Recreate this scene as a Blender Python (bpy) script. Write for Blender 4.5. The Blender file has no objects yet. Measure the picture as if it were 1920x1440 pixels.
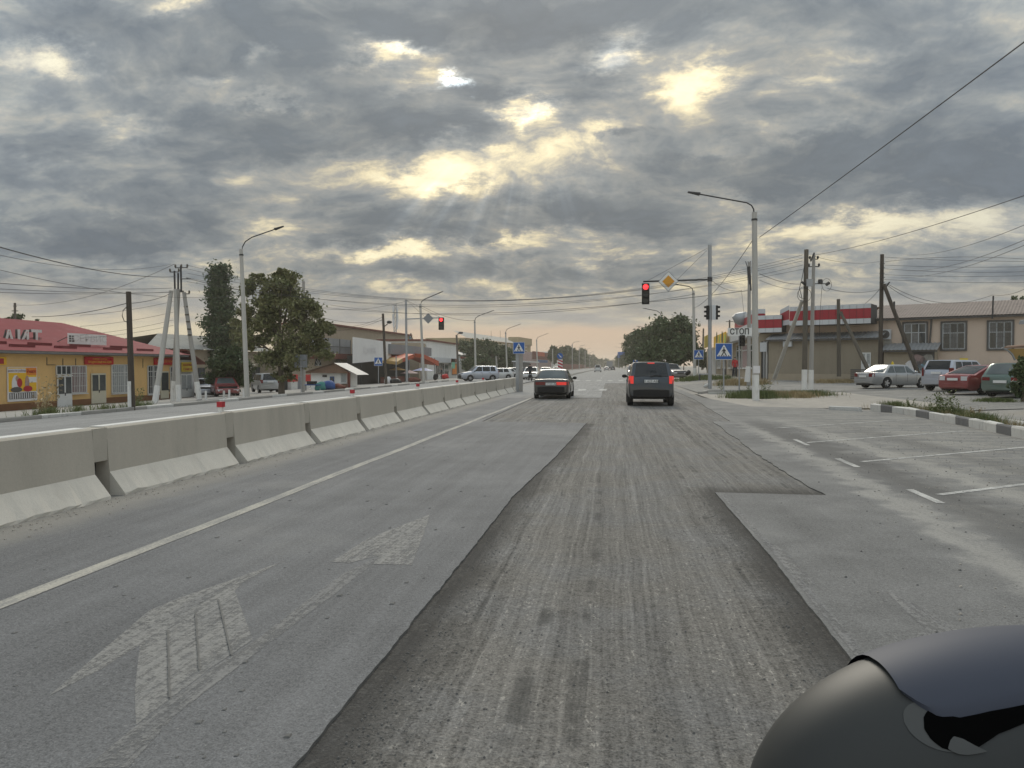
import bpy, math, random
import numpy as np
from mathutils import Vector, Matrix, geometry
random.seed(7)
rng = np.random.default_rng(7)
S = bpy.context.scene
COL = S.collection
PI = math.pi

# ------------------------------------------------------------------ camera
FOC, CAMH = 1442.0, 1.55
YAW, PITCH = math.radians(7.506), math.radians(-1.339)
cam = bpy.data.objects.new('camera', bpy.data.cameras.new('camera'))
COL.objects.link(cam)
cam.location = (0, 0, CAMH)
cam.rotation_euler = (PI/2 + PITCH, 0, YAW)
cam.data.sensor_width = 36
cam.data.lens = 36*FOC/1920
cam.data.clip_start = 0.05
cam.data.clip_end = 6000
S.camera = cam
FW = np.array([-math.sin(YAW)*math.cos(PITCH), math.cos(YAW)*math.cos(PITCH), math.sin(PITCH)])
RT = np.array([math.cos(YAW), math.sin(YAW), 0.0])
UP = np.cross(RT, FW)
CP = np.array([0, 0, CAMH])

def ray(px, py):
    return FW + RT*((px-960)/FOC) - UP*((py-720)/FOC)

def ss(t):
    t = np.clip(t, 0, 1)
    return t*t*(3-2*t)

def gz(x, y):
    """terrain height: the far carriageway and the shops lie lower, the right-hand lot a little higher"""
    left = np.interp(-x, [8, 19.5, 33], [0, -.25, -.9])
    right = .25*ss((x-9)/8) + .45*ss((x-19)/10) + .4*ss((x-5)/4)*ss((y-45)/30)*(1-ss((x-12)/8))
    return left + right

def atD(px, py, d):
    return CP + ray(px, py)*d

def atX(px, py, X):
    r = ray(px, py)
    return CP + r*(X/r[0])

def atZ(px, py, z=0.0):
    r = ray(px, py)
    return CP + r*((z-CAMH)/r[2])

def ground(px, py):
    r = ray(px, py); t = 0.5
    while t < 3000:
        p = CP + r*t
        if p[2] < gz(p[0], p[1]):
            lo, hi = (t-.02)/1.01, t
            for _ in range(40):
                m = (lo+hi)/2; p = CP + r*m
                if p[2] < gz(p[0], p[1]): hi = m
                else: lo = m
            return CP + r*hi
        t = t*1.01 + .02
    return CP + r*3000

def depth(p):
    return float((np.array(p)-CP) @ FW)

# ------------------------------------------------------------------ node expressions
class X:
    """arithmetic on shader sockets"""
    def __init__(s, nt, v): s.nt, s.v = nt, v
    def _m(s, op, *a):
        n = s.nt.nodes.new('ShaderNodeMath'); n.operation = op
        for i, q in enumerate((s,)+a):
            q = q.v if isinstance(q, X) else q
            if isinstance(q, (int, float)): n.inputs[i].default_value = q
            else: s.nt.links.new(q, n.inputs[i])
        return X(s.nt, n.outputs[0])
    def __add__(s, o): return s._m('ADD', o)
    __radd__ = __add__
    def __mul__(s, o): return s._m('MULTIPLY', o)
    __rmul__ = __mul__
    def __sub__(s, o): return s._m('SUBTRACT', o)
    def __rsub__(s, o): return X(s.nt, float(o))._m('SUBTRACT', s) if not isinstance(o, X) else o - s
    def __truediv__(s, o): return s._m('DIVIDE', o)
    def pw(s, o): return s._m('POWER', o)
    def mx(s, o): return s._m('MAXIMUM', o)
    def mn(s, o): return s._m('MINIMUM', o)
    def ab(s): return s._m('ABSOLUTE')
    def sin(s): return s._m('SINE')
    def ramp(s, a, b, lo=0.0, hi=1.0):
        n = s.nt.nodes.new('ShaderNodeMapRange'); n.interpolation_type = 'SMOOTHSTEP'
        s.nt.links.new(s.v, n.inputs[0])
        for i, q in enumerate((a, b, lo, hi)): n.inputs[i+1].default_value = q
        return X(s.nt, n.outputs[0])

def mixc(nt, f, a, b):
    n = nt.nodes.new('ShaderNodeMix'); n.data_type = 'RGBA'
    for sock, q in ((n.inputs[0], f), (n.inputs[6], a), (n.inputs[7], b)):
        q = q.v if isinstance(q, X) else q
        if isinstance(q, (tuple, list)): sock.default_value = tuple(q)[:3] + (1,)
        elif isinstance(q, (int, float)): sock.default_value = q
        else: nt.links.new(q, sock)
    return n.outputs[2]

def scalec(nt, col, f):
    """colour times a scalar socket"""
    n = nt.nodes.new('ShaderNodeVectorMath'); n.operation = 'SCALE'
    if isinstance(col, (tuple, list)): n.inputs[0].default_value = tuple(col)[:3]
    else: nt.links.new(col, n.inputs[0])
    nt.links.new(f.v, n.inputs[3])
    return n.outputs[0]

def vmul(nt, vec, k):
    n = nt.nodes.new('ShaderNodeVectorMath'); n.operation = 'MULTIPLY'
    nt.links.new(vec, n.inputs[0]); n.inputs[1].default_value = k
    return n.outputs[0]

def noise(nt, vec, scale, detail=4, rough=.55, dist=0.0):
    n = nt.nodes.new('ShaderNodeTexNoise')
    n.inputs['Scale'].default_value = scale; n.inputs['Detail'].default_value = detail
    n.inputs['Roughness'].default_value = rough; n.inputs['Distortion'].default_value = dist
    nt.links.new(vec, n.inputs['Vector'])
    return X(nt, n.outputs['Fac'])

def xyz(nt, vec):
    n = nt.nodes.new('ShaderNodeSeparateXYZ'); nt.links.new(vec, n.inputs[0])
    return [X(nt, o) for o in n.outputs]

def comb(nt, x, y, z):
    n = nt.nodes.new('ShaderNodeCombineXYZ')
    for i, q in enumerate((x, y, z)):
        if isinstance(q, X): nt.links.new(q.v, n.inputs[i])
        else: n.inputs[i].default_value = q
    return n.outputs[0]

# ------------------------------------------------------------------ sky
SUN_DIR = ray(985, 200); SUN_DIR = SUN_DIR/np.linalg.norm(SUN_DIR)
W = bpy.data.worlds.new('World'); S.world = W; W.use_nodes = True
nt = W.node_tree; nt.nodes.clear()
out = nt.nodes.new('ShaderNodeOutputWorld'); bg = nt.nodes.new('ShaderNodeBackground')
nt.links.new(bg.outputs[0], out.inputs[0])
tc = nt.nodes.new('ShaderNodeTexCoord')
dirv = tc.outputs['Generated']
dx, dy, dz = xyz(nt, dirv)
zc = dz.ab() + .22                                  # cloud deck seen in perspective
plan = comb(nt, dx/zc, dy/zc, 0.0)
yy = dy.mx(.04)
tu, tv = dx/yy, dz/yy                               # slopes about the road's direction
tvec = comb(nt, tu, tv, 0.0)
wn = nt.nodes.new('ShaderNodeTexNoise'); wn.inputs['Scale'].default_value = 1.6; wn.inputs['Detail'].default_value = 5
nt.links.new(plan, wn.inputs['Vector'])
wv = nt.nodes.new('ShaderNodeVectorMath'); wv.operation = 'MULTIPLY_ADD'
nt.links.new(wn.outputs['Color'], wv.inputs[0]); wv.inputs[1].default_value = (.45, .45, 0); nt.links.new(plan, wv.inputs[2])
big = noise(nt, wv.outputs[0], 1.0, 3, .5)
mid = noise(nt, wv.outputs[0], 3.2, 9, .6)
fine = noise(nt, vmul(nt, wv.outputs[0], (9, 12, 1)), 1.0, 8, .62)
# warp for the placed cloud masses so that their outlines are ragged
w2 = nt.nodes.new('ShaderNodeTexNoise'); w2.inputs['Scale'].default_value = 7; w2.inputs['Detail'].default_value = 7
w2.inputs['Roughness'].default_value = .70
nt.links.new(vmul(nt, tvec, (1, 1.9, 1)), w2.inputs['Vector'])
w3 = nt.nodes.new('ShaderNodeVectorMath'); w3.operation = 'MULTIPLY_ADD'
nt.links.new(w2.outputs['Color'], w3.inputs[0]); w3.inputs[1].default_value = (.22, .12, 0)
w3b = nt.nodes.new('ShaderNodeVectorMath'); w3b.operation = 'ADD'; w3b.inputs[1].default_value = (-.11, -.06, 0)
nt.links.new(tvec, w3.inputs[2]); nt.links.new(w3.outputs[0], w3b.inputs[0])

def blobsum(lst, vec):
    acc = None
    for (px, py, sx, sy, k) in lst:
        d = ray(px, py); a, b = d[0]/d[1], d[2]/d[1]
        ix, iy = FOC/sx, FOC/sy
        n = nt.nodes.new('ShaderNodeVectorMath'); n.operation = 'MULTIPLY_ADD'
        nt.links.new(vec, n.inputs[0]); n.inputs[1].default_value = (ix, iy, 0); n.inputs[2].default_value = (-a*ix, -b*iy, 0)
        q = nt.nodes.new('ShaderNodeVectorMath'); q.operation = 'DOT_PRODUCT'
        nt.links.new(n.outputs[0], q.inputs[0]); nt.links.new(n.outputs[0], q.inputs[1])
        e = X(nt, math.exp(-1.0))._m('POWER', X(nt, q.outputs['Value']))
        acc = e._m('MULTIPLY_ADD', k, acc if acc is not None else 0.0)
    return acc
BLOBS = [
 # bright gaps (negative) and dark masses (positive): direction, spread, weight
 (735,100,70,26,-.34), (690,128,34,16,-.22), (480,102,34,22,-.2), (760,150,46,16,-.16),
 (1140,105,60,40,-.34), (1285,150,60,48,-.34), (1390,80,60,30,-.15), (985,212,62,34,-.42), (930,195,30,18,-.2),
 (830,252,42,20,-.3), (900,278,80,20,-.22), (1110,262,60,26,-.2), (995,305,190,44,-.3), (800,335,80,22,-.24), (860,318,60,22,-.24),
 (770,380,70,36,-.14), (560,385,90,26,-.1), (40,112,110,42,-.3), (125,122,70,24,-.2), (30,195,60,26,-.14), (240,238,60,18,-.22), (70,300,60,18,-.12),
 (410,165,60,18,-.16), (500,198,90,12,-.2), (340,0,60,18,-.25), (930,455,150,22,-.22), (640,465,130,20,-.26), (520,430,90,30,-.2), (745,470,70,16,-.22),
 (1095,482,80,16,-.22), (1230,470,90,14,-.12), (300,490,170,34,-.2), (180,590,260,46,-.22), (460,340,50,16,-.1), (1500,420,200,26,-.2), (1780,430,260,40,-.26), (1380,370,80,22,-.14),
 (1540,230,80,26,-.22), (1530,150,80,20,-.2), (1620,95,100,26,-.18), (1450,215,50,16,-.12), (1720,180,60,16,-.08), (1010,562,150,9,-.18), (1500,545,300,48,-.2), (860,545,220,16,-.08), (1330,285,70,16,-.16), (700,540,120,22,-.12),
 (440,52,330,54,.22), (150,40,160,40,.16), (860,60,160,46,.2), (1010,60,110,60,.18), (1180,20,260,26,.1), (330,130,150,34,.2), (600,140,90,34,.14), (560,215,240,36,.16), (760,240,170,26,.2),
 (620,282,230,24,.22), (450,250,110,30,.12), (1165,265,44,12,.3), (1285,320,190,44,.18), (1480,300,160,60,.12), (1660,260,220,74,.18), (1850,330,140,70,.12), (1420,100,90,34,.16), (1760,90,140,50,.16), (1480,30,200,26,.1),
 (110,440,200,50,.16), (300,420,140,40,.12), (80,540,170,40,.14), (980,395,330,34,.18), (860,430,190,18,.16), (1180,420,130,22,.18), (640,400,110,26,.12), (1000,510,420,26,.1), (1120,170,60,26,.14), (900,160,60,20,.14), (1430,340,120,20,.1), (1620,380,180,26,.12), (60,260,90,30,.1),
]
shape = blobsum(BLOBS, w3b.outputs[0])
T = (big - .5)*.6 + (mid - .5)*1.75 + (fine - .5)*.95 + .67 + dz.ramp(.18, .45)*.05 + shape*1.34
T = (T - .5)*1.02 + .5
cr = nt.nodes.new('ShaderNodeValToRGB'); nt.links.new(T.v, cr.inputs[0])
el = cr.color_ramp.elements
el[0].position, el[0].color = .06, (1.0, .90, .62, 1)
el[1].position, el[1].color = 1.0, (.130, .150, .166, 1)
for p, c in ((.24, (.80, .70, .47)), (.38, (.52, .475, .365)), (.50, (.335, .33, .30)), (.62, (.262, .274, .268)), (.80, (.182, .202, .212))):
    e = el.new(p); e.color = c + (1,)
# away from the sun the thin parts are paler and cooler
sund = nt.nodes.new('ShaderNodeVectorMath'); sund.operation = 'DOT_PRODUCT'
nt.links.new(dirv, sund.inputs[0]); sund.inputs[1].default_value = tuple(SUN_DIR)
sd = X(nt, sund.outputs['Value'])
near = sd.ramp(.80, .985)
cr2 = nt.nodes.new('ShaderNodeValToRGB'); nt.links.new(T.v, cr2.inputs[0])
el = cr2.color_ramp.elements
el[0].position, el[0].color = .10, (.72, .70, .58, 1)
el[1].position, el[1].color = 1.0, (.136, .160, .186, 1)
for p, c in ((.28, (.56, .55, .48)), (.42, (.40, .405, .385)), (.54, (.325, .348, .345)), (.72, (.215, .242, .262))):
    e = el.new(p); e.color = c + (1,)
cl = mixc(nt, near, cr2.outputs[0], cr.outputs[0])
cl = scalec(nt, cl, (fine - .5)*.55 + (mid - .5)*.55 + 1.0)
# shafts of light fanning down from the gaps below the hidden sun
d0 = ray(1000, 150); a0, b0 = d0[0]/d0[1], d0[2]/d0[1]
ang = (tu - a0)._m('ARCTAN2', (tv*-1.0) + b0)
shaft = noise(nt, comb(nt, ang*6.0, 0.0, 0.0), 1.0, 3, .6)
smask = blobsum([(800, 385, 150, 60, 1.0), (1010, 380, 190, 46, .5), (640, 520, 240, 60, .4), (1050, 520, 240, 50, .4)], tvec)
cl = scalec(nt, cl, shaft.ramp(.42, .68)*smask*.34 + 1.0)
# the hole where the sun almost breaks through
hot = blobsum([(838, 141, 24, 12, 5.0), (745, 98, 34, 12, .7), (1140, 108, 30, 22, .5), (985, 212, 34, 16, .6)], w3b.outputs[0])
# hazy horizon band
hz1 = mixc(nt, tu.ab().ramp(.22, .62), (.68, .53, .395), (.74, .655, .475))
hgrey = mixc(nt, noise(nt, vmul(nt, tvec, (3, 22, 1)), 2.2, 6, .55).ramp(.42, .66), (.42, .41, .385), (.66, .58, .44))
hb = mixc(nt, (dz + (noise(nt, vmul(nt, tvec, (2.5, 9, 1)), 2.0, 3) - .5)*.03).ramp(.044, .058), hz1, hgrey)
cl = mixc(nt, (dz + (mid - .5)*.05).ramp(.052, .105), hb, cl)
# below the horizon: dull ground tone
cl = mixc(nt, dz.ramp(-.03, 0.0), (.30, .28, .25), cl)
# unseen clouds behind us brightened as added fill for facades, like front-lit ones
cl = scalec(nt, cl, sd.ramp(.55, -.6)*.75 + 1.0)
# overcast luminance law: the zenith is brighter than the horizon
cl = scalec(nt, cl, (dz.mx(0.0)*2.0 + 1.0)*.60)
cl = scalec(nt, cl, hot + 1.0)
nis = nt.nodes.new('ShaderNodeTexSky'); nis.sky_type = 'NISHITA'; nis.sun_disc = False
nis.sun_elevation = math.radians(30); nis.sun_rotation = math.radians(-6); nis.dust_density = 3
add = nt.nodes.new('ShaderNodeVectorMath'); add.operation = 'MULTIPLY_ADD'
nt.links.new(nis.outputs[0], add.inputs[0]); add.inputs[1].default_value = (.0008,)*3; nt.links.new(cl, add.inputs[2])
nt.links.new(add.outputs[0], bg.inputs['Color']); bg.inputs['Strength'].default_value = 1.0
W.cycles.sampling_method = 'MANUAL'; W.cycles.sample_map_resolution = 512

sun = bpy.data.objects.new('sun', bpy.data.lights.new('sun', 'SUN')); COL.objects.link(sun)
sun.data.energy = 1.5; sun.data.angle = math.radians(24); sun.data.color = (1, .93, .8)
_e, _a = math.radians(33), math.radians(-6)
_d = Vector((math.sin(_a)*math.cos(_e), math.cos(_a)*math.cos(_e), math.sin(_e)))
sun.rotation_euler = _d.to_track_quat('Z', 'Y').to_euler()
S.view_settings.view_transform = 'Standard'; S.view_settings.look = 'None'
S.view_settings.exposure = .45; S.view_settings.gamma = 1; S.view_settings.use_curve_mapping = False
S.cycles.use_denoising = True
S.cycles.max_bounces = 6; S.cycles.diffuse_bounces = 3; S.cycles.glossy_bounces = 3; S.cycles.volume_bounces = 1
S.cycles.transparent_max_bounces = 8

# ------------------------------------------------------------------ materials
def newmat(name):
    m = bpy.data.materials.new(name); m.use_nodes = True
    nt = m.node_tree
    return m, nt, nt.nodes['Principled BSDF']

def pos(nt):
    return nt.nodes.new('ShaderNodeNewGeometry').outputs['Position']

def objco(nt):
    return nt.nodes.new('ShaderNodeTexCoord').outputs['Object']

def bump(nt, b, h, strength, dist):
    n = nt.nodes.new('ShaderNodeBump'); n.inputs['Strength'].default_value = strength; n.inputs['Distance'].default_value = dist
    nt.links.new(h.v if isinstance(h, X) else h, n.inputs['Height']); nt.links.new(n.outputs[0], b.inputs['Normal'])

def weathered(name, col, rough=.8, var=.25, scale=1.5, fine=25, bmp=.0, metal=0.0, dirt=None, streak=False, obj=False, spec=.3):
    m, nt, b = newmat(name)
    v = objco(nt) if obj else pos(nt)
    a = noise(nt, vmul(nt, v, (1, 1, .18)) if streak else v, scale, 5, .6)
    c = noise(nt, v, fine, 4, .6)
    f = (a - .5)*(var*2.2) + (c - .5)*var + 1.0
    base = scalec(nt, col, f)
    if dirt is not None:
        base = mixc(nt, noise(nt, vmul(nt, v, (1, 1, .3)), scale*1.7, 6, .65).ramp(.52, .74)*.7, base, dirt)
    nt.links.new(base, b.inputs['Base Color'])
    b.inputs['Roughness'].default_value = rough; b.inputs['Metallic'].default_value = metal
    b.inputs['Specular IOR Level'].default_value = spec
    if bmp: bump(nt, b, c, .6, bmp)
    return m

def plain(name, col, rough=.5, metal=0.0, coat=0.0, spec=.5, emit=None, es=0.0):
    m, nt, b = newmat(name)
    f = (noise(nt, objco(nt), 9, 4) - .5)*.16 + 1.0
    nt.links.new(scalec(nt, col, f), b.inputs['Base Color'])
    b.inputs['Roughness'].default_value = rough; b.inputs['Metallic'].default_value = metal
    b.inputs['Coat Weight'].default_value = coat; b.inputs['Coat Roughness'].default_value = .06
    b.inputs['Specular IOR Level'].default_value = spec
    if emit: b.inputs['Emission Color'].default_value = emit + (1,); b.inputs['Emission Strength'].default_value = es
    return m

def carpaint(name, col, metal=.3, dust=.25):
    m, nt, b = newmat(name)
    v = objco(nt)
    z = xyz(nt, v)[2]
    f = (noise(nt, v, 3.5, 5, .6) - .5)*.3
    d = ((z*-1.0 + 1.0).mx(0.0)*.5 + f + .12).mx(0.0).mn(1.0)*dust*2.0
    nt.links.new(mixc(nt, d, col, (.30, .27, .23)), b.inputs['Base Color'])
    b.inputs['Metallic'].default_value = metal; b.inputs['Coat Weight'].default_value = .8; b.inputs['Coat Roughness'].default_value = .12
    r = d*.5 + .32; nt.links.new(r.v, b.inputs['Roughness'])
    return m

def asphalt(name, base, streak=.22, patch=.2, spec_white=0.4, tint=(.30, .285, .26), dust=None, grain=1.0, tracks=()):
    m, nt, b = newmat(name)
    v = pos(nt)
    p1 = noise(nt, v, .38, 6, .6); p2 = noise(nt, v, 1.9, 5, .6)
    st = noise(nt, vmul(nt, v, (4.2, .16, 1)), 1.0, 5, .6)
    st2 = noise(nt, vmul(nt, v, (13, .3, 1)), 1.0, 4, .6)
    g = noise(nt, v, 95, 3, .7); g2 = noise(nt, v, 34, 4, .7)
    f = (p1 - .5)*patch*3.4 + (p2 - .5)*patch*2.0 + (st - .5)*streak*3.2 + (st2 - .5)*streak*1.6 + (g - .5)*grain*2.0 + (g2 - .5)*grain*1.3 + 1.0
    c = scalec(nt, base, f)
    spk = noise(nt, v, 42, 2, .5)
    c = mixc(nt, spk.ramp(.70, .76)*spec_white, c, (.5, .48, .44))
    c = mixc(nt, noise(nt, v, 17, 3, .6).ramp(.70, .75)*.55, c, (.05, .05, .048))
    if dust is not None:
        c = mixc(nt, dust(nt, v, p1, p2, g, st), c, tint)
    if tracks:          # dark sweeps left by turning wheels, pale grit thrown up beside them
        x, y, z = xyz(nt, v)
        for (k0, k1, k2, wd, col, am) in tracks:
            cx = y._m('POWER', -1.0)*k1 + k0 + y*k2
            dist = ((x - cx) + (p2 - .5)*.9).ab()
            c = mixc(nt, dist.ramp(wd, wd*.15)*(st*.5 + g2*.9).ramp(.35, .85)*am*y.ramp(4.0, 6.5)*y.ramp(26, 17), c, col)
    nt.links.new(c, b.inputs['Base Color'])
    b.inputs['Roughness'].default_value = .9; b.inputs['Specular IOR Level'].default_value = .22
    bump(nt, b, g*.6 + g2*.8, .7, .008)
    return m

def dust_left(nt, v, p1, p2, g, st):          # grit collects along the foot of the barrier
    x, y, z = xyz(nt, v)
    edge = (x + (p2 - .5)*.7).ramp(-4.95, -5.55)
    return edge*(.35 + p2*.6) + p1.ramp(.52, .75)*.22

def dust_lot(nt, v, p1, p2, g, st):
    n = noise(nt, vmul(nt, v, (.5, 2.2, 1)), 1.0, 6, .65)
    x, y, z = xyz(nt, v)
    far = (x + (p1 - .5)*4 + y*.02).ramp(3.4, 6.4)
    q = noise(nt, vmul(nt, v, (.35, 4.5, 1)), 1.0, 5, .6)
    return (((n.ramp(.40, .62)*.7 + q.ramp(.46, .62)*.5 + p2.ramp(.5, .66)*.4)*far + p1.ramp(.48, .68)*.25)*(g.ramp(.30, .66)*.4 + noise(nt, v, 6.5, 7, .72).ramp(.36, .62)*.9)).mn(.9)

def milled_mat():
    m, nt, b = newmat('milled_asphalt')
    v = pos(nt); x, y, z = xyz(nt, v)
    wob = (noise(nt, vmul(nt, v, (.6, .35, 1)), 1.0, 3) - .5)*.5
    vv = comb(nt, x + wob*.35, y, z)
    s1 = noise(nt, vmul(nt, vv, (36, .55, 1)), 1.0, 4, .6)
    s2 = noise(nt, vmul(nt, vv, (9, .16, 1)), 1.0, 5, .62)
    s3 = noise(nt, vmul(nt, vv, (1.6, .1, 1)), 1.0, 4)
    cross = noise(nt, vmul(nt, v, (.8, 16, 1)), 1.0, 3, .6)
    g = noise(nt, v, 70, 3, .7); g2 = noise(nt, v, 26, 5, .72); p1 = noise(nt, v, .8, 5, .6)
    f = (s1 - .5)*1.1 + (s2 - .5)*1.15 + (s3 - .5)*.7 + (g - .5)*2.2 + (g2 - .5)*1.5 + (p1 - .5)*.25 + (cross - .5)*.22 + 1.0
    c = scalec(nt, mixc(nt, p1.ramp(.4, .62), (.185, .175, .160), (.175, .171, .165)), f.mx(.12))
    # pale planed aggregate and dark bitumen crumbs
    wsp = noise(nt, vmul(nt, v, (1, .45, 1)), 40, 3, .65)
    c = mixc(nt, wsp.ramp(.60, .68)*(s2.ramp(.44, .64)*.5 + .14), c, (.52, .49, .44))
    dsp = noise(nt, v, 30, 3, .6)
    c = mixc(nt, dsp.ramp(.62, .70)*.5, c, (.035, .034, .032))
    # long scars left by the planer teeth
    scar = noise(nt, vmul(nt, vv, (5.5, .07, 1)), 1.0, 3, .5)
    c = mixc(nt, scar.ramp(.56, .64)*noise(nt, vmul(nt, v, (1, 1.5, 1)), 1.3, 4).ramp(.42, .6)*.55, c, (.05, .05, .048))
    pale = noise(nt, vmul(nt, vv, (3.2, .12, 1)), 1.0, 6, .7)
    c = mixc(nt, pale.ramp(.60, .74)*g2.ramp(.36, .6)*.6, c, (.40, .36, .33))
    # crushed bitumen at both near trench edges; the right band also paints soft shade
    e1 = ((x + 1.20)*1.0 - y.ramp(9, 21)*.42 + (p1 - .5)*.5 + (g2 - .5)*.4).ramp(.46, .04)
    e2 = ((x*-1.0 + 1.25) + (p1 - .5)*.4 + (g2 - .5)*.35).ramp(.36, .03)*y.ramp(10.6, 9.6)
    e1 = e1*y.ramp(21.5, 20.5)
    c = mixc(nt, (e1 + e2).mn(1.0)*(g2.ramp(.25, .62)*.45 + .45), c, (.042, .04, .038))
    nt.links.new(c, b.inputs['Base Color'])
    b.inputs['Roughness'].default_value = .92; b.inputs['Specular IOR Level'].default_value = .2
    bump(nt, b, s1*.6 + g*.5 + g2*.9, .9, .02)
    return m

def ground_mat():
    m, nt, b = newmat('dusty_ground')
    v = pos(nt)
    p1 = noise(nt, v, .16, 7, .62); p2 = noise(nt, v, 1.2, 6, .65); g = noise(nt, v, 30, 4, .7)
    c = mixc(nt, p1.ramp(.38, .62), (.30, .275, .24), (.255, .25, .24))
    c = mixc(nt, p2.ramp(.56, .68)*.5, c, (.40, .37, .33))
    c = mixc(nt, noise(nt, v, .5, 6, .7).ramp(.60, .70)*.6, c, (.16, .155, .12))
    c = scalec(nt, c, (g - .5)*.8 + (p2 - .5)*.4 + 1.0)
    nt.links.new(c, b.inputs['Base Color']); b.inputs['Roughness'].default_value = .95; b.inputs['Specular IOR Level'].default_value = .2
    bump(nt, b, g*.5 + p2, .8, .03)
    return m

def worn_paint(name, col, wear=.5, under=(.21, .21, .21), sx=8., lo=.40, chip=None):
    m, nt, b = newmat(name)
    v = pos(nt)
    a = noise(nt, vmul(nt, v, (sx, 1.2, 1)), 1.0, 6, .7); g = noise(nt, v, 55, 4, .7)
    c = mixc(nt, (a*.6 + g*.4).ramp(lo, lo + .2)*(1.0 - wear) + (1.0 - wear)*.15, under, col)
    nt.links.new(scalec(nt, c, (g - .5)*.35 + 1.0), b.inputs['Base Color'])
    b.inputs['Roughness'].default_value = .88; b.inputs['Specular IOR Level'].default_value = .2
    if chip is None: bump(nt, b, g, .5, .006)
    if chip is not None:         # worn through to the road in streaks and specks
        g3 = noise(nt, v, 14, 6, .75); s3 = noise(nt, vmul(nt, v, (22, .9, 1)), 1.0, 5, .7)
        al = (g3*.45 + s3*.35 + g*.2).ramp(chip - .06, chip + .12)
        nt.links.new((al*.92).v, b.inputs['Alpha'])
    return m

def leafmat(name, c1, c2):
    m, nt, b = newmat(name)
    v = pos(nt)
    n1 = noise(nt, v, 1.1, 3); n2 = noise(nt, v, 9, 2)
    c = mixc(nt, (n1*.6 + n2*.4).ramp(.36, .62), c1, c2)
    nt.links.new(c, b.inputs['Base Color']); b.inputs['Roughness'].default_value = .6
    b.inputs['Specular IOR Level'].default_value = .3
    return m

def glassmat(name, col, rough=.08):
    m, nt, b = newmat(name)
    f = noise(nt, objco(nt), 1.3, 4)
    nt.links.new(scalec(nt, col, f*1.2 + .4), b.inputs['Base Color'])
    b.inputs['Roughness'].default_value = rough; b.inputs['Specular IOR Level'].default_value = .5
    return m

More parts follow.
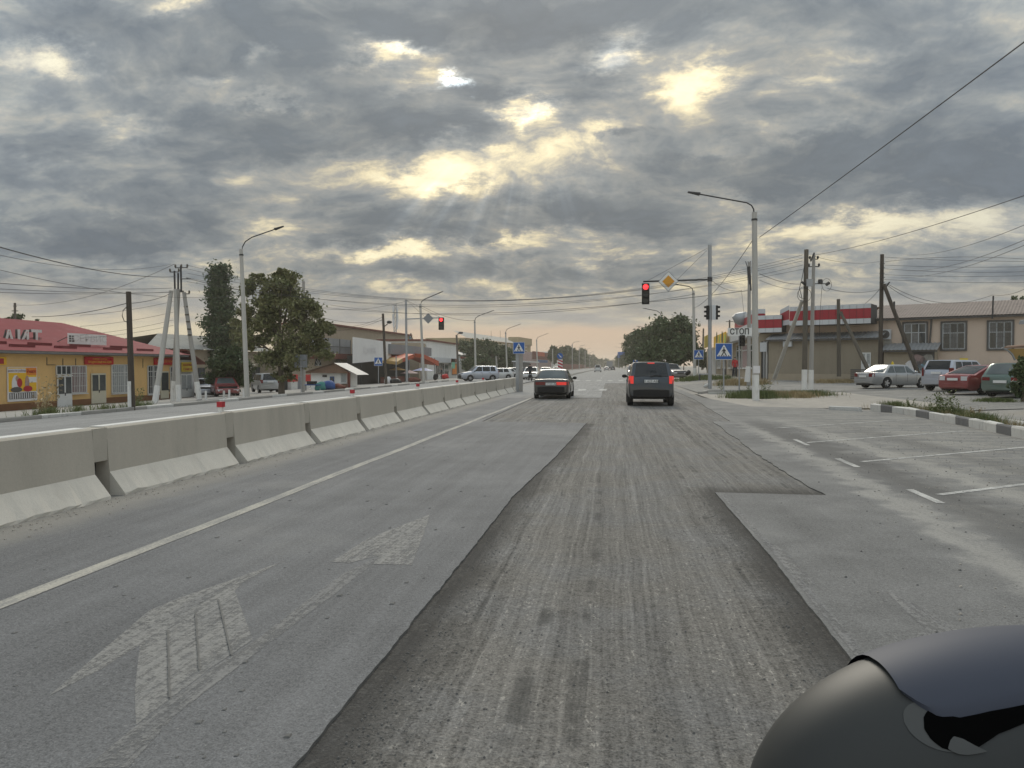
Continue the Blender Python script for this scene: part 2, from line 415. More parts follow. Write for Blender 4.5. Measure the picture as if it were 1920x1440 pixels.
M = dict(
 asph=asphalt('asphalt_old', (.160, .161, .164), dust=dust_left, tint=(.30, .285, .255), streak=.18, patch=.2),
 asphR=asphalt('asphalt_lot', (.175, .174, .171), dust=dust_lot, tint=(.28, .268, .242), streak=.1, patch=.34, spec_white=.4, tracks=((4.35, -3.2, -.015, .55, (.085, .083, .08), .8), (5.3, -3.0, -.02, .35, (.36, .345, .315), .7), (3.6, -3.6, 0, .30, (.38, .365, .335), .6), (6.3, -2.0, -.01, .5, (.10, .098, .094), .55))),
 asphFar=asphalt('asphalt_far', (.255, .253, .248), streak=.2, patch=.14),
 milled=milled_mat(), ground=ground_mat(),
 line=worn_paint('line_paint', (.47, .445, .385), .2, (.22, .22, .217)),
 ghost=worn_paint('ground_off_paint', (.315, .307, .29), .30, (.20, .20, .20), 12., .36, chip=.43),
 ghost2=worn_paint('ground_off_paint_faint', (.28, .274, .262), .36, (.19, .19, .192), 14., .40, chip=.435),
 whiteln=worn_paint('parking_paint', (.62, .61, .58), .28, (.21, .21, .205), 5.),
 zebra=worn_paint('zebra_paint', (.60, .59, .56), .3, (.27, .27, .265), 4.),
 cut=weathered('cut_edge', (.15, .147, .14), .95, .4, 8, 60),
 conc=weathered('barrier_concrete', (.47, .432, .37), .9, .16, 1.3, 30, .004, streak=True, dirt=(.38, .35, .30)),
 conctoe=weathered('barrier_toe_concrete', (.59, .56, .50), .92, .16, 2.0, 34, .006, dirt=(.48, .45, .40)),
 joint=weathered('joint_mortar', (.45, .415, .355), .95, .12, 5, 40),
 dark=plain('shade_dark', (.035, .034, .033), .9),  # near-black colour stands in for the shade inside openings
 conpole=weathered('pole_concrete', (.46, .445, .41), .9, .15, 2.5, 40, .003, streak=True),
 conpoleD=weathered('pole_concrete_grey', (.34, .325, .30), .9, .18, 2.5, 40, .003, streak=True),
 wood=weathered('pole_wood', (.075, .062, .05), .9, .4, 3, 30, .006, streak=True),
 woodG=weathered('pole_wood_grey', (.12, .105, .085), .9, .4, 3, 30, .006, streak=True),
 whitew=weathered('whitewash', (.70, .69, .66), .9, .12, 3, 30, .002, dirt=(.42, .40, .36)),
 steel=weathered('galvanised', (.36, .37, .38), .5, .12, 4, 30, metal=.5),
 steelD=weathered('dark_steel', (.06, .06, .062), .55, .2, 4, 30, metal=.4),
 black=plain('black_plastic', (.011, .011, .012), .5, spec=.3),
 rubber=plain('tyre_rubber', (.022, .022, .022), .85),
 glass=glassmat('car_glass', (.012, .014, .015), .03),
 glassL=glassmat('car_glass_pale', (.10, .12, .125), .05),
 pane=glassmat('window_glass', (.05, .058, .062), .10),
 paneD=weathered('dim_curtained_pane', (.13, .135, .14), .2, .8, 5, 14, spec=.6),
 paneC=weathered('curtained_pane', (.34, .36, .36), .25, .45, 6, 20, spec=.6),
 paneR=weathered('patterned_curtain_pane', (.22, .14, .14), .3, .7, 14, 30, spec=.6),
 rim=plain('alloy', (.45, .45, .46), .35, .7),
 chrome=plain('chrome', (.6, .6, .6), .15, 1.0),
 plate=plain('number_plate', (.75, .75, .74), .5),
 lampred=plain('tail_lamp', (.16, .008, .008), .25, coat=.5),
 lampon=plain('tail_lamp_lit', (.5, .02, .02), .3, emit=(1, .07, .05), es=.32),
 lampwhite=plain('clear_lamp', (.65, .65, .66), .15, coat=.6),
 redlens=plain('red_signal', (.6, .02, .02), .3, emit=(1, .03, .035), es=2.2),
 darklens=plain('unlit_signal', (.018, .02, .018), .3),
 yellowwall=weathered('yellow_render', (.70, .455, .19), .9, .14, .9, 18, .004, streak=True, dirt=(.58, .37, .16)),
 brownplinth=weathered('brown_plinth', (.20, .095, .045), .9, .2, 2, 20),
 whitewall=weathered('white_render', (.76, .75, .72), .9, .10, 1, 20, streak=True, dirt=(.56, .54, .50)),
 greyclad=weathered('grey_cladding', (.22, .23, .245), .6, .15, 2, 20, streak=True),
 hoard=weathered('white_hoarding', (.76, .74, .72), .8, .10, .9, 14, streak=True, dirt=(.66, .63, .60)),
 hoardG=weathered('grey_hoarding_sheet', (.28, .285, .29), .6, .2, 2, 14, streak=True, metal=.2),
 beige=weathered('beige_render', (.61, .49, .395), .92, .10, .8, 20, .003, streak=True, dirt=(.50, .40, .325)),
 khaki=weathered('khaki_render', (.29, .25, .19), .95, .16, 1.2, 24, .004, streak=True, dirt=(.23, .195, .15)),
 tan=weathered('tan_render', (.38, .32, .24), .95, .16, 1.2, 24, .004),
 redroof=weathered('red_metal_tile', (.275, .055, .058), .55, .2, .8, 8, dirt=(.32, .10, .10)),
 reddark=weathered('dark_red_snowguard', (.17, .03, .035), .5, .2, 2, 10),
 slate=weathered('asbestos_sheet', (.34, .33, .30), .9, .2, 1.0, 16, dirt=(.17, .165, .15)),
 slateB=weathered('brown_sheet_roof', (.25, .205, .18), .85, .16, 1.2, 14, dirt=(.13, .11, .10)),
 tin=weathered('tin_sheet', (.27, .275, .28), .6, .2, 3, 14, metal=.1),
 redpanel=weathered('red_panel', (.34, .008, .022), .4, .14, 2, 10, spec=.5),
 whitepanel=weathered('white_panel', (.58, .60, .62), .4, .10, 2, 10, spec=.5),
 redsign=weathered('red_sign', (.50, .02, .02), .5, .12, 3, 20),
 yellowtext=plain('yellow_lettering', (.75, .42, .06), .6),
 yellowsign=weathered('yellow_sign', (.68, .50, .03), .5, .12, 3, 20),
 orange=weathered('orange_print', (.75, .25, .04), .6, .12, 3, 20),
 amber=weathered('amber_print', (.80, .47, .03), .6, .14, 3, 20),
 whitepr=plain('white_print', (.72, .70, .70), .6),
 skin=plain('skin_tone', (.45, .27, .2), .6),
 hair=plain('dark_hair', (.02, .017, .015), .6),
 redcloth=plain('red_cloth', (.42, .03, .035), .9),
 navy=plain('dark_cloth', (.025, .028, .035), .9),
 blue=plain('sign_blue', (.015, .10, .36), .45),
 white=plain('sign_white', (.74, .74, .72), .5),
 signback=plain('sign_back', (.22, .235, .25), .5, .3),
 signorange=plain('sign_amber', (.66, .30, .01), .45),
 signblack=plain('sign_black', (.015, .015, .015), .5),
 signred=plain('sign_red', (.42, .02, .03), .5),
 doorwhite=weathered('white_door', (.68, .68, .66), .5, .08, 3, 20),
 doorcream=weathered('cream_door', (.58, .54, .42), .6, .08, 3, 20),
 winwhite=plain('window_frame_white', (.62, .62, .60), .5),
 winframe=plain('window_frame_grey_white', (.42, .44, .45), .5),
 windark=plain('window_frame_dark', (.09, .085, .08), .6),
 awning=weathered('orange_awning', (.45, .085, .035), .7, .25, 2, 12),
 awningtan=weathered('tan_awning', (.42, .27, .10), .7, .2, 2, 12),
 green=weathered('mint_banner', (.22, .52, .36), .7, .15, 3, 12),
 lime=weathered('lime_print', (.40, .50, .10), .7, .3, 2.5, 8),
 teal=weathered('teal_plastic', (.06, .24, .22), .6, .15, 3, 12),
 bluet=weathered('blue_plastic', (.03, .08, .25), .6, .15, 3, 12),
 gable=weathered('gable_boards', (.20, .125, .085), .85, .25, 3, 16, streak=True),
 brown=weathered('dark_red_brown', (.16, .055, .04), .9, .3, 2, 10),
 sky_blue=weathered('pale_blue_boards', (.22, .36, .44), .8, .15, 2, 12),
 apart=weathered('ochre_block', (.36, .29, .17), .9, .15, .5, 8),
 bark=weathered('tree_bark', (.11, .09, .07), .95, .4, 4, 24, .01, streak=True),
 leafA=leafmat('leaf_elm', (.085, .10, .036), (.20, .20, .085)),
 leafB=leafmat('leaf_poplar', (.035, .062, .030), (.075, .105, .045)),
 leafC=leafmat('leaf_dark', (.040, .066, .026), (.09, .118, .048)),
 leafD=leafmat('leaf_mixed', (.045, .07, .03), (.10, .122, .052)),
 grassg=leafmat('grass_green', (.075, .105, .03), (.15, .17, .06)),
 grassd=leafmat('grass_dry', (.26, .20, .10), (.38, .30, .17)),
 kerbw=weathered('kerb_white', (.58, .57, .54), .9, .14, 4, 30, .004, dirt=(.34, .32, .29)),
 kerbb=weathered('kerb_grey', (.15, .15, .152), .9, .2, 4, 30, .004, dirt=(.26, .25, .23)),
 pave=weathered('pavement', (.34, .325, .30), .95, .18, .7, 20, .005, dirt=(.25, .235, .21)),
 gravel=weathered('gravel', (.37, .34, .30), .95, .35, 2.2, 45, .02),
 cable=plain('cable_black', (.012, .012, .013), .6),
 cablethin=plain('cable_grey', (.05, .05, .052), .6),
 trim=plain('plastic_trim', (.026, .028, .027), .55),
 mirrorpaint=plain('blue_grey_paint', (.055, .062, .085), .62, .0, coat=.0, spec=.3),
 hoardtext=weathered('faded_lettering', (.64, .61, .59), .8, .1, 2, 14),
 gapshade=plain('gap_shade_black', (.004, .004, .004), 1.0, spec=.0),
 trimlight=plain('pale_lip_and_glint', (.055, .056, .053), .4),
 mauve=weathered('faded_poster', (.36, .26, .25), .8, .4, 4, 12),
)

# ------------------------------------------------------------------ mesh helpers
class MB:
    def __init__(s): s.v, s.f, s.m = [], [], []
    def add(s, vs, fs, mi=0):
        n = len(s.v); s.v += [tuple(map(float, q)) for q in vs]
        s.f += [tuple(i+n for i in f) for f in fs]; s.m += [mi]*len(fs); return s
    def hexa(s, p, mi=0):
        return s.add(p, [(0,3,2,1),(4,5,6,7),(0,1,5,4),(1,2,6,5),(2,3,7,6),(3,0,4,7)], mi)
    def box(s, x0, y0, z0, x1, y1, z1, mi=0):
        return s.hexa([(x0,y0,z0),(x1,y0,z0),(x1,y1,z0),(x0,y1,z0),(x0,y0,z1),(x1,y0,z1),(x1,y1,z1),(x0,y1,z1)], mi)
    def tube(s, pts, rad, n=8, mi=0, cap=True):
        pts = [np.array(p, float) for p in pts]; k = len(pts)
        rad = [rad]*k if isinstance(rad, (int, float)) else rad
        vs, fs = [], []
        for i, p in enumerate(pts):
            t = pts[min(i+1, k-1)] - pts[max(i-1, 0)]; t = t/(np.linalg.norm(t)+1e-9)
            a = np.cross(t, (0, 0, 1)) if abs(t[2]) < .95 else np.cross(t, (1, 0, 0))
            a = a/np.linalg.norm(a); b = np.cross(t, a)
            for j in range(n):
                q = 2*PI*j/n + PI/n
                vs.append(p + rad[i]*(a*math.cos(q) + b*math.sin(q)))
        for i in range(k-1):
            for j in range(n):
                fs.append((i*n+j, i*n+(j+1) % n, (i+1)*n+(j+1) % n, (i+1)*n+j))
        if cap: fs += [tuple(range(n))[::-1], tuple((k-1)*n+j for j in range(n))]
        return s.add(vs, fs, mi)
    def disc(s, c, ax_u, ax_v, r, h, n=16, mi=0):
        """short cylinder: u,v span its face, extruded by vector h"""
        c, u, v, h = (np.array(q, float) for q in (c, ax_u, ax_v, h))
        vs = [c + r*(u*math.cos(2*PI*j/n) + v*math.sin(2*PI*j/n)) for j in range(n)]
        vs += [q + h for q in vs]
        fs = [tuple(range(n))[::-1], tuple(range(n, 2*n))] + [(j, (j+1) % n, n+(j+1) % n, n+j) for j in range(n)]
        return s.add(vs, fs, mi)
    def prism(s, poly, h, mi=0):
        """closed outline of 3-D points extruded by vector h"""
        n = len(poly); h = np.array(h, float)
        vs = [np.array(p, float) for p in poly]; vs += [q + h for q in vs]
        return s.add(vs, [tuple(range(n))[::-1], tuple(range(n, 2*n))] + [(j, (j+1) % n, n+(j+1) % n, n+j) for j in range(n)], mi)
    def grid(s, P, mi=0):
        """P[i][j] points"""
        a, b = len(P), len(P[0])
        return s.add([q for r in P for q in r], [(i*b+j, i*b+j+1, (i+1)*b+j+1, (i+1)*b+j) for i in range(a-1) for j in range(b-1)], mi)
    def ellipsoid(s, c, r, n=10, mi=0):
        c = np.array(c); vs, fs = [], []
        for i in range(n+1):
            th = PI*i/n
            for j in range(2*n):
                ph = PI*j/n
                vs.append(c + np.array([r[0]*math.sin(th)*math.cos(ph), r[1]*math.sin(th)*math.sin(ph), r[2]*math.cos(th)]))
        k = 2*n
        for i in range(n):
            for j in range(k): fs.append((i*k+j, (i+1)*k+j, (i+1)*k+(j+1) % k, i*k+(j+1) % k))
        return s.add(vs, fs, mi)

MW = {}
def thing(name, label, cat, loc=(0, 0, 0), rz=0.0, group=None, kind=None):
    o = bpy.data.objects.new(name, None); COL.objects.link(o)
    o.location = tuple(map(float, loc)); o.rotation_euler = (0, 0, rz); o.empty_display_size = .3
    MW[o.name] = Matrix.Translation(Vector(tuple(map(float, loc)))) @ Matrix.Rotation(rz, 4, 'Z')
    tag(o, label, cat, group, kind); return o

def tag(o, label=None, cat=None, group=None, kind=None):
    if label: o['label'] = label
    if cat: o['category'] = cat
    if group: o['group'] = group
    if kind: o['kind'] = kind
    return o

def mesh_of(name, mb, mats, smooth=False, ang=40):
    me = bpy.data.meshes.new(name); me.from_pydata(mb.v, [], mb.f)
    for m in mats if isinstance(mats, (list, tuple)) else [mats]: me.materials.append(m)
    if any(mb.m): me.polygons.foreach_set('material_index', mb.m)
    if smooth:
        me.polygons.foreach_set('use_smooth', [True]*len(me.polygons))
        try: me.set_sharp_from_angle(angle=math.radians(ang))
        except Exception: pass
    me.update(); return me

def part(name, mb, mats, parent=None, smooth=False, world=True, label=None, kind=None):
    """one mesh object; world=True: the mesh is given in world coordinates"""
    me = mb if isinstance(mb, bpy.types.Mesh) else mesh_of(name, mb, mats, smooth)
    o = bpy.data.objects.new(name, me); COL.objects.link(o)
    if parent is not None:
        o.parent = parent; MW[o.name] = MW[parent.name]
        if world: me.transform(MW[parent.name].inverted())
    else: MW[o.name] = Matrix.Identity(4)
    if label: o['label'] = label
    if kind: o['kind'] = kind
    return o

def single(name, mb, mats, label, cat, group=None, kind=None, smooth=False, base=None):
    """a thing that is one mesh, its origin at its base"""
    o = part(name, mb, mats, None, smooth)
    if base is not None:
        o.data.transform(Matrix.Translation(-Vector(tuple(map(float, base))))); o.location = tuple(map(float, base))
    return tag(o, label, cat, group, kind)

def shared(name, me, parent, loc=(0, 0, 0), rot=(0, 0, 0), label=None):
    o = bpy.data.objects.new(name, me); COL.objects.link(o); o.parent = parent
    o.location = loc; o.rotation_euler = rot; MW[o.name] = MW[parent.name]
    return o

def text_mesh(txt, size, depthz=.01, bold=False):
    cu = bpy.data.curves.new('lettering', 'FONT'); cu.body = txt; cu.size = size; cu.extrude = depthz
    cu.align_x = 'CENTER'; cu.align_y = 'CENTER'; cu.resolution_u = 2
    if bold: cu.offset = size*.018
    o = bpy.data.objects.new('lettering', cu); COL.objects.link(o)
    dg = bpy.context.evaluated_depsgraph_get()
    me = bpy.data.meshes.new_from_object(o.evaluated_get(dg))
    bpy.data.objects.remove(o); bpy.data.curves.remove(cu)
    return me

def put_text(txt, size, mat, parent, c, u=(1, 0, 0), v=(0, 0, 1), name='lettering', width=None, bold=False):
    me = text_mesh(txt, size, .006, bold)
    xs = [q.co.x for q in me.vertices]
    k = width/(max(xs)-min(xs)) if width and xs else 1.0
    u, v, c = Vector(u), Vector(v), Vector(tuple(map(float, c)))
    w = u.cross(v)
    me.transform(Matrix(((u.x*k, v.x, w.x, c.x), (u.y*k, v.y, w.y, c.y), (u.z*k, v.z, w.z, c.z), (0, 0, 0, 1))))
    me.materials.clear(); me.materials.append(mat)
    return part(name, me, mat, parent)

class Plane:
    """vertical plane through two ground points; u runs along it, n points to the camera"""
    def __init__(s, p0, p1):
        s.o = np.array([p0[0], p0[1], 0.0]); d = np.array([p1[0]-p0[0], p1[1]-p0[1], 0.0]); s.d = d/np.linalg.norm(d)
        n = np.array([s.d[1], -s.d[0], 0.0]); s.n = n if (CP - s.o) @ n > 0 else -n
    def at(s, px, py, off=0.0):
        r = ray(px, py); o = s.o + s.n*off
        return CP + r*(((o - CP) @ s.n)/(r @ s.n))
    def u(s, px, py=690, off=0.0): return float((s.at(px, py, off) - s.o) @ s.d)
    def z(s, px, py, off=0.0): return float(s.at(px, py, off)[2])
    def p(s, u, z, n=0.0): return s.o + s.d*u + s.n*n + np.array([0, 0, z])
    def box(s, mb, u0, u1, z0, z1, n0, n1, mi=0):
        if u0 > u1: u0, u1 = u1, u0
        return mb.hexa([s.p(u0,z0,n0), s.p(u1,z0,n0), s.p(u1,z0,n1), s.p(u0,z0,n1), s.p(u0,z1,n0), s.p(u1,z1,n0), s.p(u1,z1,n1), s.p(u0,z1,n1)], mi)
    def rect(s, px0, py0, px1, py1, off=0.0):
        xm, ym = (px0+px1)/2, (py0+py1)/2
        return s.u(px0, ym, off), s.u(px1, ym, off), s.z(xm, py1, off), s.z(xm, py0, off)

def window(pl, r, cols, rows, fm, pm, parent, off=0.0, bar=.05, transom=None, grille=0, sill=True):
    u0, u1, z0, z1 = r; u0, u1 = min(u0, u1), max(u0, u1)
    zs = [z0 + (z1-z0)*i/rows for i in range(rows+1)]
    if transom: zs = [z0, z0 + (z1-z0)*transom, z1]
    us = [u0 + (u1-u0)*i/cols for i in range(cols+1)]
    mb = MB()
    for i, u in enumerate(us):
        pl.box(mb, u-bar/2, u+bar/2, z0, z1, off, off+.07)
    for z in zs:
        for a, b in zip(us[:-1], us[1:]): pl.box(mb, a+bar/2, b-bar/2, z-bar/2, z+bar/2, off, off+.066)
    w = part('window', mb, fm, parent)
    for a, b in zip(us[:-1], us[1:]):
        for c, d in zip(zs[:-1], zs[1:]):
            pm_ = pm[(us.index(a)+zs.index(c)) % len(pm)] if isinstance(pm, list) else pm
            part('pane', pl.box(MB(), a+bar/2, b-bar/2, c+bar/2, d-bar/2, off+.002, off+.03), pm_, w)
    if grille:
        g = MB(); n = grille
        for i in range(1, n):
            u = u0 + (u1-u0)*i/n; pl.box(g, u-.012, u+.012, z0+.05, z1-.05, off+.10, off+.12)
        for z in (z0+.25*(z1-z0), z0+.62*(z1-z0)): pl.box(g, u0+.03, u1-.03, z-.012, z+.012, off+.122, off+.135)
        part('grille', g, fm, w)
    if sill: part('sill', pl.box(MB(), u0-.05, u1+.05, z0-.10, z0-.04, off, off+.14), fm, w)
    return w

def door(pl, r, mat, pm, parent, off=0.0, glass_from=.5, cols=2):
    u0, u1, z0, z1 = r; u0, u1 = min(u0, u1), max(u0, u1)
    d = part('door', pl.box(MB(), u0, u1, z0, z1, off, off+.06), mat, parent)
    zg = z0 + (z1-z0)*glass_from; w = (u1-u0)/cols
    for i in range(cols):
        part('pane', pl.box(MB(), u0+w*i+.07, u0+w*(i+1)-.07, zg, z1-.10, off+.062, off+.075), pm, d)
    part('handle', pl.box(MB(), u0+w-.03, u0+w+.0, zg-.12, zg+.06, off+.062, off+.11), M['steelD'], d)
    return d

def corrug(pl, u0, u1, e_n, e_z, r_n, r_z, pitch, amp, du=0.0, mi=0, mb=None, r_u0=None, r_u1=None):
    """corrugated sheet from eave line (n, z) to ridge line; optional hip (ridge shorter than eave)"""
    mb = mb or MB(); n = max(4, int(abs(u1-u0)/pitch*2))
    r_u0 = u0 if r_u0 is None else r_u0; r_u1 = u1 if r_u1 is None else r_u1
    P = [[], []]
    for i in range(n+1):
        t = i/n; dz = amp if i % 2 else 0.0
        ue = u0 + (u1-u0)*t; 
        P[0].append(pl.p(ue, e_z+dz, e_n))
        ur = min(max(ue, min(r_u0, r_u1)), max(r_u0, r_u1)) if (r_u0, r_u1) != (u0, u1) else ue
        f = 1.0
        if ur != ue:       # clipped by the hip line
            edge = r_u0 if abs(ue-r_u0) < abs(ue-r_u1) else r_u1
            e0 = u0 if edge == r_u0 else u1
            f = abs(ue-e0)/max(1e-6, abs(edge-e0))
        P[1].append(pl.p(ue, e_z+(r_z-e_z)*f+dz, e_n+(r_n-e_n)*f))
    return mb.grid(P, mi)

# ------------------------------------------------------------------ terrain and roads
def sheet(xs, ys, dz, zf=gz):
    return MB().grid([[(x, y, zf(x, y)+dz) for x in xs] for y in ys])

xs = list(np.concatenate([[-3000, -800, -250, -120], np.arange(-70, 70, 2.0), [75, 120, 250, 800, 3000]]))
ys = list(np.concatenate([[-300, -60, -20], np.arange(-8, 160, 4.0), [180, 240, 400, 800, 1600, 4000]]))
single('ground', sheet(xs, ys, -.07), M['ground'], 'dusty pale ground spreading around the road and shops', None, kind='structure')

def rough_edge(pts, step=.12, amp=.03, close=False):
    """subdivide a polyline and make it ragged"""
    out_ = []; w_ = 0.0
    for a, b in zip(pts[:-1], pts[1:]):
        a, b = np.array(a, float), np.array(b, float); L = np.linalg.norm(b-a)
        k = max(1, min(140, int(L/step))); t = np.array([-(b-a)[1], (b-a)[0]])/max(L, 1e-6)
        for i in range(k):
            q = a + (b-a)*i/k
            w_ = w_*.72 + rng.normal(0, amp*.55)
            if i: q = q + t*(w_ + rng.normal(0, amp*.25))
            out_.append(tuple(q))
    out_.append(tuple(pts[-1])); return out_

def slab(name, outline, z1, z0, mat, label, side=None, kind='structure'):
    poly = [Vector((p[0], p[1], 0)) for p in outline]
    tris = geometry.tessellate_polygon([poly]); n = len(poly)
    area = sum(poly[i].x*poly[(i+1) % n].y - poly[(i+1) % n].x*poly[i].y for i in range(n))
    mb = MB(); vs = [(p.x, p.y, z1) for p in poly]; fs = []
    for t in tris:
        a, b, c = (poly[i] for i in t)
        fs.append(tuple(t) if (b-a).cross(c-a).z > 0 else tuple(t)[::-1])
    mb.add(vs, fs, 0)
    sv, sf = [], []
    for i in range(n):
        p, q = poly[i], poly[(i+1) % n]; k = len(sv)
        sv += [(p.x, p.y, z1-.0005), (q.x, q.y, z1-.0005), (q.x, q.y, z0), (p.x, p.y, z0)]
        sf.append((k, k+3, k+2, k+1) if area > 0 else (k, k+1, k+2, k+3))
    mb.add(sv, sf, 1)
    return tag(part(name, mb, [mat, side or M['cut']]), label, None, None, kind)

ZM = -.016
milled = single('milled_road', MB().grid([[(x, y, ZM) for x in np.arange(-4.3, 4.31, .2)] for y in np.concatenate([np.arange(-6, 12, .4), np.arange(12, 74, 2)])]),
                M['milled'], 'strip of planed grey asphalt down the middle lane', None, kind='structure')
EL = rough_edge([(-1.22, -8), (-1.22, 3), (-1.19, 6), (-1.19, 9), (-.99, 12.8), (-.72, 21.0)], .05, .0055)
slab('road', [(-6.9, -8)] + EL + rough_edge([(-.72, 21.0), (-3.64, 21.2)], .2, .012)[1:] + [(-3.74, 28), (-3.84, 37.3), (-6.9, 37.3)],
     0.0, -.065, M['asph'], 'left lane of old grey asphalt beside the concrete barrier')
FAR = [(-6.9, 37.3)] + rough_edge([(-3.84, 37.3), (-.6, 37.7)], .25, .012) + rough_edge([(-.6, 37.7), (-.70, 68.9)], .4, .02)[1:] + [(3.9, 69.2), (4.6, 69.0), (4.6, 900), (-6.9, 900)]
slab('road', FAR, 0.0, -.065, M['asphFar'], 'far carriageway of grey asphalt running to the horizon')
ER = rough_edge([(1.24, -8), (1.24, 3.2), (1.28, 6.5), (1.24, 9.66)], .05, .004) + rough_edge([(1.24, 9.66), (2.54, 9.62)], .15, .006)[1:] + \
     rough_edge([(2.54, 9.62), (2.48, 12), (2.58, 16), (2.78, 22.1)], .15, .02)[1:] + rough_edge([(2.78, 22.1), (3.25, 22.15)], .15, .006)[1:] + rough_edge([(3.25, 22.15), (3.72, 36), (3.9, 69.2)], .3, .02)[1:]
slab('parking_lot', [(14.0, -8)] + [(14.0, 22), (9.0, 27.0), (7.6, 29.5), (5.2, 30.5), (4.3, 40), (4.4, 69.0)] + ER[::-1],
     0.0, -.065, M['asphR'], 'right lane and dusty parking bays of worn asphalt')
# opposite carriageway, side road and junction
def strip(name, xs, ys, dz, mat, label):
    return single(name, sheet(xs, ys, dz), mat, label, None, kind='structure')
strip('road', np.arange(-19.4, -6.8, 1.4), np.concatenate([[-10, 0, 10], np.arange(20, 140, 6), [160, 220, 300, 500, 900]]), -.012, M['asphFar'], 'opposite carriageway beyond the barrier, paler and dusty')
strip('side_road', np.arange(5.0, 70, 1.5), [46, 49, 52, 55, 58, 61, 64], -.03, M['asphR'], 'dusty side road turning off past the parked cars')
strip('forecourt', np.arange(12.0, 48, 1.0), np.arange(28, 50, 2.0), -.045, M['asphR'], 'patchy asphalt forecourt where the four cars stand')
strip('gravel_verge', np.arange(4.6, 13, .5), np.arange(30, 46, 1.0), -.02, M['gravel'], 'strip of pale gravel around the lamp post foot')
strip('pavement', np.arange(-32.8, -19.6, 1.1), np.concatenate([[-10, 0, 10], np.arange(20, 140, 6), [160, 220, 300]]), -.02, M['pave'], 'cracked pavement in front of the yellow shop')

# painted marks
def decal(name, pts, mat, z=.004, label=None, zf=None):
    poly = [Vector((p[0], p[1], 0)) for p in pts]; tris = geometry.tessellate_polygon([poly]); fs = []
    for t in tris:
        a, b, c = (poly[i] for i in t)
        fs.append(tuple(t) if (b-a).cross(c-a).z > 0 else tuple(t)[::-1])
    return tag(part(name, MB().add([(p[0], p[1], (zf(p[0], p[1]) if zf else 0)+z) for p in pts], fs), mat), label, None, None, 'structure')
def pxpoly(l): return [tuple(atZ(a, b)[:2]) for a, b in l]
ln = [(-3.99 + .01*math.sin(y), y) for y in np.arange(-8, 37.3, 1.0)]
decal('lane_line', ln + [(x+.135, y) for x, y in ln[::-1]], M['line'], label='pale solid line along the left lane')
g1 = [(92,1305),(180,1230),(280,1145),(345,1118),(405,1098),(533,1052),(458,1090),(440,1108),(474,1200),(400,1250),(255,1360),(252,1300),(262,1210),(190,1255)]
decal('turn_arrow', pxpoly(g1), M['ghost'], .002, 'ground off left turn arrow with dark saw cuts')
decal('turn_arrow', pxpoly([(160,1440),(255,1362),(400,1252),(480,1200),(600,1108),(640,1078),(712,1042),(700,1058),(620,1120),(480,1225),(330,1340),(240,1440)]), M['ghost2'], .002, 'faint shaft of the ground off arrow')
decal('turn_arrow', pxpoly([(620,1054),(690,1010),(806,965),(795,1000),(772,1060),(700,1058),(712,1042),(655,1056)]), M['ghost'], label='ground off arrow head pointing ahead', z=.003)
for a, b in (((313,1183),(316,1310)), ((365,1150),(372,1258)), ((408,1125),(432,1230))):
    p, q = atZ(*a), atZ(*b)
    decal('saw_cut', [tuple(p[:2]), tuple(q[:2]), (q[0]+.011, q[1]), (p[0]+.011, p[1])], M['cut'], .008, 'thin dark saw cut across the arrow')
decal('turn_arrow', pxpoly([(1660,1107),(1730,1138),(1800,1185),(1840,1215),(1860,1260),(1640,1268),(1690,1215),(1735,1180),(1700,1150)]), M['ghost2'], .002, 'ground off arrow on the right lane')
decal('turn_arrow', pxpoly([(1430,1008),(1480,1040),(1530,1095),(1503,1097)]), M['ghost2'], z=.002, label='sliver of a ground off arrow beside the milled edge')
ed = [(1.30, y) for y in np.arange(2.2, 9.3, .3)]
decal('edge_line', [(1.275, 2.0), (1.275, 3.2), (1.315, 6.5), (1.28, 9.4), (1.32, 9.4), (1.375, 6.5), (1.34, 3.2), (1.345, 2.0)], M['ghost2'], .003, 'thin dusty rim along the cut edge')
def bar(px0, py0, px1, py1, w, mat=None, name='parking_line', label=None, z=.004):
    a, b = atZ(px0, py0)[:2], atZ(px1, py1)[:2]; d = b-a; t = np.array([-d[1], d[0]])/np.linalg.norm(d)*w/2
    return decal(name, [tuple(a-t), tuple(b-t), tuple(b+t), tuple(a+t)], mat or M['whiteln'], z, label)
for i, (q, lab) in enumerate([((1760,928,1930,907,.10),'nearest parking bay line, worn white'), ((1705,918,1765,944,.10),'short tick at the nearest bay corner'),
     ((1615,866,1930,838,.10),'second parking bay line from the front'), ((1570,860,1608,876,.10),'short tick at the second bay corner'),
     ((1512,830,1810,808,.09),'third parking bay line from the front'), ((1490,824,1515,835,.09),'short tick at the third bay corner'),
     ((1452,803,1760,783,.08),'farthest parking bay line near the kerb'), ((1400,786,1455,786,.07),'faint dash beyond the farthest bay')]):
    bar(*q, label=lab)
for i, px in enumerate((1083, 1122)):
    q = atZ(px+8, 731); decal('crossing_bar', [(q[0]-.25, q[1]-1.6), (q[0]+.25, q[1]-1.6), (q[0]+.25, q[1]+1.8), (q[0]-.25, q[1]+1.8)], M['zebra'], .004, 'near crossing bar %s' % ('left of the milled lane end', 'next to the milled lane end')[i])
for i in range(9):
    x = -6.4 + i*1.16
    decal('crossing_bar', [(x, 80.5), (x+.5, 80.5), (x+.5, 84.5), (x, 84.5)], M['zebra'], .004, 'worn white bar of the far zebra crossing')
for sx, lab in ((-1.5, 'broken centre line far ahead'), (1.9, 'broken lane line far ahead on the right')):
    for k in range(7):
        y = 96 + k*22
        decal('lane_dash', [(sx-.07, y), (sx+.07, y), (sx+.07, y+7), (sx-.07, y+7)], M['zebra'], .004, lab)
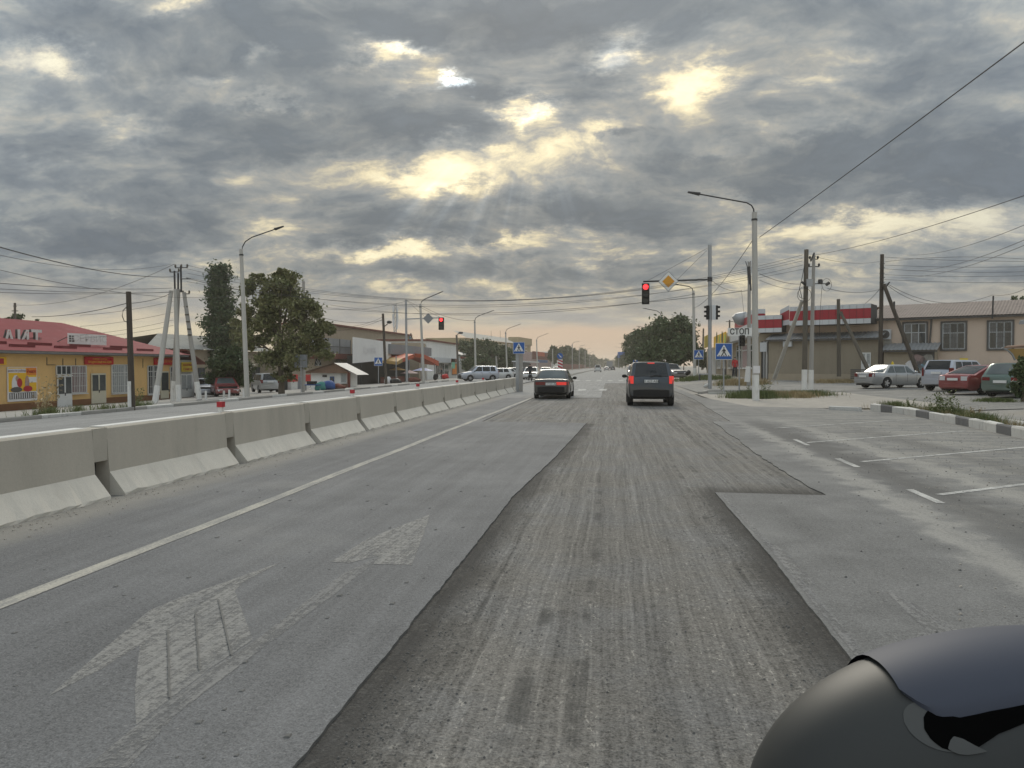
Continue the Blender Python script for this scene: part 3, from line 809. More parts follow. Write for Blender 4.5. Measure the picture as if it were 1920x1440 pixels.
decal('lane_line', [(-6.5, 92), (-6.35, 92), (-6.35, 420), (-6.5, 420)], M['zebra'], .004, 'far edge line beside the median')
lw = [(-13.4, y) for y in np.arange(-5, 120, 4.0)]
decal('lane_line', lw + [(x+.14, y) for x, y in lw[::-1]], M['whiteln'], -.006, 'line along the opposite carriageway', gz)

# ------------------------------------------------------------------ kerbs
def kerb_run(label, pts, L, hgt, wid, mats, gap=.02):
    k = thing('kerb', label, 'kerb', (*pts[0], float(gz(*pts[0]))))
    del k['category']; k['kind'] = 'structure'
    seg = []; 
    for a, b in zip(pts[:-1], pts[1:]):
        a, b = np.array(a), np.array(b); n = max(1, int(round(np.linalg.norm(b-a)/L)))
        seg += [(a+(b-a)*i/n, a+(b-a)*(i+1)/n) for i in range(n)]
    for i, (a, b) in enumerate(seg):
        d = (b-a)/np.linalg.norm(b-a); t = np.array([-d[1], d[0]])*wid/2; a2, b2 = a+d*gap/2, b-d*gap/2
        za, zb = float(gz(*a))-.08, float(gz(*b))-.08; j = rng.normal(0, .012, 4)
        top = hgt+.08
        c = [(*(a2-t*.9), za), (*(b2-t*.9), zb), (*(b2+t*.9), zb), (*(a2+t*.9), za)]
        mid_ = [(*(a2-t), za+top-.03), (*(b2-t), zb+top-.03), (*(b2+t), zb+top-.03), (*(a2+t), za+top-.03)]
        up = [(*(a2-t*.8), za+top+j[0]), (*(b2-t*.8), zb+top+j[1]), (*(b2+t*.8), zb+top+j[2]), (*(a2+t*.8), za+top+j[3])]
        vs = c+mid_+up; fs = [(8,9,10,11), (0,3,2,1)]
        for q in (0, 4):
            for e in range(4): fs.append((q+e, q+(e+1) % 4, q+4+(e+1) % 4, q+4+e))
        part('kerb_stone', MB().add(vs, fs), mats[i % len(mats)], k)
    return k
kw, kb = M['kerbw'], M['kerbb']
P_ = [tuple(ground(*q)[:2]) for q in ((1636,768),(1700,777),(1775,791),(1850,806),(1935,825))]
kerb_run('black and white painted kerb curving along the parking bays', P_, 1.0, .22, .18, [kw, kb, kw, kw, kb, kw])
kerb_run('short loose white kerb stones behind the parking bays', [tuple(ground(*q)[:2]) for q in ((1556,768),(1614,771))], 1.1, .14, .18, [kw])
kerb_run('long pale kerb along the forecourt behind the weeds', [tuple(ground(*q)[:2]) for q in ((1725,768),(1800,779),(1935,801))], 1.2, .10, .15, [kw, kw, M['pave']])
kerb_run('kerb at the right corner of the junction', [(4.75, 44), (5.4, 46), (7, 47.3), (9.6, 47.8)], 1.0, .12, .15, [M['pave']])
kerb_run('kerb along the right side of the far road', [(4.7, 67), (4.75, 88), (4.8, 140)], 3.0, .12, .16, [M['pave']])
kerb_run('crumbling kerb of the opposite carriageway', [(-19.5, 16), (-19.5, 90)], 2.0, .13, .16, [M['pave'], M['kerbw'], M['pave']])
kerb_run('low kerb of the median far ahead', [(-6.7, 90), (-6.9, 150), (-7.2, 300)], 6.0, .14, .2, [M['pave']])

# ------------------------------------------------------------------ concrete barrier
BL, BX = 3.05, -5.80
ybar = 8.38 + 3.10*np.arange(-3, 13)
ORD = ['nearest the camera', 'second from the camera', 'third from the camera', 'fourth from the camera', 'fifth from the camera', 'sixth from the camera', 'seventh from the camera', 'eighth from the camera', 'ninth from the camera', 'tenth from the camera', 'eleventh from the camera', 'twelfth from the camera', 'thirteenth from the camera', 'fourteenth from the camera', 'fifteenth from the camera', 'last before the junction']
def barrier_mesh(toe):
    """a block along +y, its face towards +x; toe = the sloping foot"""
    L, g = 3.10, .26
    if not toe:      # upright body, slightly battered, with a notch under each joint
        prof = [(-.50, 0), (-.20, .0), (-.20, .26), (-.235, .80), (-.255, .82), (-.44, .82), (-.46, .80), (-.50, .26)]
        mb = MB(); n = len(prof)
        for a, b, zc in ((g/2, L-g/2, 0), ):
            vs = [(x, a, z) for x, z in prof] + [(x, b, z) for x, z in prof]
            fs = [tuple(range(n)), tuple(range(2*n-1, n-1, -1))] + [(j, j+n, (j+1) % n+n, (j+1) % n) for j in range(n)]
            mb.add(vs, fs)
        return mesh_of('barrier_body', mb, M['conc'])
    mb = MB()
    prof = [(0.0, 0), (0.0, .035), (-.205, .285), (-.205, 0)]
    n = 4; vs, fs = [], []
    K = 24
    for i in range(K+1):
        y = g/2 + (L-g)*i/K
        for j, (x, z) in enumerate(prof):
            vs.append((x + (rng.normal(0, .006) if j == 1 else 0), y, z + (rng.normal(0, .006) if j in (1,) else 0)))
    for i in range(K):
        for j in range(n): fs.append((i*n+j, (i+1)*n+j, (i+1)*n+(j+1) % n, i*n+(j+1) % n))
    fs += [(0, 1, 2, 3), tuple(K*n+j for j in (3, 2, 1, 0))]
    mb.add(vs, fs)
    return mesh_of('barrier_toe', mb, M['conctoe'])
bm_body, toes = barrier_mesh(False), [barrier_mesh(True) for _ in range(3)]
jm = MB().box(-.47, -.128, .42, -.226, .128, .812); joint_me = mesh_of('joint', jm, M['joint'])
cover_me = mesh_of('recess_back', MB().box(-.40, -.128, 0, -.38, .128, .42), M['dark'])  # dark plate paints the shade in the notch under each joint
white_me = mesh_of('top_line', MB().box(-.46, .13, .815, -.30, 2.97, .826), M['whitew'])
REFL = {4: 0, 6: 1, 8: 2, 10: 3, 12: 4}
for i, y in enumerate(ybar):
    t = thing('barrier_block', 'grey concrete barrier block %s, with sloping pale foot' % ORD[i], 'barrier', (BX, y, 0), 0, 'concrete barrier blocks dividing the road')
    shared('body', bm_body, t, (0, 0, 0)); shared('foot', toes[i % 3], t)
    shared('joint', joint_me, t); shared('recess_shade', cover_me, t); shared('painted_edge', white_me, t)
    if i in REFL:
        r = part('reflector_post', MB().box(-.40, -.035, .82, -.34, .035, .92), M['whitew'], t, world=False)
        part('red_cap', MB().box(-.415, -.05, .90, -.325, .05, .985), M['signred'], r, world=False)
# grit lying along the foot
gm = MB()
for k in range(900):
    y = 5 + 30*rng.random()**1.6; x = BX + .02 + abs(rng.normal(0, .22)); s_ = .003 + .009*rng.random()**2
    gm.hexa([(x-s_, y-s_, .001), (x+s_, y-s_, .001), (x+s_*.8, y+s_, .001), (x-s_, y+s_*.7, .001), (x-s_*.6, y-s_*.6, s_), (x+s_*.6, y-s_*.5, s_), (x+s_*.5, y+s_*.5, s_*1.2), (x-s_*.5, y+s_*.5, s_)])
single('gravel', gm, M['gravel'], 'loose grit along the foot of the barrier', None, kind='stuff')
cm = MB()
for k in range(5000):
    side = rng.random()
    y = 2.2 + 16*rng.random()**2
    x = -1.12 + abs(rng.normal(0, .22)) if side < .45 else (1.16 - abs(rng.normal(0, .18)) if side < .75 else rng.uniform(-1.1, 1.2))
    if side >= .45 and side < .75 and y > 9.5: continue
    s_ = .0018 + .0045*rng.random()**3; z = ZM+.001
    cm.hexa([(x-s_, y-s_, z), (x+s_, y-s_*.8, z), (x+s_*.8, y+s_, z), (x-s_, y+s_*.7, z), (x-s_*.6, y-s_*.6, z+s_), (x+s_*.6, y-s_*.5, z+s_), (x+s_*.5, y+s_*.5, z+s_*1.2), (x-s_*.5, y+s_*.5, z+s_)])
single('debris', cm, M['cut'], 'dark crumbs of planed asphalt lying in the milled lane', None, kind='stuff')

lm_ = MB()
for k in range(5200):
    y = 4.6 + 17*rng.random()**1.3; x = 1.5 + 7.5*rng.random()**.8
    if x < 2.7 + .0*y and y > 9.3: continue
    if x < 3.2 and rng.random() < .6: continue
    s_ = .0025 + .008*rng.random()**3
    lm_.hexa([(x-s_, y-s_, .001), (x+s_, y-s_*.8, .001), (x+s_*.8, y+s_, .001), (x-s_, y+s_*.7, .001), (x-s_*.6, y-s_*.6, s_), (x+s_*.6, y-s_*.5, s_), (x+s_*.5, y+s_*.5, s_*1.2), (x-s_*.5, y+s_*.5, s_)], int(rng.random() < .45))
single('gravel', lm_, [M['gravel'], M['cut']], 'loose grit scattered over the right lane and parking bays', None, kind='stuff')
fl_ = MB()
for k in range(420):
    y = 2.6 + 26*rng.random()**1.4; x = rng.uniform(-5.0, -1.3); s_ = .004 + .014*rng.random()**3
    fl_.hexa([(x-s_, y-s_, .001), (x+s_, y-s_*.8, .001), (x+s_*.8, y+s_*1.6, .001), (x-s_, y+s_*.9, .001), (x-s_*.6, y-s_*.6, s_*.4), (x+s_*.6, y-s_*.5, s_*.4), (x+s_*.5, y+s_*1.2, s_*.5), (x-s_*.5, y+s_*.5, s_*.4)])
single('debris', fl_, M['cut'], 'dark flecks of asphalt scattered over the left lane', None, kind='stuff')

# ------------------------------------------------------------------ cars
_wheel = {}
def wheel_meshes(r, w, spokes=5):
    key = (round(r, 3), round(w, 3), spokes)
    if key not in _wheel:
        def lathe(prof, mb, n=28, mi=0):
            vs, fs = [], []
            for i in range(n):
                a = 2*PI*i/n
                vs += [(x, q*math.cos(a), q*math.sin(a)) for x, q in prof]
            k = len(prof)
            for i in range(n):
                for j in range(k-1): fs.append((i*k+j, i*k+j+1, ((i+1) % n)*k+j+1, ((i+1) % n)*k+j))
            return mb.add(vs, fs, mi)
        rr = r*.66
        ty = lathe([(-w/2, rr*.9), (-w/2, r*.93), (-w*.38, r), (w*.38, r), (w/2, r*.93), (w/2, rr)], MB())
        rm = lathe([(w/2-.012, rr), (w/2-.012, rr*.90), (w/2-.05, rr*.86), (w/2-.06, 0.0)], MB())
        for k in range(spokes):
            a = 2*PI*k/spokes
            u, v = np.array([0, math.cos(a), math.sin(a)]), np.array([0, -math.sin(a), math.cos(a)])
            p = [u*.03 - v*.035, u*rr*.92 - v*.05, u*rr*.92 + v*.05, u*.03 + v*.035]
            rm.prism([q + np.array([w/2-.055, 0, 0]) for q in p], (.04, 0, 0), 1)
        rm.disc((w/2-.06, 0, 0), (0, 1, 0), (0, 0, 1), rr*.22, (.05, 0, 0), 12, 1)
        _wheel[key] = (mesh_of('tyre', ty, M['rubber'], True), mesh_of('rim', rm, [M['black'], M['rim']], True))
    return _wheel[key]

def car(name, label, loc, rz, P, paint, group=None, cat='car', detail=2):
    """P: L W H; belt: z of waist; hood, deck: z; gr=(rear base, roof rear, roof front, screen base) along y from the rear; axles; r wheel radius"""
    L, W_, H = P['L'], P['W'], P['H']; hw = W_/2
    t = thing(name, label, cat, loc, rz, group)
    yr, y1, y2, yf = [q - L/2 for q in P['gr']]
    ax = [q - L/2 for q in P['axles']]; R = P['r']; ra = R*1.17
    belt, hood, deck = P['belt'], P['hood'], P['deck']
    gc = P.get('clear', .2); nose = P.get('nose', .62)*hood
    def up(y):                      # waist / bonnet / boot height
        if y > yf: s_ = (y-yf)/(L/2-yf); return belt + (hood-belt)*min(1, s_*3) - (hood-nose)*max(0, (s_-.25)/.75)**2.2
        if y < yr: s_ = (yr-y)/max(.05, yr+L/2); return belt + (deck-belt)*min(1, s_*2) - .05*s_**3
        return belt
    def wid(y):
        s_ = abs(y)/(L/2); return hw*(1 - P.get('taper', .10)*max(0, (s_-.62)/.38)**2.2)
    ys_ = sorted(set([round(v, 4) for v in list(np.linspace(-L/2+.05, L/2-.05, 44)) + [a+ra*k for a in ax for k in (-1, -.94, -.8, -.55, -.25, 0, .25, .55, .8, .94, 1)] + [-L/2, -L/2+.02, L/2-.02, L/2, yr, yf]]))
    rings = []
    for y in ys_:
        w = wid(y); zt = up(y); e = L/2-abs(y); sh = 1.0; zb = gc
        if e < .05: sh = .965 + .035*math.sqrt(max(0, e/.05))
        if e < .25: zb = gc + .10*(1-e/.25)
        w *= sh; arch = 0
        for a in ax:
            if abs(y-a) <= ra+1e-6: arch = max(arch, R + math.sqrt(max(0, ra**2-(y-a)**2)))
        zlo = max(zb, arch)
        zl2 = max(zb+.12, arch+.01); m_ = max(zl2+.02, min(zt-.16, .55*belt+.22)); 
        top = zt if e >= .05 else zt - .05*(1-e/.05)
        bw = .955 if yr <= y <= yf else .93
        half = [(0, zb), (w*.90 if not arch else w*.97, zlo), (w, zl2), (w*1.0, max(m_, zl2+.02)), (w*.992, max(top-.07, zl2+.03)), (w*bw, top), (w*.6, top+.018), (0, top+.028)]
        rings.append([(x, y, z) for x, z in half] + [(-x, y, z) for x, z in half[-2:0:-1]])
    n = len(rings[0]); mb = MB()
    mb.add([q for r_ in rings for q in r_], [(i*n+j, i*n+(j+1) % n, (i+1)*n+(j+1) % n, (i+1)*n+j) for i in range(len(rings)-1) for j in range(n)] + [tuple(range(n))[::-1], tuple((len(rings)-1)*n+j for j in range(n))])
    # cabin
    wr = P.get('roofw', .74)*hw; zr = H
    def sidex(y, z): return wid(y)*.945 + (wr - wid(0)*.945)*(z-belt)/(zr-belt)
    def roofz(y):
        if y < y1: return belt + (zr-.02-belt)*max(0, (y-yr)/max(.02, y1-yr))**.88
        if y > y2: return belt + (zr-.02-belt)*max(0, (yf-y)/max(.02, yf-y2))**.88
        s_ = (y-y1)/(y2-y1); return zr-.02 + .02*math.sin(PI*s_)
    gy = sorted(set(list(np.linspace(yr, y1, 7)) + list(np.linspace(y1, y2, 9)) + list(np.linspace(y2, yf, 8))))
    g = []
    for y in gy:
        z = max(roofz(y), belt+.002); zs = belt + (z-belt)*.94
        c = min(.10, (z-belt)*.5)
        half = [(sidex(y, belt), belt-.02), (sidex(y, zs), zs), (sidex(y, z)-c*.35, z-.004), (sidex(y, z)*.55, z+.012), (0, z+.018)]
        g.append([(x, y, zz) for x, zz in half] + [(-x, y, zz) for x, zz in half[-2::-1]])
    mb.grid(g)
    part('body', mb, paint, t, True, False)
    ub = MB().box(-hw+.22, -L/2+.12, gc-.02, hw-.22, L/2-.12, belt-.12)
    part('underbody', ub, M['black'], t, False, False)
    # screens
    def screen(ya, yb, nm, lo=.10, hi=.93):
        ps = []
        for i in range(6):
            s_ = lo + (hi-lo)*i/5; y = ya + (yb-ya)*s_
            z = roofz(y); w = (sidex(y, z)-.06)*.97
            sg = -1 if ya < yb else 1
            ps.append([(w*k, y + sg*.012, z + .020 - .012*abs(k)**2) for k in (-.93, -.6, -.3, 0, .3, .6, .93)])
        q = MB().grid(ps); q.grid([[(x, y - (.006 if ya < yb else -.006), z-.012) for x, y, z in r_] for r_ in ps])
        return part(nm, q, M[P.get('glass', 'glass')], t, True, False)
    screen(yr, y1, 'rear_window'); screen(yf, y2, 'windscreen')
    # side windows
    for sd in (-1, 1):
        for (a, b, c, d) in P['side']:          # bottom rear, bottom front, top front, top rear (from the rear)
            a, b, c, d = [q - L/2 for q in (a, b, c, d)]; zb_, zt_ = belt+.03, zr-.10
            ps = []
            for k in range(4):
                s_ = k/3; z = zb_ + (zt_-zb_)*s_; ya, yb = a+(d-a)*s_, b+(c-b)*s_
                ps.append([(sd*(sidex(ya+(yb-ya)*m/4, z)+.007), ya+(yb-ya)*m/4, z) for m in range(5)])
            part('side_window', MB().grid(ps), M[P.get('sglass', P.get('glass', 'glass'))], t, True, False)
        if detail > 1:
            y = yf-.28
            mm = MB().ellipsoid((sd*(hw+.09), y, belt+.06), (.11, .06, .075), 6); mm.box(sd*(hw-.06) if sd > 0 else sd*(hw+.02), y-.03, belt+.0, sd*(hw+.02) if sd > 0 else sd*(hw-.06), y+.03, belt+.05)
            part('wing_mirror', mm, P.get('mirror', paint), t, True, False)
            for yd in P['doors']:
                hd = MB(); sl = MB()
                yd -= L/2; sl.box(sd*hw-.004 if sd > 0 else -hw-.0035, yd-.006, gc+.18, sd*hw+.0035 if sd > 0 else -hw+.004, yd+.006, belt-.05)
                hd.box(*( (hw-.01, yd+.06, belt-.14, hw+.016, yd+.24, belt-.11) if sd > 0 else (-hw-.016, yd+.06, belt-.14, -hw+.01, yd+.24, belt-.11)))
                part('door_gap', sl, M['black'], t, False, False); part('door_handle', hd, P.get('mirror', paint), t, False, False)
            if P.get('mould'):
                z = P['mould']; md = MB().box(*((hw-.01, ax[0]+ra, z, hw+.014, ax[1]-ra, z+.09) if sd > 0 else (-hw-.014, ax[0]+ra, z, -hw+.01, ax[1]-ra, z+.09)))
                part('side_moulding', md, M['trim'], t, False, False)
    # wheels
    tm, rm = wheel_meshes(R, P.get('tw', .21), P.get('spokes', 5))
    for a in ax:
        for sd in (-1, 1):
            wh = shared('wheel', tm, t, (sd*(hw-P.get('tw', .21)/2+.004), a, R), (0, 0, 0 if sd > 0 else PI))
            rmo = shared('rim', rm, wh)
    # lamps, bumpers, plate
    wb = wid(-L/2)*.965; wf = wid(L/2)*.965
    bmat = P.get('bumper', paint)
    for sg, wv, nm in ((-1, wb, 'rear_bumper'), (1, wf, 'front_bumper')):
        y0 = sg*(L/2); b0, b1 = P.get('bz', (.30, .52)); q = MB(); pr = []
        for x, dy in ((-wv*1.03, -.16), (-wv*1.0, -.02), (-wv*.6, .035), (0, .045), (wv*.6, .035), (wv*1.0, -.02), (wv*1.03, -.16)):
            pr.append([(x, y0+sg*(dy-.05), b0), (x, y0+sg*dy, b0+.04), (x, y0+sg*dy, b1-.03), (x, y0+sg*(dy-.05), b1)])
        q.grid(pr); part(nm, q, bmat, t, True, False)
    for sd in (-1, 1):
        x0, x1, z0, z1 = P['tail']
        pr = [[(sd*(wb*x0), -L/2-.012, z), (sd*wb*(x0+x1)/2, -L/2-.014, z), (sd*wb*x1*.98, -L/2-.004, z), (sd*(wid(-L/2+.14)*min(1, x1)+.006), -L/2+.13, z)] for z in (z0, (z0+z1)/2, z1)]
        q = MB().grid(pr); lit = P.get('lit', 0)
        mt = M['lampon'] if (lit == 2 or (lit == 1 and sd > 0)) else P.get('tailmat', M['lampred'])
        tl = part('tail_lamp', q, mt, t, True, False)
        if P.get('tail2'):
            part('reversing_lamp', MB().box(*sorted_box(sd*wb*x0*1.05, -L/2-.02, z0+.02, sd*wb*(x0*1.05+.06), -L/2-.012, z1-.03)), M['lampwhite'], tl, False, False)
        h0, h1, k0, k1 = P.get('head', (.5, .98, nose-.12, nose+.02))
        pr = [[(sd*wf*h0, L/2+.010, z), (sd*wf*h1*.98, L/2+.003, z), (sd*(wid(L/2-.16)+.006), L/2-.15, z)] for z in (k0, k1)]
        part('headlight', MB().grid(pr), M['lampwhite'], t, True, False)
    part('grille', MB().box(-wf*.45, L/2+.004, nose-.14, wf*.45, L/2+.02, nose-.02), M['black'], t, False, False)
    pz = P.get('pz', .62)
    pl_ = part('number_plate', MB().box(-.26, -L/2-.06, pz, .26, -L/2-.026, pz+.115), M['plate'], t, False, False)
    if P.get('ptext'):
        me = text_mesh(P['ptext'], .13, .003); me.transform(Matrix.Translation((0, -L/2-.064, pz+.055)) @ Matrix.Rotation(PI/2, 4, 'X')); me.materials.clear(); me.materials.append(M['signblack'])
        part('lettering', me, None, pl_, False, False)
    return t

def sorted_box(x0, y0, z0, x1, y1, z1): return (min(x0, x1), min(y0, y1), z0, max(x0, x1), max(y0, y1), z1)

SEDAN = dict(L=4.72, W=1.75, H=1.41, belt=.90, hood=.86, deck=.95, gr=(.78, 1.45, 2.75, 3.42), axles=(.98, 3.74), r=.315, clear=.2, roofw=.72,
             side=[(1.02, 1.62, 1.62, 1.40), (1.68, 2.48, 2.48, 1.68), (2.56, 3.16, 2.72, 2.56)], doors=(1.66, 2.55, 3.3), tail=(.42, 1.0, .66, .86), pz=.66, taper=.12)
SUV = dict(L=4.42, W=1.80, H=1.72, belt=1.08, hood=1.03, deck=1.02, gr=(.05, .36, 2.55, 3.22), axles=(.80, 3.42), r=.345, clear=.26, roofw=.77, tw=.225,
           side=[(.40, 1.02, 1.02, .52), (1.10, 1.95, 1.95, 1.10), (2.03, 2.90, 2.50, 2.03)], doors=(1.06, 2.0, 3.0), tail=(.80, 1.0, .86, 1.16), bz=(.34, .66), pz=.92, taper=.07, nose=.78)
WAGON = dict(L=4.6, W=1.71, H=1.46, belt=.92, hood=.86, deck=.93, gr=(.06, .50, 2.75, 3.42), axles=(.92, 3.52), r=.31, clear=.2, roofw=.73,
             side=[(.50, 1.35, 1.35, .66), (1.43, 2.3, 2.3, 1.43), (2.38, 3.12, 2.68, 2.38)], doors=(1.4, 2.34, 3.2), tail=(.56, 1.0, .70, .84), pz=.62, taper=.10)
FASTB = dict(SEDAN, gr=(.42, 1.75, 2.72, 3.40), deck=.93, H=1.38, side=[(1.30, 1.86, 1.86, 1.75), (1.94, 2.55, 2.55, 1.94), (2.62, 3.14, 2.70, 2.62)], tail=(.5, 1.0, .68, .84))
HATCH = dict(SEDAN, L=4.1, W=1.68, H=1.44, gr=(.12, .60, 2.2, 2.9), axles=(.72, 3.2), side=[(.62, 1.3, 1.3, .75), (1.4, 2.55, 2.2, 1.4)], doors=(1.35, 2.7), tail=(.7, 1.0, .66, .9))
VAN = dict(SUV, L=4.7, W=1.74, H=1.85, belt=1.05, gr=(.04, .22, 3.2, 4.0), hood=1.0, axles=(.85, 3.7), side=[(.35, 1.3, 1.3, .42), (1.4, 2.4, 2.4, 1.4), (2.5, 3.6, 3.15, 2.5)], doors=(1.35, 2.45, 3.7))
def cp(n, c, m=.3, d=.25): return carpaint('car_paint_'+n, c, m, d)
pb, ps, pd = cp('black', (.010, .010, .011), .1, .10), cp('silver', (.40, .41, .42), .6), cp('dark_blue', (.016, .027, .040), .3, .12)
psb, pr_, pg, pw = cp('pale_silver', (.50, .53, .60), .5), cp('red', (.26, .010, .016), .2), cp('grey_green', (.10, .165, .145), .4), cp('white', (.66, .66, .65), .0)
pgold = cp('grey', (.22, .22, .225), .5)
tq = M['trim']

z0 = 0.0
q = atD(1033, 747, 36.3)
car('sedan_car', 'black sedan waiting at the red light in the left lane', (q[0], q[1]+2.36, -.016), 0, dict(SEDAN, bumper=M['black'], mirror=M['black'], lit=1, ptext='B 7135 AB', tail=(.34, 1.0, .67, .81), bz=(.28, .60), glass='glassL'), pb)
q = atD(1221, 760, 29.8)
suv = car('suv_car', 'dark blue boxy off-roader with lit brake lamps in the planed lane', (q[0], q[1]+2.2, -.016), 0,
    dict(SUV, bumper=M['black'], mirror=M['black'], lit=2, ptext='01 623 ABK', tail=(.84, 1.0, .88, 1.18), clear=.3, r=.36), pd)
for sx in (-.58, .58):
    rk = MB().tube([(sx, -1.75, 1.73), (sx, -1.6, 1.79), (sx, .1, 1.80), (sx, .3, 1.74)], .022, 6)
    part('roof_rail', rk, M['black'], suv, True, False)
part('high_brake_lamp', MB().box(-.13, -1.90, 1.655, .13, -1.83, 1.70), M['lampon'], suv, False, False)
part('rear_wiper', MB().tube([(-.05, -2.20, 1.13), (.12, -2.165, 1.20), (.42, -2.17, 1.17)], .014, 5), M['black'], suv, False, False)
part('exhaust_pipe', MB().tube([(.5, -2.22, .30), (.5, -1.9, .31)], .03, 8), M['steelD'], suv, False, False)
# four cars on the forecourt at the right
def lot(px, py, d, rz, dz=0):
    p = atD(px, py, d); return (p[0], p[1], float(gz(p[0], p[1]))-.035), rz
GR = 'cars parked nose-in on the right forecourt'
l, r_ = lot(1672, 722, 46.8, math.radians(-62)); c_ = car('sedan_car', 'silver rounded sedan farthest along the parked row, by the brace pole', l, r_, dict(SEDAN, L=4.5, ptext='', taper=.18, tail=(.62, 1.0, .68, .90), glass='glassL', sglass='glassL'), ps, GR)
part('roof_sign', MB().prism([(-.10, .0, 1.41), (.10, 0, 1.41), (0, 0, 1.60)], (0, .08, 0)), M['yellowsign'], c_, False, False)
l, r_ = lot(1800, 726, 42.0, math.radians(-52)); c_ = car('suv_car', 'pale silver taxi van with roof lamp between silver sedan and red car', l, r_, dict(SUV, L=4.5, W=1.8, H=1.66, tail=(.84, 1.0, .80, 1.24), roofw=.79, mirror=psb), psb, GR)
part('roof_sign', MB().box(-.18, .25, 1.66, .18, .42, 1.76), M['yellowsign'], c_, False, False)
l, r_ = lot(1846, 733, 37.0, math.radians(-58)); car('sedan_car', 'dark red fastback car with white stickers at the tail', l, r_, dict(FASTB, L=4.55, tailmat=M['lampwhite'], tail=(.55, .98, .66, .86), taper=.15), pr_, GR)
l, r_ = lot(1924, 741, 33.6, math.radians(-50)); car('estate_car', 'grey green estate car nearest the shrub at the picture edge', l, r_, dict(WAGON, L=4.55, glass='glassL', ptext='', mould=.42, tail=(.56, 1.0, .72, .86)), pg, GR)
# beyond the barrier and across the junction
def put(px, d, rz, P, paint, name, label, grp=None, dz=0, det=1):
    p = atD(px, 700, d); return car(name, label, (p[0], p[1], float(gz(p[0], p[1]))+dz), math.radians(rz), P, paint, grp, 'car', det)
LG = 'cars standing at the left side of the junction'
put(897, 87, 118, dict(SUV, mirror=M['black'], bumper=M['black']), psb, 'suv_car', 'silver off-roader turned towards the left kerb beyond the barrier end', LG, 0, 2)
put(931, 96, 112, dict(HATCH), pw, 'hatchback_car', 'white hatchback half behind the silver off-roader', LG)
put(946, 106, 115, dict(SEDAN), pw, 'sedan_car', 'white saloon behind the white hatchback', LG)
put(958, 116, 100, dict(WAGON), pd, 'estate_car', 'dark estate car last in the row by the grey sign column', LG)
put(997, 92, 180, dict(WAGON, W=1.78), pw, 'estate_car', 'white car facing us left of the black sedan', LG)
put(1024, 108, 180, dict(SEDAN), ps, 'sedan_car', 'pale saloon facing us behind the black sedan roof', LG)
put(1045, 128, 180, dict(HATCH), pw, 'hatchback_car', 'small white car facing us behind the striped marker', LG)
FG = 'traffic on the far road'
put(1121, 200, 0, dict(VAN), pw, 'passenger_van', 'white passenger van driving away on the far road', FG)
put(1137.5, 262, 0, dict(SEDAN), ps, 'sedan_car', 'grey saloon driving away right of the white van', FG)
put(1149, 275, 0, dict(HATCH), pd, 'hatchback_car', 'dark hatchback driving away, rightmost of the far traffic', FG)
def lorry(px, d):
    p = atD(px, 700, d); t = thing('lorry', 'grey box lorry far ahead above the saloons', 'lorry', (p[0], p[1], 0), 0, FG)
    part('box', MB().box(-1.25, -4, 1.0, 1.25, 2, 3.6), M['greyclad'], t, False, False)
    part('cab', MB().box(-1.15, 2.1, .6, 1.15, 3.9, 2.7), M['whitepanel'], t, False, False)
    part('chassis', MB().box(-.5, -4, .5, .5, 3.9, .98), M['black'], t, False, False)
    tm, rm = wheel_meshes(.5, .3)
    for y in (-2.6, 2.8):
        for sd in (-1, 1): w = shared('wheel', tm, t, (sd*1.05, y, .5), (0, 0, 0 if sd > 0 else PI)); shared('rim', rm, w)
lorry(1143, 330)
put(1190, 96, 180, dict(SUV), pgold, 'suv_car', 'grey off-roader facing us, half hidden left of the dark off-roader', 'cars behind the dark off-roader')
put(1258, 84, 200, dict(SUV, L=4.9), pgold, 'pickup_car', 'grey pickup standing right of the dark off-roader roof', 'cars behind the dark off-roader')
PG = 'cars parked by the left shops'
put(421, 59, 214, dict(SEDAN, glass='glassL'), pr_, 'sedan_car', 'dark red saloon with pale windscreen parked beside the lamp post', PG)
put(386, 62, 214, dict(HATCH), psb, 'hatchback_car', 'pale blue hatchback parked behind the pole props', PG)
put(404, 68, 220, dict(SEDAN), pb, 'sedan_car', 'black saloon in the shade of the dark bush', PG)
put(497, 68, 36, dict(VAN, H=1.7), ps, 'passenger_van', 'silver minivan parked under the elm tree', PG)

# ------------------------------------------------------------------ poles and lamps
def pole_mb(b, tpx, r0, r1, n=10): return MB().tube([b, tpx], [r0, r1], n)
def top_at(b, px, py):
    """point above the base at the base's own distance, seen at this pixel"""
    return atD(px, py, depth(b))

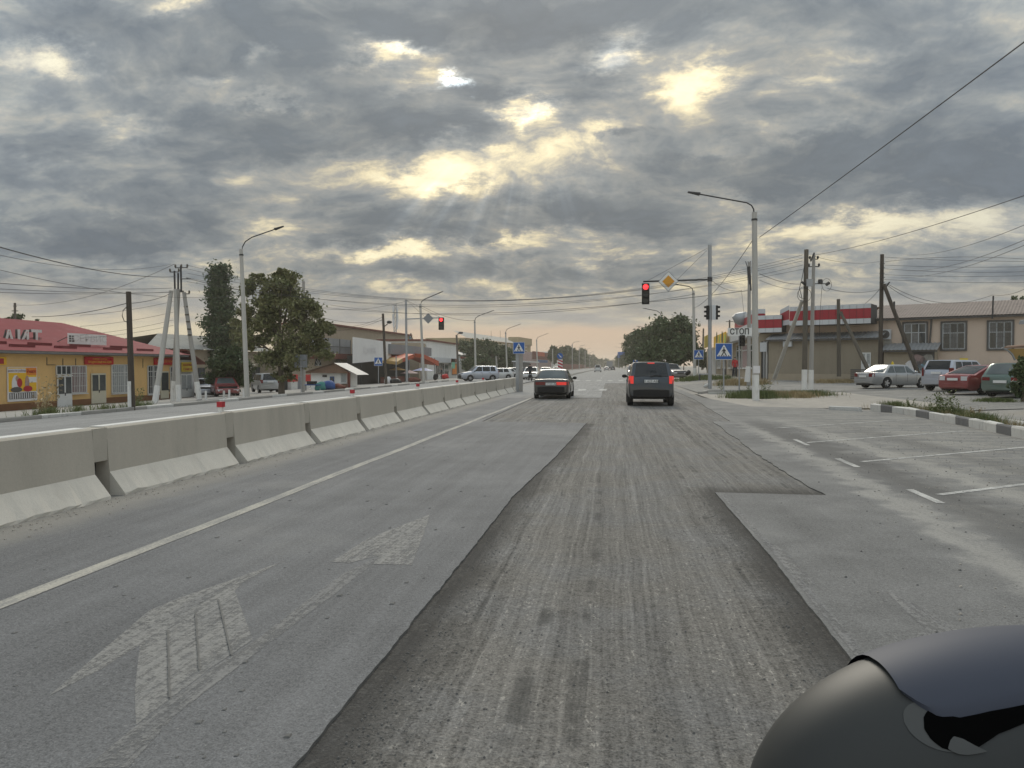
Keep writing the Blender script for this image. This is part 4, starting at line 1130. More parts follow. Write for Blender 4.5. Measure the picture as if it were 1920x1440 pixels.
def lamp_post(label, bx, by, tx, ty, arm, d=None, group='street lamps along the main road', white=None, r=(.15, .10), head=.55):
    b = ground(bx, by) if d is None else atD(bx, by, d)
    b = np.array([b[0], b[1], gz(b[0], b[1]) if d is None else b[2]])
    tp = top_at(b, tx, ty)
    t = thing('street_lamp', label, 'street lamp', b, 0, group)
    base = b - np.array([0, 0, .3])
    part('pole', pole_mb(base, tp, r[0], r[1]), M['conpole'], t, True)
    if white:
        f0 = (tp-b)
        k = (by-white)/(by-ty); rr = r[0] + (r[1]-r[0])*k
        part('white_band', MB().tube([b-np.array([0,0,.05]), b+f0*k], [r[0]+.008, rr+.008], 10), M['whitew'], t, True)
    # arm pixels at the pole's distance
    pts = [top_at(b, *a) for a in arm]
    part('arm', MB().tube(pts, .032 if depth(b) < 60 else .045, 6), M['steelD'], t, True)
    e, f_ = pts[-1], pts[-2]; dr = (e-f_)/np.linalg.norm(e-f_); s_ = np.cross(dr, (0, 0, 1)); s_ /= np.linalg.norm(s_)
    u = np.cross(s_, dr)
    hd = MB().hexa([e+s_*.13-u*.05, e+dr*head+s_*.07-u*.03, e+dr*head-s_*.07-u*.03, e-s_*.13-u*.05, e+s_*.13+u*.05, e+dr*head+s_*.07+u*.02, e+dr*head-s_*.07+u*.02, e-s_*.13+u*.05])
    part('lamp_head', hd, M['steelD'], t)
    # clamps under the top
    cl = MB().tube([b+(tp-b)*.955, b+(tp-b)*.965], r[1]+.02, 10); part('clamp', cl, M['steelD'], t)
    return t, b, tp
rl, rlb, rlt = lamp_post('tall concrete street lamp with white painted foot at the right verge', 1417, 750, 1414.5, 398, [(1414, 402), (1413, 392), (1409, 385), (1400, 380), (1350, 371), (1312, 364)], white=703, r=(.155, .115))
part('notice', MB().box(rlb[0]-.15, rlb[1]-.165, 1.22, rlb[0]+.15, rlb[1]-.145, 1.56), M['whitepr'], rl)
LD = 44.0
lamp_post('concrete street lamp beside the elm tree, arm over the opposite carriageway', 464, 745, 452, 467, [(453, 472), (455, 462), (460, 453), (472, 445), (515, 430)], d=LD)
lamp_post('street lamp behind the left signal gantry', 795, 717, 788, 570, [(788, 574), (790, 566), (796, 561), (822, 550)], d=83, r=(.16, .12))
lamp_post('street lamp above the silver off-roader', 892, 704, 890, 600, [(890, 602), (892, 596), (898, 592), (920, 584)], d=117, r=(.17, .12))
lamp_post('street lamp left of the grey sign column', 951, 700, 948, 622, [(948, 624), (950, 618), (955, 615), (972, 609)], d=158, r=(.17, .13))
lamp_post('street lamp above the red shop far left', 1008, 697, 1006, 636, [(1006, 638), (1008, 633), (1012, 631), (1025, 626)], d=205, r=(.18, .14))
lamp_post('street lamp above the striped marker', 1037, 694, 1036, 654, [(1036, 655), (1038, 652), (1052, 647)], d=290, r=(.2, .15))
lamp_post('street lamp behind the right signal pole with white foot', 1303, 706, 1300, 545, [(1300, 549), (1298, 541), (1292, 537), (1272, 534)], d=75, white=690, r=(.16, .12))
for (bx, tx, ty, d, lab) in ((1242, 1240, 592, 114, 'street lamp right behind the dark off-roader'), (1217, 1215, 620, 160, 'street lamp in front of the right-hand trees, second along'), (1203, 1201, 633, 205, 'street lamp in front of the right-hand trees, third along'),
                             (1180, 1179, 652, 300, 'far street lamp at the end of the right-hand trees'), (1172, 1171, 658, 360, 'farthest street lamp on the right side')):
    g_ = 1.0 if d < 150 else .6
    lamp_post(lab, bx, 690, tx, ty, [(tx, ty+3), (tx-2*g_, ty-5*g_), (tx-8*g_, ty-9*g_), (tx-28*g_, ty-13*g_)], d=d, r=(.18, .14))
for px, d, lab in ((1086, 330, 'far lamp post beside the brown fence'), (1097, 400, 'farther lamp post beside the brown fence'), (1106, 480, 'farthest lamp post beside the brown fence'), (1073, 280, 'lamp post nearest along the brown fence')):
    b = atD(px, 690, d); b[2] = 0
    t = thing('street_lamp', lab, 'street lamp', b, 0, 'lamp posts along the brown fence')
    part('pole', pole_mb(b, b+np.array([0, 0, 9.5]), .2, .16, 6), M['conpoleD'], t)
    part('arm', MB().tube([b+np.array([0, 0, 9.5]), b+np.array([.6, 0, 10.2]), b+np.array([2.6, 0, 10.6])], .06, 5), M['steelD'], t)

def simple_pole(name, label, cat, bx, by, tx, ty, d, r, mat, white=None, group='utility poles'):
    b = atD(bx, by, d) if d else ground(bx, by); tp = top_at(b, tx, ty)
    t = thing(name, label, cat, b, 0, group)
    part('pole', pole_mb(b-np.array([0, 0, .3]), tp, r[0], r[1]), mat, t, True)
    if white:
        k = (by-white)/(by-ty); part('white_band', MB().tube([b, b+(tp-b)*k], r[0]+.012, 10), M['whitew'], t, True)
    return t, b, tp
def insul(mb_cross, mb_ins, c, w, n, h=.16, ax=(1, 0, 0)):
    a = np.array(ax, float); c = np.array(c)
    mb_cross.tube([c-a*w, c+a*w], .035, 4)
    for i in range(n):
        p = c + a*(w*(2*i/(n-1)-1) if n > 1 else 0); mb_ins.tube([p, p+np.array([0, 0, h*.5]), p+np.array([0, 0, h])], [.03, .07, .045], 6)

# left: propped concrete pole with iron top
tb = atD(333, 752, 46.0)
tt = thing('utility_pole', 'propped concrete pole group with white feet and iron crossarms by the yellow shop', 'utility pole', tb, 0, 'utility poles')
def leg(bx, by, tx, ty, r, d, mat='conpole', wf=None):
    a, c = atD(bx, by, d), atD(tx, ty, 46.0)
    part('leg', MB().tube([a-(c-a)*.03, c], [r, r*.72], 8), M[mat], tt, True)
    if wf: part('white_foot', MB().tube([a-(c-a)*.02, a+(c-a)*wf], [r+.012, r+.004], 8), M['whitew'], tt, True)
leg(290, 760, 321, 545, .17, 45.2, wf=.17); leg(335, 753, 329, 542, .15, 46.0, wf=.15); leg(324, 748, 335, 542, .14, 47.4, 'conpoleD', .17); leg(373, 745, 345, 548, .15, 46.4, 'conpoleD', .15)
ir, iz = MB(), MB()
for a, b in (((328, 545), (327, 508)), ((334, 545), (334, 512)), ((340, 548), (339, 498))): ir.tube([atD(*a, 46), atD(*b, 46)], .06, 6)
for c, w, n in (((327, 510), .28, 2), ((340, 502), .38, 3), ((349, 523), .42, 0), ((349, 551), .2, 2)):
    if n: insul(ir, iz, atD(*c, 46), w, n, .2)
    else: ir.tube([atD(338, 523, 46), atD(358, 523, 46)], .035, 4)
for (x, y) in ((350, 575), (352, 590), (354, 603), (356, 617), (357, 628)): iz.tube([atD(x-5, y, 46), atD(x+2, y, 46)], .05, 5)
part('ironwork', ir, M['steelD'], tt); part('insulators', iz, M['woodG'], tt)
simple_pole('utility_pole', 'dark wooden pole with white sleeve in front of the yellow shop', 'utility pole', 248, 766, 241, 547, 31.5, (.13, .10), M['wood'])
wl = atD(241, 740, 31.4)
single('pipe_post', MB().tube([atD(243, 763, 31.3), atD(242, 715, 31.3)], .07, 8), M['whitew'], 'white sleeve standing against the dark wooden pole', 'post', base=atD(243, 763, 31.3))
cr_ = MB().tube([atD(238, 575, 31.4), atD(231, 582, 31.4), atD(229, 592, 31.4), atD(233, 602, 31.4), atD(241, 605, 31.4)], .016, 5)
single('cable_coil', cr_, M['cable'], 'loop of cable hanging on the dark wooden pole at left', 'cable')
t, b, tp = simple_pole('utility_pole', 'brown wooden pole with small lamp in front of the white hoarding', 'utility pole', 724, 716, 718, 588, 95, (.19, .15), M['wood'])
lm = MB().tube([atD(721, 612, 95), atD(727, 607, 95)], .06, 5); lm.ellipsoid(atD(730, 604, 95), (.35, .2, .2), 6); part('lamp_head', lm, M['steelD'], t)
t, b, tp = simple_pole('utility_pole', 'thin brown pole with lamp beside the white shop', 'utility pole', 860, 710, 856, 628, 128, (.2, .16), M['woodG'])
lm = MB().tube([atD(857, 627, 128), atD(862, 625, 128)], .07, 5); lm.ellipsoid(atD(864, 624, 128), (.42, .2, .2), 6); part('lamp_head', lm, M['steelD'], t)
simple_pole('utility_pole', 'grey pole rising out of the elm tree', 'utility pole', 570, 730, 569, 527, 70, (.16, .13), M['conpoleD'])
simple_pole('utility_pole', 'short grey pole before the far left trees', 'utility pole', 933, 700, 930, 668, 130, (.16, .14), M['conpoleD'])

# right
tb = atD(1508, 736, 43.3)
t = thing('utility_pole', 'pair of close poles with white feet, meter box and cable coils, one raking prop', 'utility pole', tb, 0, 'utility poles')
part('wooden_pole', pole_mb(tb-np.array([0, 0, .2]), atD(1512, 468, 43.3), .15, .12), M['woodG'], t, True)
part('white_foot', MB().tube([tb, tb+(atD(1512, 468, 43.3)-tb)*.16], .16, 10), M['whitew'], t, True)
c0, c1 = atD(1520, 735, 44.2), atD(1526, 477, 44.2)
part('concrete_pole', pole_mb(c0-np.array([0, 0, .2]), c1, .14, .085), M['conpoleD'], t, True)
part('white_foot', MB().tube([c0, c0+(c1-c0)*.16], .15, 10), M['whitew'], t, True)
part('prop', MB().tube([atD(1452, 709, 50), atD(1504, 564, 43.6)], [.13, .10], 8), M['conpole'], t, True)
bx = atD(1519, 530, 43.0); part('meter_box', MB().box(bx[0]-.2, bx[1]-.1, bx[2]-.2, bx[0]+.12, bx[1]+.1, bx[2]+.2), M['steel'], t)
ir, iz = MB(), MB()
for c, w, n in (((1526, 486), .22, 2), ((1526, 500), .28, 2)): insul(ir, iz, atD(*c, 44.2), w, n, .18)
ir.tube([atD(1526, 532, 44.2), atD(1556, 532, 44.2)], .03, 4); iz.tube([atD(1538, 531, 44.2), atD(1538, 524, 44.2)], [.14, .12], 8); iz.tube([atD(1549, 534, 44.2), atD(1555, 530, 44.2)], .09, 6)
ir.tube([atD(1520, 490, 44), atD(1527, 474, 44)], .05, 5)
part('ironwork', ir, M['steelD'], t); part('insulators', iz, M['steelD'], t)
def coil(c, r, d, n=20, k=1.0):
    return [atD(c[0]+r*math.cos(2*PI*i/n), c[1]+k*r*math.sin(2*PI*i/n), d) for i in range(n+1)]
lo = MB(); lo.tube(coil((1506, 549), 9, 43.2, k=1.2), .014, 4); lo.tube(coil((1508, 553), 13, 43.1, k=1.0), .014, 4); lo.tube(coil((1550, 534), 9, 44, k=1.3), .012, 4)
lo.tube([atD(1508, 500, 43.2), atD(1503, 525, 43.2), atD(1499, 540, 43.2), atD(1504, 560, 43.2)], .02, 4)
lo.tube([atD(1541, 540, 44), atD(1538, 580, 44), atD(1536, 632, 44)], .012, 4)
part('cable_coils', lo, M['cable'], t)
br = MB().tube([atD(1503, 528, 43.2), atD(1509, 533, 43.2)], .07, 5); part('bracket', br, M['steelD'], t)
tb = atD(1650, 712, 58)
t = thing('utility_pole', 'tall dark wooden pole with raking brace before the beige building', 'utility pole', tb, 0, 'utility poles')
part('pole', pole_mb(tb, atD(1654, 477, 58), .17, .14), M['wood'], t, True)
part('brace', MB().tube([atD(1722, 702, 56), atD(1657, 533, 57.7)], [.16, .13], 8), M['wood'], t, True)
ir = MB()
for y in (495, 503, 513, 521, 530): ir.tube([atD(1649, y, 57.8), atD(1659, y-1, 57.8)], .03, 4)
ir.tube([atD(1659, 541, 57.8), atD(1668, 529, 57.8)], .06, 5)
part('hooks', ir, M['steelD'], t)
tb = atD(1573, 706, 55)
t = thing('utility_pole', 'short grey wooden pole with brace against the store wall', 'utility pole', tb, 0, 'utility poles')
part('pole', pole_mb(tb, atD(1572, 561, 55), .15, .12), M['woodG'], t, True)
part('brace', MB().tube([atD(1628, 694, 53), atD(1576, 585, 54.7)], [.14, .10], 8), M['woodG'], t, True)
t, b, tp = simple_pole('utility_pole', 'weathered pole with iron top and white stump behind the street lamp', 'utility pole', 1404, 716, 1405, 492, 52, (.14, .10), M['conpoleD'], group='utility poles')
ir = MB()
for k in range(4): ir.tube([atD(1401+k*3, 500, 52), atD(1398+k*4.5, 490, 52)], .03, 4)
ir.tube([atD(1404, 500, 52), atD(1406, 545, 52)], .12, 6); part('ironwork', ir, M['steelD'], t)
single('marker_post', MB().tube([atD(1401, 716, 50.5), atD(1403, 687, 50.5)], [.19, .15], 8), M['whitew'], 'white painted stump beside the right street lamp', 'post', base=atD(1401, 716, 50.5))
t, b, tp = simple_pole('utility_pole', 'distant pole with crossarm above the roadside shops', 'utility pole', 1368, 680, 1368, 600, 120, (.14, .12), M['woodG'])
part('crossarm', MB().tube([atD(1361, 603, 120), atD(1375, 603, 120)], .06, 4), M['steelD'], t)
t, b, tp = simple_pole('utility_pole', 'distant leaning pole left of the yellow shop boards', 'utility pole', 1317, 690, 1319, 616, 140, (.22, .14), M['woodG'])

# ------------------------------------------------------------------ signals and signs
def signal_head(parent, c, h, w, on=True, back=False, name='signal_head'):
    c = np.array(c); hd = part(name, MB().box(c[0]-w/2, c[1]-.1, c[2]-h/2, c[0]+w/2, c[1]+.12, c[2]+h/2), M['black'], parent)
    for i in range(3):
        z = c[2] + h*(.32-.32*i); r = min(w*.36, h*.135)
        part('red_lens' if i == 0 else ('amber_lens' if i == 1 else 'green_lens'), MB().disc((c[0], c[1]-.1, z), (1, 0, 0), (0, 0, 1), r, (0, -.03, 0), 16), M['redlens'] if (on and i == 0) else M['darklens'], hd)
        v = MB(); n = 8
        v.grid([[(c[0]+(r+.03)*math.cos(PI*k/n), c[1]-.1-dy, z+(r+.03)*math.sin(PI*k/n)) for k in range(n+1)] for dy in (0, .22)])
        part('visor', v, M['black'], hd)
    return hd
tb = ground(1331, 728); tp = top_at(tb, 1331, 459); D_ = depth(tb)
t = thing('signal_gantry', 'signal pole with long arm holding red light over the right lanes', 'traffic light', tb, 0, 'signal gantries')
part('pole', pole_mb(tb-np.array([0, 0, .2]), tp, .125, .125), M['steel'], t, True)
part('arm', MB().tube([top_at(tb, 1331, 524), top_at(tb, 1206, 528)], .06, 8), M['steelD'], t, True)
st_ = MB(); st_.tube([top_at(tb, 1329, 464), top_at(tb, 1213, 527)], .012, 4); st_.tube([top_at(tb, 1330, 465), top_at(tb, 1268, 526)], .012, 4); part('stay_wires', st_, M['cable'], t)
part('clamp', MB().tube([top_at(tb, 1331, 528), top_at(tb, 1331, 520)], .17, 8), M['steelD'], t)
signal_head(t, top_at(tb, 1210.5, 551), 39/1442*D_, 14/1442*D_)
for px, sgn in ((1327, -1), (1343, 1)):
    c = top_at(tb, px, 586); h = 26/1442*D_; sh = part('side_signal', MB().box(c[0]-.10, c[1]-.14, c[2]-h/2, c[0]+.10, c[1]+.14, c[2]+h/2), M['black'], t)
    v = MB()
    for k in (-.32, 0, .32): v.box(*sorted_box(c[0]+sgn*.10, c[1]-.12, c[2]+k*h, c[0]+sgn*.24, c[1]+.12, c[2]+k*h+.13))
    part('visor', v, M['black'], sh)
part('side_bracket', MB().box(tb[0]+.11, tb[1]-.06, top_at(tb, 1331, 600)[2], tb[0]+.36, tb[1]+.04, top_at(tb, 1331, 572)[2]), M['whitepanel'], t)
def diamond(c, s_, mats, parent, name='sign_plate', ny=-1):
    c = np.array(c); lay = [(1.0, mats[0]), (.93, mats[1]), (.60, mats[2])] if len(mats) > 1 else [(1.0, mats[0])]
    for i, (k, m_) in enumerate(lay):
        part(name if i == 0 else 'sign_face', MB().prism([c+np.array([dx_*s_*k, ny*.02*i, dz_*s_*k]) for dx_, dz_ in ((-1, 0), (0, -1), (1, 0), (0, 1))], (0, ny*.018, 0)), m_, parent)
c = top_at(tb, 1253, 528); pr_s = thing('priority_sign', 'amber and white diamond priority sign on the right signal arm', 'road sign', c)
diamond(c-np.array([0, .1, 0]), 19/1442*D_, [M['signback'], M['white'], M['signorange']], pr_s)
# left gantry across the junction
tb = atD(763, 717, 96); D_ = 96
t = thing('signal_gantry', 'signal pole with short arm holding red light beyond the left carriageway', 'traffic light', tb, 0, 'signal gantries')
part('pole', pole_mb(tb, atD(761, 562, D_), .16, .14), M['steel'], t, True)
part('arm', MB().tube([atD(762, 598, D_), atD(829, 595.5, D_)], .08, 6), M['steel'], t, True)
st_ = MB(); st_.tube([atD(762, 563, D_), atD(800, 597, D_)], .02, 4); st_.tube([atD(762, 563, D_), atD(827, 596, D_)], .02, 4); part('stay_wires', st_, M['cable'], t)
signal_head(t, atD(827.5, 607, D_), 23/1442*D_, 10/1442*D_)
c = atD(803, 597, D_-.3); s2 = thing('priority_sign', 'grey back of a diamond sign on the left signal arm', 'road sign', c)
diamond(c, 10/1442*D_, [M['signback']], s2)

def ped_figure(c, s_, parent):
    """striding figure on a white triangle on a blue square; c = centre, s_ = half side, faces -y"""
    c = np.array(c)
    def poly(pts, k, m_, nm): part(nm, MB().prism([c+np.array([x*s_, -.012*k, z*s_]) for x, z in pts], (0, -.010, 0)), m_, parent)
    poly([(-1, -1), (1, -1), (1, 1), (-1, 1)], 0, M['white'], 'sign_plate')
    poly([(-.94, -.94), (.94, -.94), (.94, .94), (-.94, .94)], 1, M['blue'], 'sign_face')
    poly([(-.84, -.58), (.84, -.58), (0, .84)], 2, M['white'], 'triangle')
    fg = MB()
    def ad(pts): fg.prism([c+np.array([x*s_, -.036, z*s_]) for x, z in pts], (0, -.01, 0))
    ad([(.0+.09*math.cos(a), .42+.09*math.sin(a)) for a in np.linspace(0, 2*PI, 9)[:-1]])
    ad([(-.10, -.08), (.12, -.08), (.10, .30), (-.06, .30)])
    ad([(-.10, -.09), (-.30, -.48), (-.20, -.50), (.04, -.09)]); ad([(.0, -.09), (.22, -.50), (.33, -.46), (.12, -.09)])
    ad([(-.06, .28), (-.28, .02), (-.22, -.03), (-.02, .18)]); ad([(.08, .28), (.26, .06), (.20, .0), (.04, .18)])
    part('figure', fg, M['signblack'], parent)
    st_ = MB()
    for k in range(5): x = -.62 + k*.28; st_.prism([c+np.array([q_*s_, -.036, z_*s_]) for q_, z_ in ((x, -.56), (x+.12, -.56), (x+.10, -.44), (x+.02, -.44))], (0, -.008, 0))
    part('stripes', st_, M['signblack'], parent)
def ped_sign(label, cx, cy, half, by, d=None, ground_px=None, post=True, tilt=0):
    b = atD(cx, by, d); c = top_at(b, cx, cy); s_ = half/1442*depth(b)
    t = thing('crossing_sign', label, 'road sign', b, 0, 'pedestrian crossing signs')
    if post: part('post', pole_mb(b-np.array([0, 0, .2]), c+np.array([0, .05, s_]), .04, .04, 8), M['steel'], t, True)
    ped_figure(c-np.array([0, .03, 0]), s_, t); return t
ped_sign('large blue crossing sign right of the signal pole', 1357, 659, 15.5, 738, d=43.5)
ped_sign('small blue crossing sign right of the far street lamp', 1310, 665, 9, 706, d=72)
t = ped_sign('blue crossing sign on the grey column at the barrier end', 973, 652.5, 11, 736, d=46.4, post=False)
gb = atD(973, 737, 46.6)
part('column', MB().box(gb[0]-.20, gb[1], 0, gb[0]+.0, gb[1]+.22, 2.9), M['steel'], t); part('column', MB().box(gb[0]+.03, gb[1]+.02, 0, gb[0]+.22, gb[1]+.2, 2.6), M['conpoleD'], t)
ped_sign('narrow blue crossing sign below the white hoarding', 709.5, 678, 8, 716, d=90)
# back of a square sign by the elm
tb = atD(565, 742, 55)
t = thing('road_sign', 'grey back of a square sign on two posts by the elm tree', 'road sign', tb)
part('sign_plate', MB().box(*sorted_box(*(atD(552, 689, 55)), *(atD(576, 665, 55)+np.array([0, .03, 0])))), M['signback'], t)
part('post', pole_mb(tb, atD(564, 672, 54.9), .04, .04), M['steel'], t); part('post', pole_mb(atD(569, 742, 55.4), atD(568, 690, 55.4), .10, .10), M['conpoleD'], t)
# stop line sign
tb = ground(1386, 744); D_ = depth(tb)
t = thing('stop_sign', 'white plate reading СТОП on a thin post by the street lamp', 'road sign', tb)
part('post', pole_mb(tb, top_at(tb, 1386, 630), .035, .035, 8), M['steel'], t)
a, b = top_at(tb, 1364, 630), top_at(tb, 1409, 615)
part('sign_plate', MB().box(a[0], a[1]-.06, a[2], b[0], a[1]-.04, b[2]), M['white'], t)
c = (a+b)/2; put_text('СТОП', .40, M['signblack'], t, (c[0]-.02, a[1]-.068, c[2]), width=.92, bold=True)
signal_head(t, top_at(tb, 1391, 639)-np.array([0, .05, 0]), .55, .26, on=False, name='pedestrian_signal')
# keep right and striped marker on the median end
tb = atD(1050, 708, 92)
t = thing('median_marker', 'red and white striped marker under a round blue arrow sign', 'road sign', tb)
part('post', pole_mb(tb, atD(1050, 664, 92), .05, .05), M['steel'], t)
c = atD(1050, 667.5, 91.8); r = 5.6/1442*92
part('arrow_plate', MB().disc(c, (1, 0, 0), (0, 0, 1), r, (0, -.02, 0), 20), M['blue'], t)
part('arrow', MB().prism([c+np.array([x*r, -.03, z*r]) for x, z in ((-.62, .52), (-.50, .64), (.25, -.10), (.25, .18), (.55, -.55), (-.15, -.28), (.12, -.24))], (0, -.01, 0)), M['white'], t)
a, b = atD(1046, 692, 91.8), atD(1055, 674, 91.8)
part('striped_board', MB().box(a[0], a[1]-.02, a[2], b[0], a[1], b[2]), M['white'], t)
sm = MB(); w, h = b[0]-a[0], b[2]-a[2]
for k in range(3):
    z = a[2]+h*(.02+k*.34); sm.prism([np.array([a[0], a[1]-.03, z+.24]), np.array([a[0]+w, a[1]-.03, max(a[2], z-.02)]), np.array([a[0]+w, a[1]-.03, z+.20]), np.array([a[0], a[1]-.03, min(b[2], z+.46)])], (0, -.008, 0))
part('red_stripes', sm, M['signred'], t)
tb = atD(1160, 690, 330); t = thing('direction_sign', 'blue direction board far ahead before the trees', 'road sign', tb)
a, b = atD(1158, 671, 330), atD(1175, 660, 330); part('sign_plate', MB().box(a[0], a[1], a[2], b[0], a[1]+.1, b[2]), M['blue'], t); part('post', pole_mb(tb, atD(1160, 661, 330), .12, .12, 6), M['steel'], t); part('post', pole_mb(atD(1173, 690, 330), atD(1173, 661, 330), .12, .12, 6), M['steel'], t)
tb = atD(1191, 700, 110); t = thing('road_sign', 'small blue sign left above the dark off-roader', 'road sign', tb)
a, b = atD(1187, 682, 110), atD(1196, 675, 110); part('sign_plate', MB().box(a[0], a[1], a[2], b[0], a[1]+.03, b[2]), M['blue'], t); part('post', pole_mb(tb, atD(1191, 678, 110.1), .04, .04, 6), M['steel'], t)

# ------------------------------------------------------------------ overhead cables
def cable(label, a, b, sag=.3, r=.008, mat='cable', group='overhead cables', over=0.0):
    a, b = np.array(a), np.array(b)
    if over: b = b + (b-a)*over
    pts = []
    for i in range(25):
        s_ = i/24; p = a+(b-a)*s_; p = p - np.array([0, 0, sag*4*s_*(1-s_)]); pts.append(p)
    return single('overhead_cable', MB().tube(pts, r, 4), M[mat], label, 'cable', group)
cable('thick black cable slanting up from the right street lamp over the forecourt', atD(1424, 445, 34.8), atD(1920, 75, 13.8), .05, .013, over=.35)
cable('black cable running from the right street lamp down to the far lamp', atD(1410, 452, 35), atD(1301, 578, 75), .5, .014)
cable('thin cable rising from the close pole pair to the upper right edge', atD(1530, 478, 44), atD(1925, 356, 22), .25, .012, 'cablethin', over=.2)
cable('cable from the pole pair to the tall dark pole, upper', atD(1528, 481, 44), atD(1650, 490, 58), .25, .012, 'cablethin')
cable('cable from the pole pair to the tall dark pole, lower', atD(1552, 541, 44), atD(1650, 542, 58), .25, .016, 'cablethin')
for i, (y0, y1, s_) in enumerate(((482, 489, .1), (491, 489, -.3), (497, 499, .1), (504, 508, .15), (515, 516, .1), (524, 529, .1))):
    cable('thin line leaving the tall dark pole to the right, number %s from the top' % ('first', 'second', 'third', 'fourth', 'fifth', 'sixth')[i], atD(1658, y0, 57.8), atD(1925, y1, 50), s_, .014, 'cablethin', over=.1)
for i, (x0, y0, y1) in enumerate(((1700, 478, 420), (1700, 508, 448), (1690, 520, 458))):
    cable('thin line rising behind the dark pole to the right edge, %s' % ('upper', 'middle', 'lower')[i], atD(x0, y0, 62), atD(1925, y1, 34), .4, .013, 'cablethin')
cable('slack cable from the dark brace to the beige roof', atD(1660, 532, 57.5), atD(1745, 570, 60), .3, .016)
cable('slack cable dipping from the dark brace to the roof pipe', atD(1662, 531, 57.5), atD(1861, 553, 58), 1.0, .016)
cable('cable from the roof pipe to the right edge', atD(1861, 553, 58), atD(1925, 540, 52), .2, .014)
cable('short stay from the dark pole to the store roof', atD(1651, 540, 58), atD(1618, 572, 62), .1, .016)
cable('slack cable from the right lamp to the close pole pair', atD(1424, 513, 36), atD(1500, 533, 43), .12, .012)
cable('thin cable from the right lamp to the close pole pair', atD(1424, 525, 36), atD(1500, 543, 43), .12, .009, 'cablethin')
cable('crooked drop wire beside the signal pole', atD(1335, 526, 53), atD(1390, 545, 50), .25, .014)
cable('drop wire hanging behind the right lamp', atD(1390, 543, 50), atD(1396, 598, 50), 0, .010, 'cablethin')
cable('thick cable from the left edge to the propped poles', atD(-60, 446, 22), atD(328, 519, 45.8), .35, .020)
cable('thick cable from the propped poles towards the elm', atD(349, 521, 46), atD(560, 548, 75), .4, .018)
for i, (y0, y1, s_, r) in enumerate(((468, 495, .5, .010), (495, 551, .6, .010), (528, 540, .15, .015), (540, 548, .1, .012), (548, 547, .1, .012))):
    cable('thin line from the left edge to the propped poles, number %s from the top' % ('first', 'second', 'third', 'fourth', 'fifth')[i], atD(-50, y0-1, 26), atD(322 if i != 1 else 470, y1, 46), s_, r, 'cablethin')
cable('line sloping up from behind the red roof to the iron pole top', atD(30, 572, 60), atD(327, 495, 46), .7, .014, 'cablethin')
cable('double line from the wooden pole to the propped poles', atD(242, 569, 31.5), atD(318, 551, 45.5), .1, .016)
cable('line from the red roof to the wooden pole', atD(60, 594, 38), atD(240, 568, 31.5), .15, .015)
for i, (ya, yb) in enumerate(((585, 565), (606, 585), (622, 600), (628, 610))):
    cable('faint line crossing behind the wooden pole, %s' % ('uppermost', 'second', 'third', 'lowest')[i], atD(150, ya+6, 45), atD(325, yb, 46), .12, .011, 'cablethin')
for i, (ya, yb, yc, s_) in enumerate(((497, 478, 0, 2.6), (504, 484, 0, 2.4), (512, 489, 0, 2.2), (520, 497, 0, 2.3), (528, 505, 0, 1.9))):
    cable('long line spanning the road from the propped poles, number %s from the top' % ('first', 'second', 'third', 'fourth', 'fifth')[i], atD(350, ya, 46), atD(1505, yb, 43.5), s_*.9, .011, 'cablethin')
for i, (xa, ya, da, xb, yb, db, s_) in enumerate(((620, 572, 95, 1300, 552, 75, 1.6), (600, 575, 95, 1402, 545, 52, 1.2))):
    cable('low line spanning the far junction, %s' % ('left half lower', 'right half higher')[i], atD(xa, ya, da), atD(xb, yb, db), s_, .022, 'cablethin')
for i, (xa, ya, xb, yb) in enumerate(((600, 578, 760, 565), (600, 594, 720, 600), (600, 620, 720, 598), (620, 612, 718, 594), (788, 572, 890, 601))):
    cable('line between the poles above the market roof, %s' % ('topmost', 'second', 'third', 'lowest', 'right of the gantry')[i], atD(xa, ya, 90), atD(xb, yb, 95), .5, .022, 'cablethin')

# ------------------------------------------------------------------ left: yellow shop
def bld(name, label, pl, u, cat='building'):
    b = pl.p(u, 0, 0); b[2] = gz(b[0], b[1]); return thing(name, label, cat, b)
def pbox(pl, *a): return pl.box(MB(), *a)

PL = Plane((-33, 0), (-33, 100))
u0, u1 = PL.u(-120), PL.u(338); zb = -.95; ze = PL.z(60, 662)
SH = bld('shop_building', 'long yellow rendered shop with red tiled hip roof', PL, PL.u(150))
part('wall', pbox(PL, u0, u1, zb, ze, -9, 0), M['yellowwall'], SH)
part('plinth', pbox(PL, u0, u1, zb, zb+.42, .0, .05), M['brownplinth'], SH)
part('fascia_board', pbox(PL, u0-.3, u1+.3, ze-.02, ze+.12, .45, .55), M['tin'], SH); part('soffit', pbox(PL, u0-.3, u1+.3, ze-.06, ze-.02, 0, .55), M['windark'], SH)
rz_ = PL.z(80, 603, -5.0); ru1 = PL.u(116, 603, -5.0)
roof = part('roof', corrug(PL, u0-.4, u1+.4, .65, ze+.10, -5.0, rz_, .19, .03, r_u0=u0-.4, r_u1=ru1), M['redroof'], SH)
hip = MB(); n = 30
hip.grid([[PL.p(u1+.4, ze+.10, .65-(9.7)*i/n) for i in range(n+1)], [PL.p(ru1, rz_, -5.0) if True else 0 for i in range(n+1)]]); part('roof_hip', hip, M['redroof'], SH)
back = MB(); back.grid([[PL.p(u0-.4, ze+.1, -9.3), PL.p(u1+.4, ze+.1, -9.3)], [PL.p(u0-.4, rz_, -5.0), PL.p(ru1, rz_, -5.0)]]); part('roof_back', back, M['redroof'], SH)
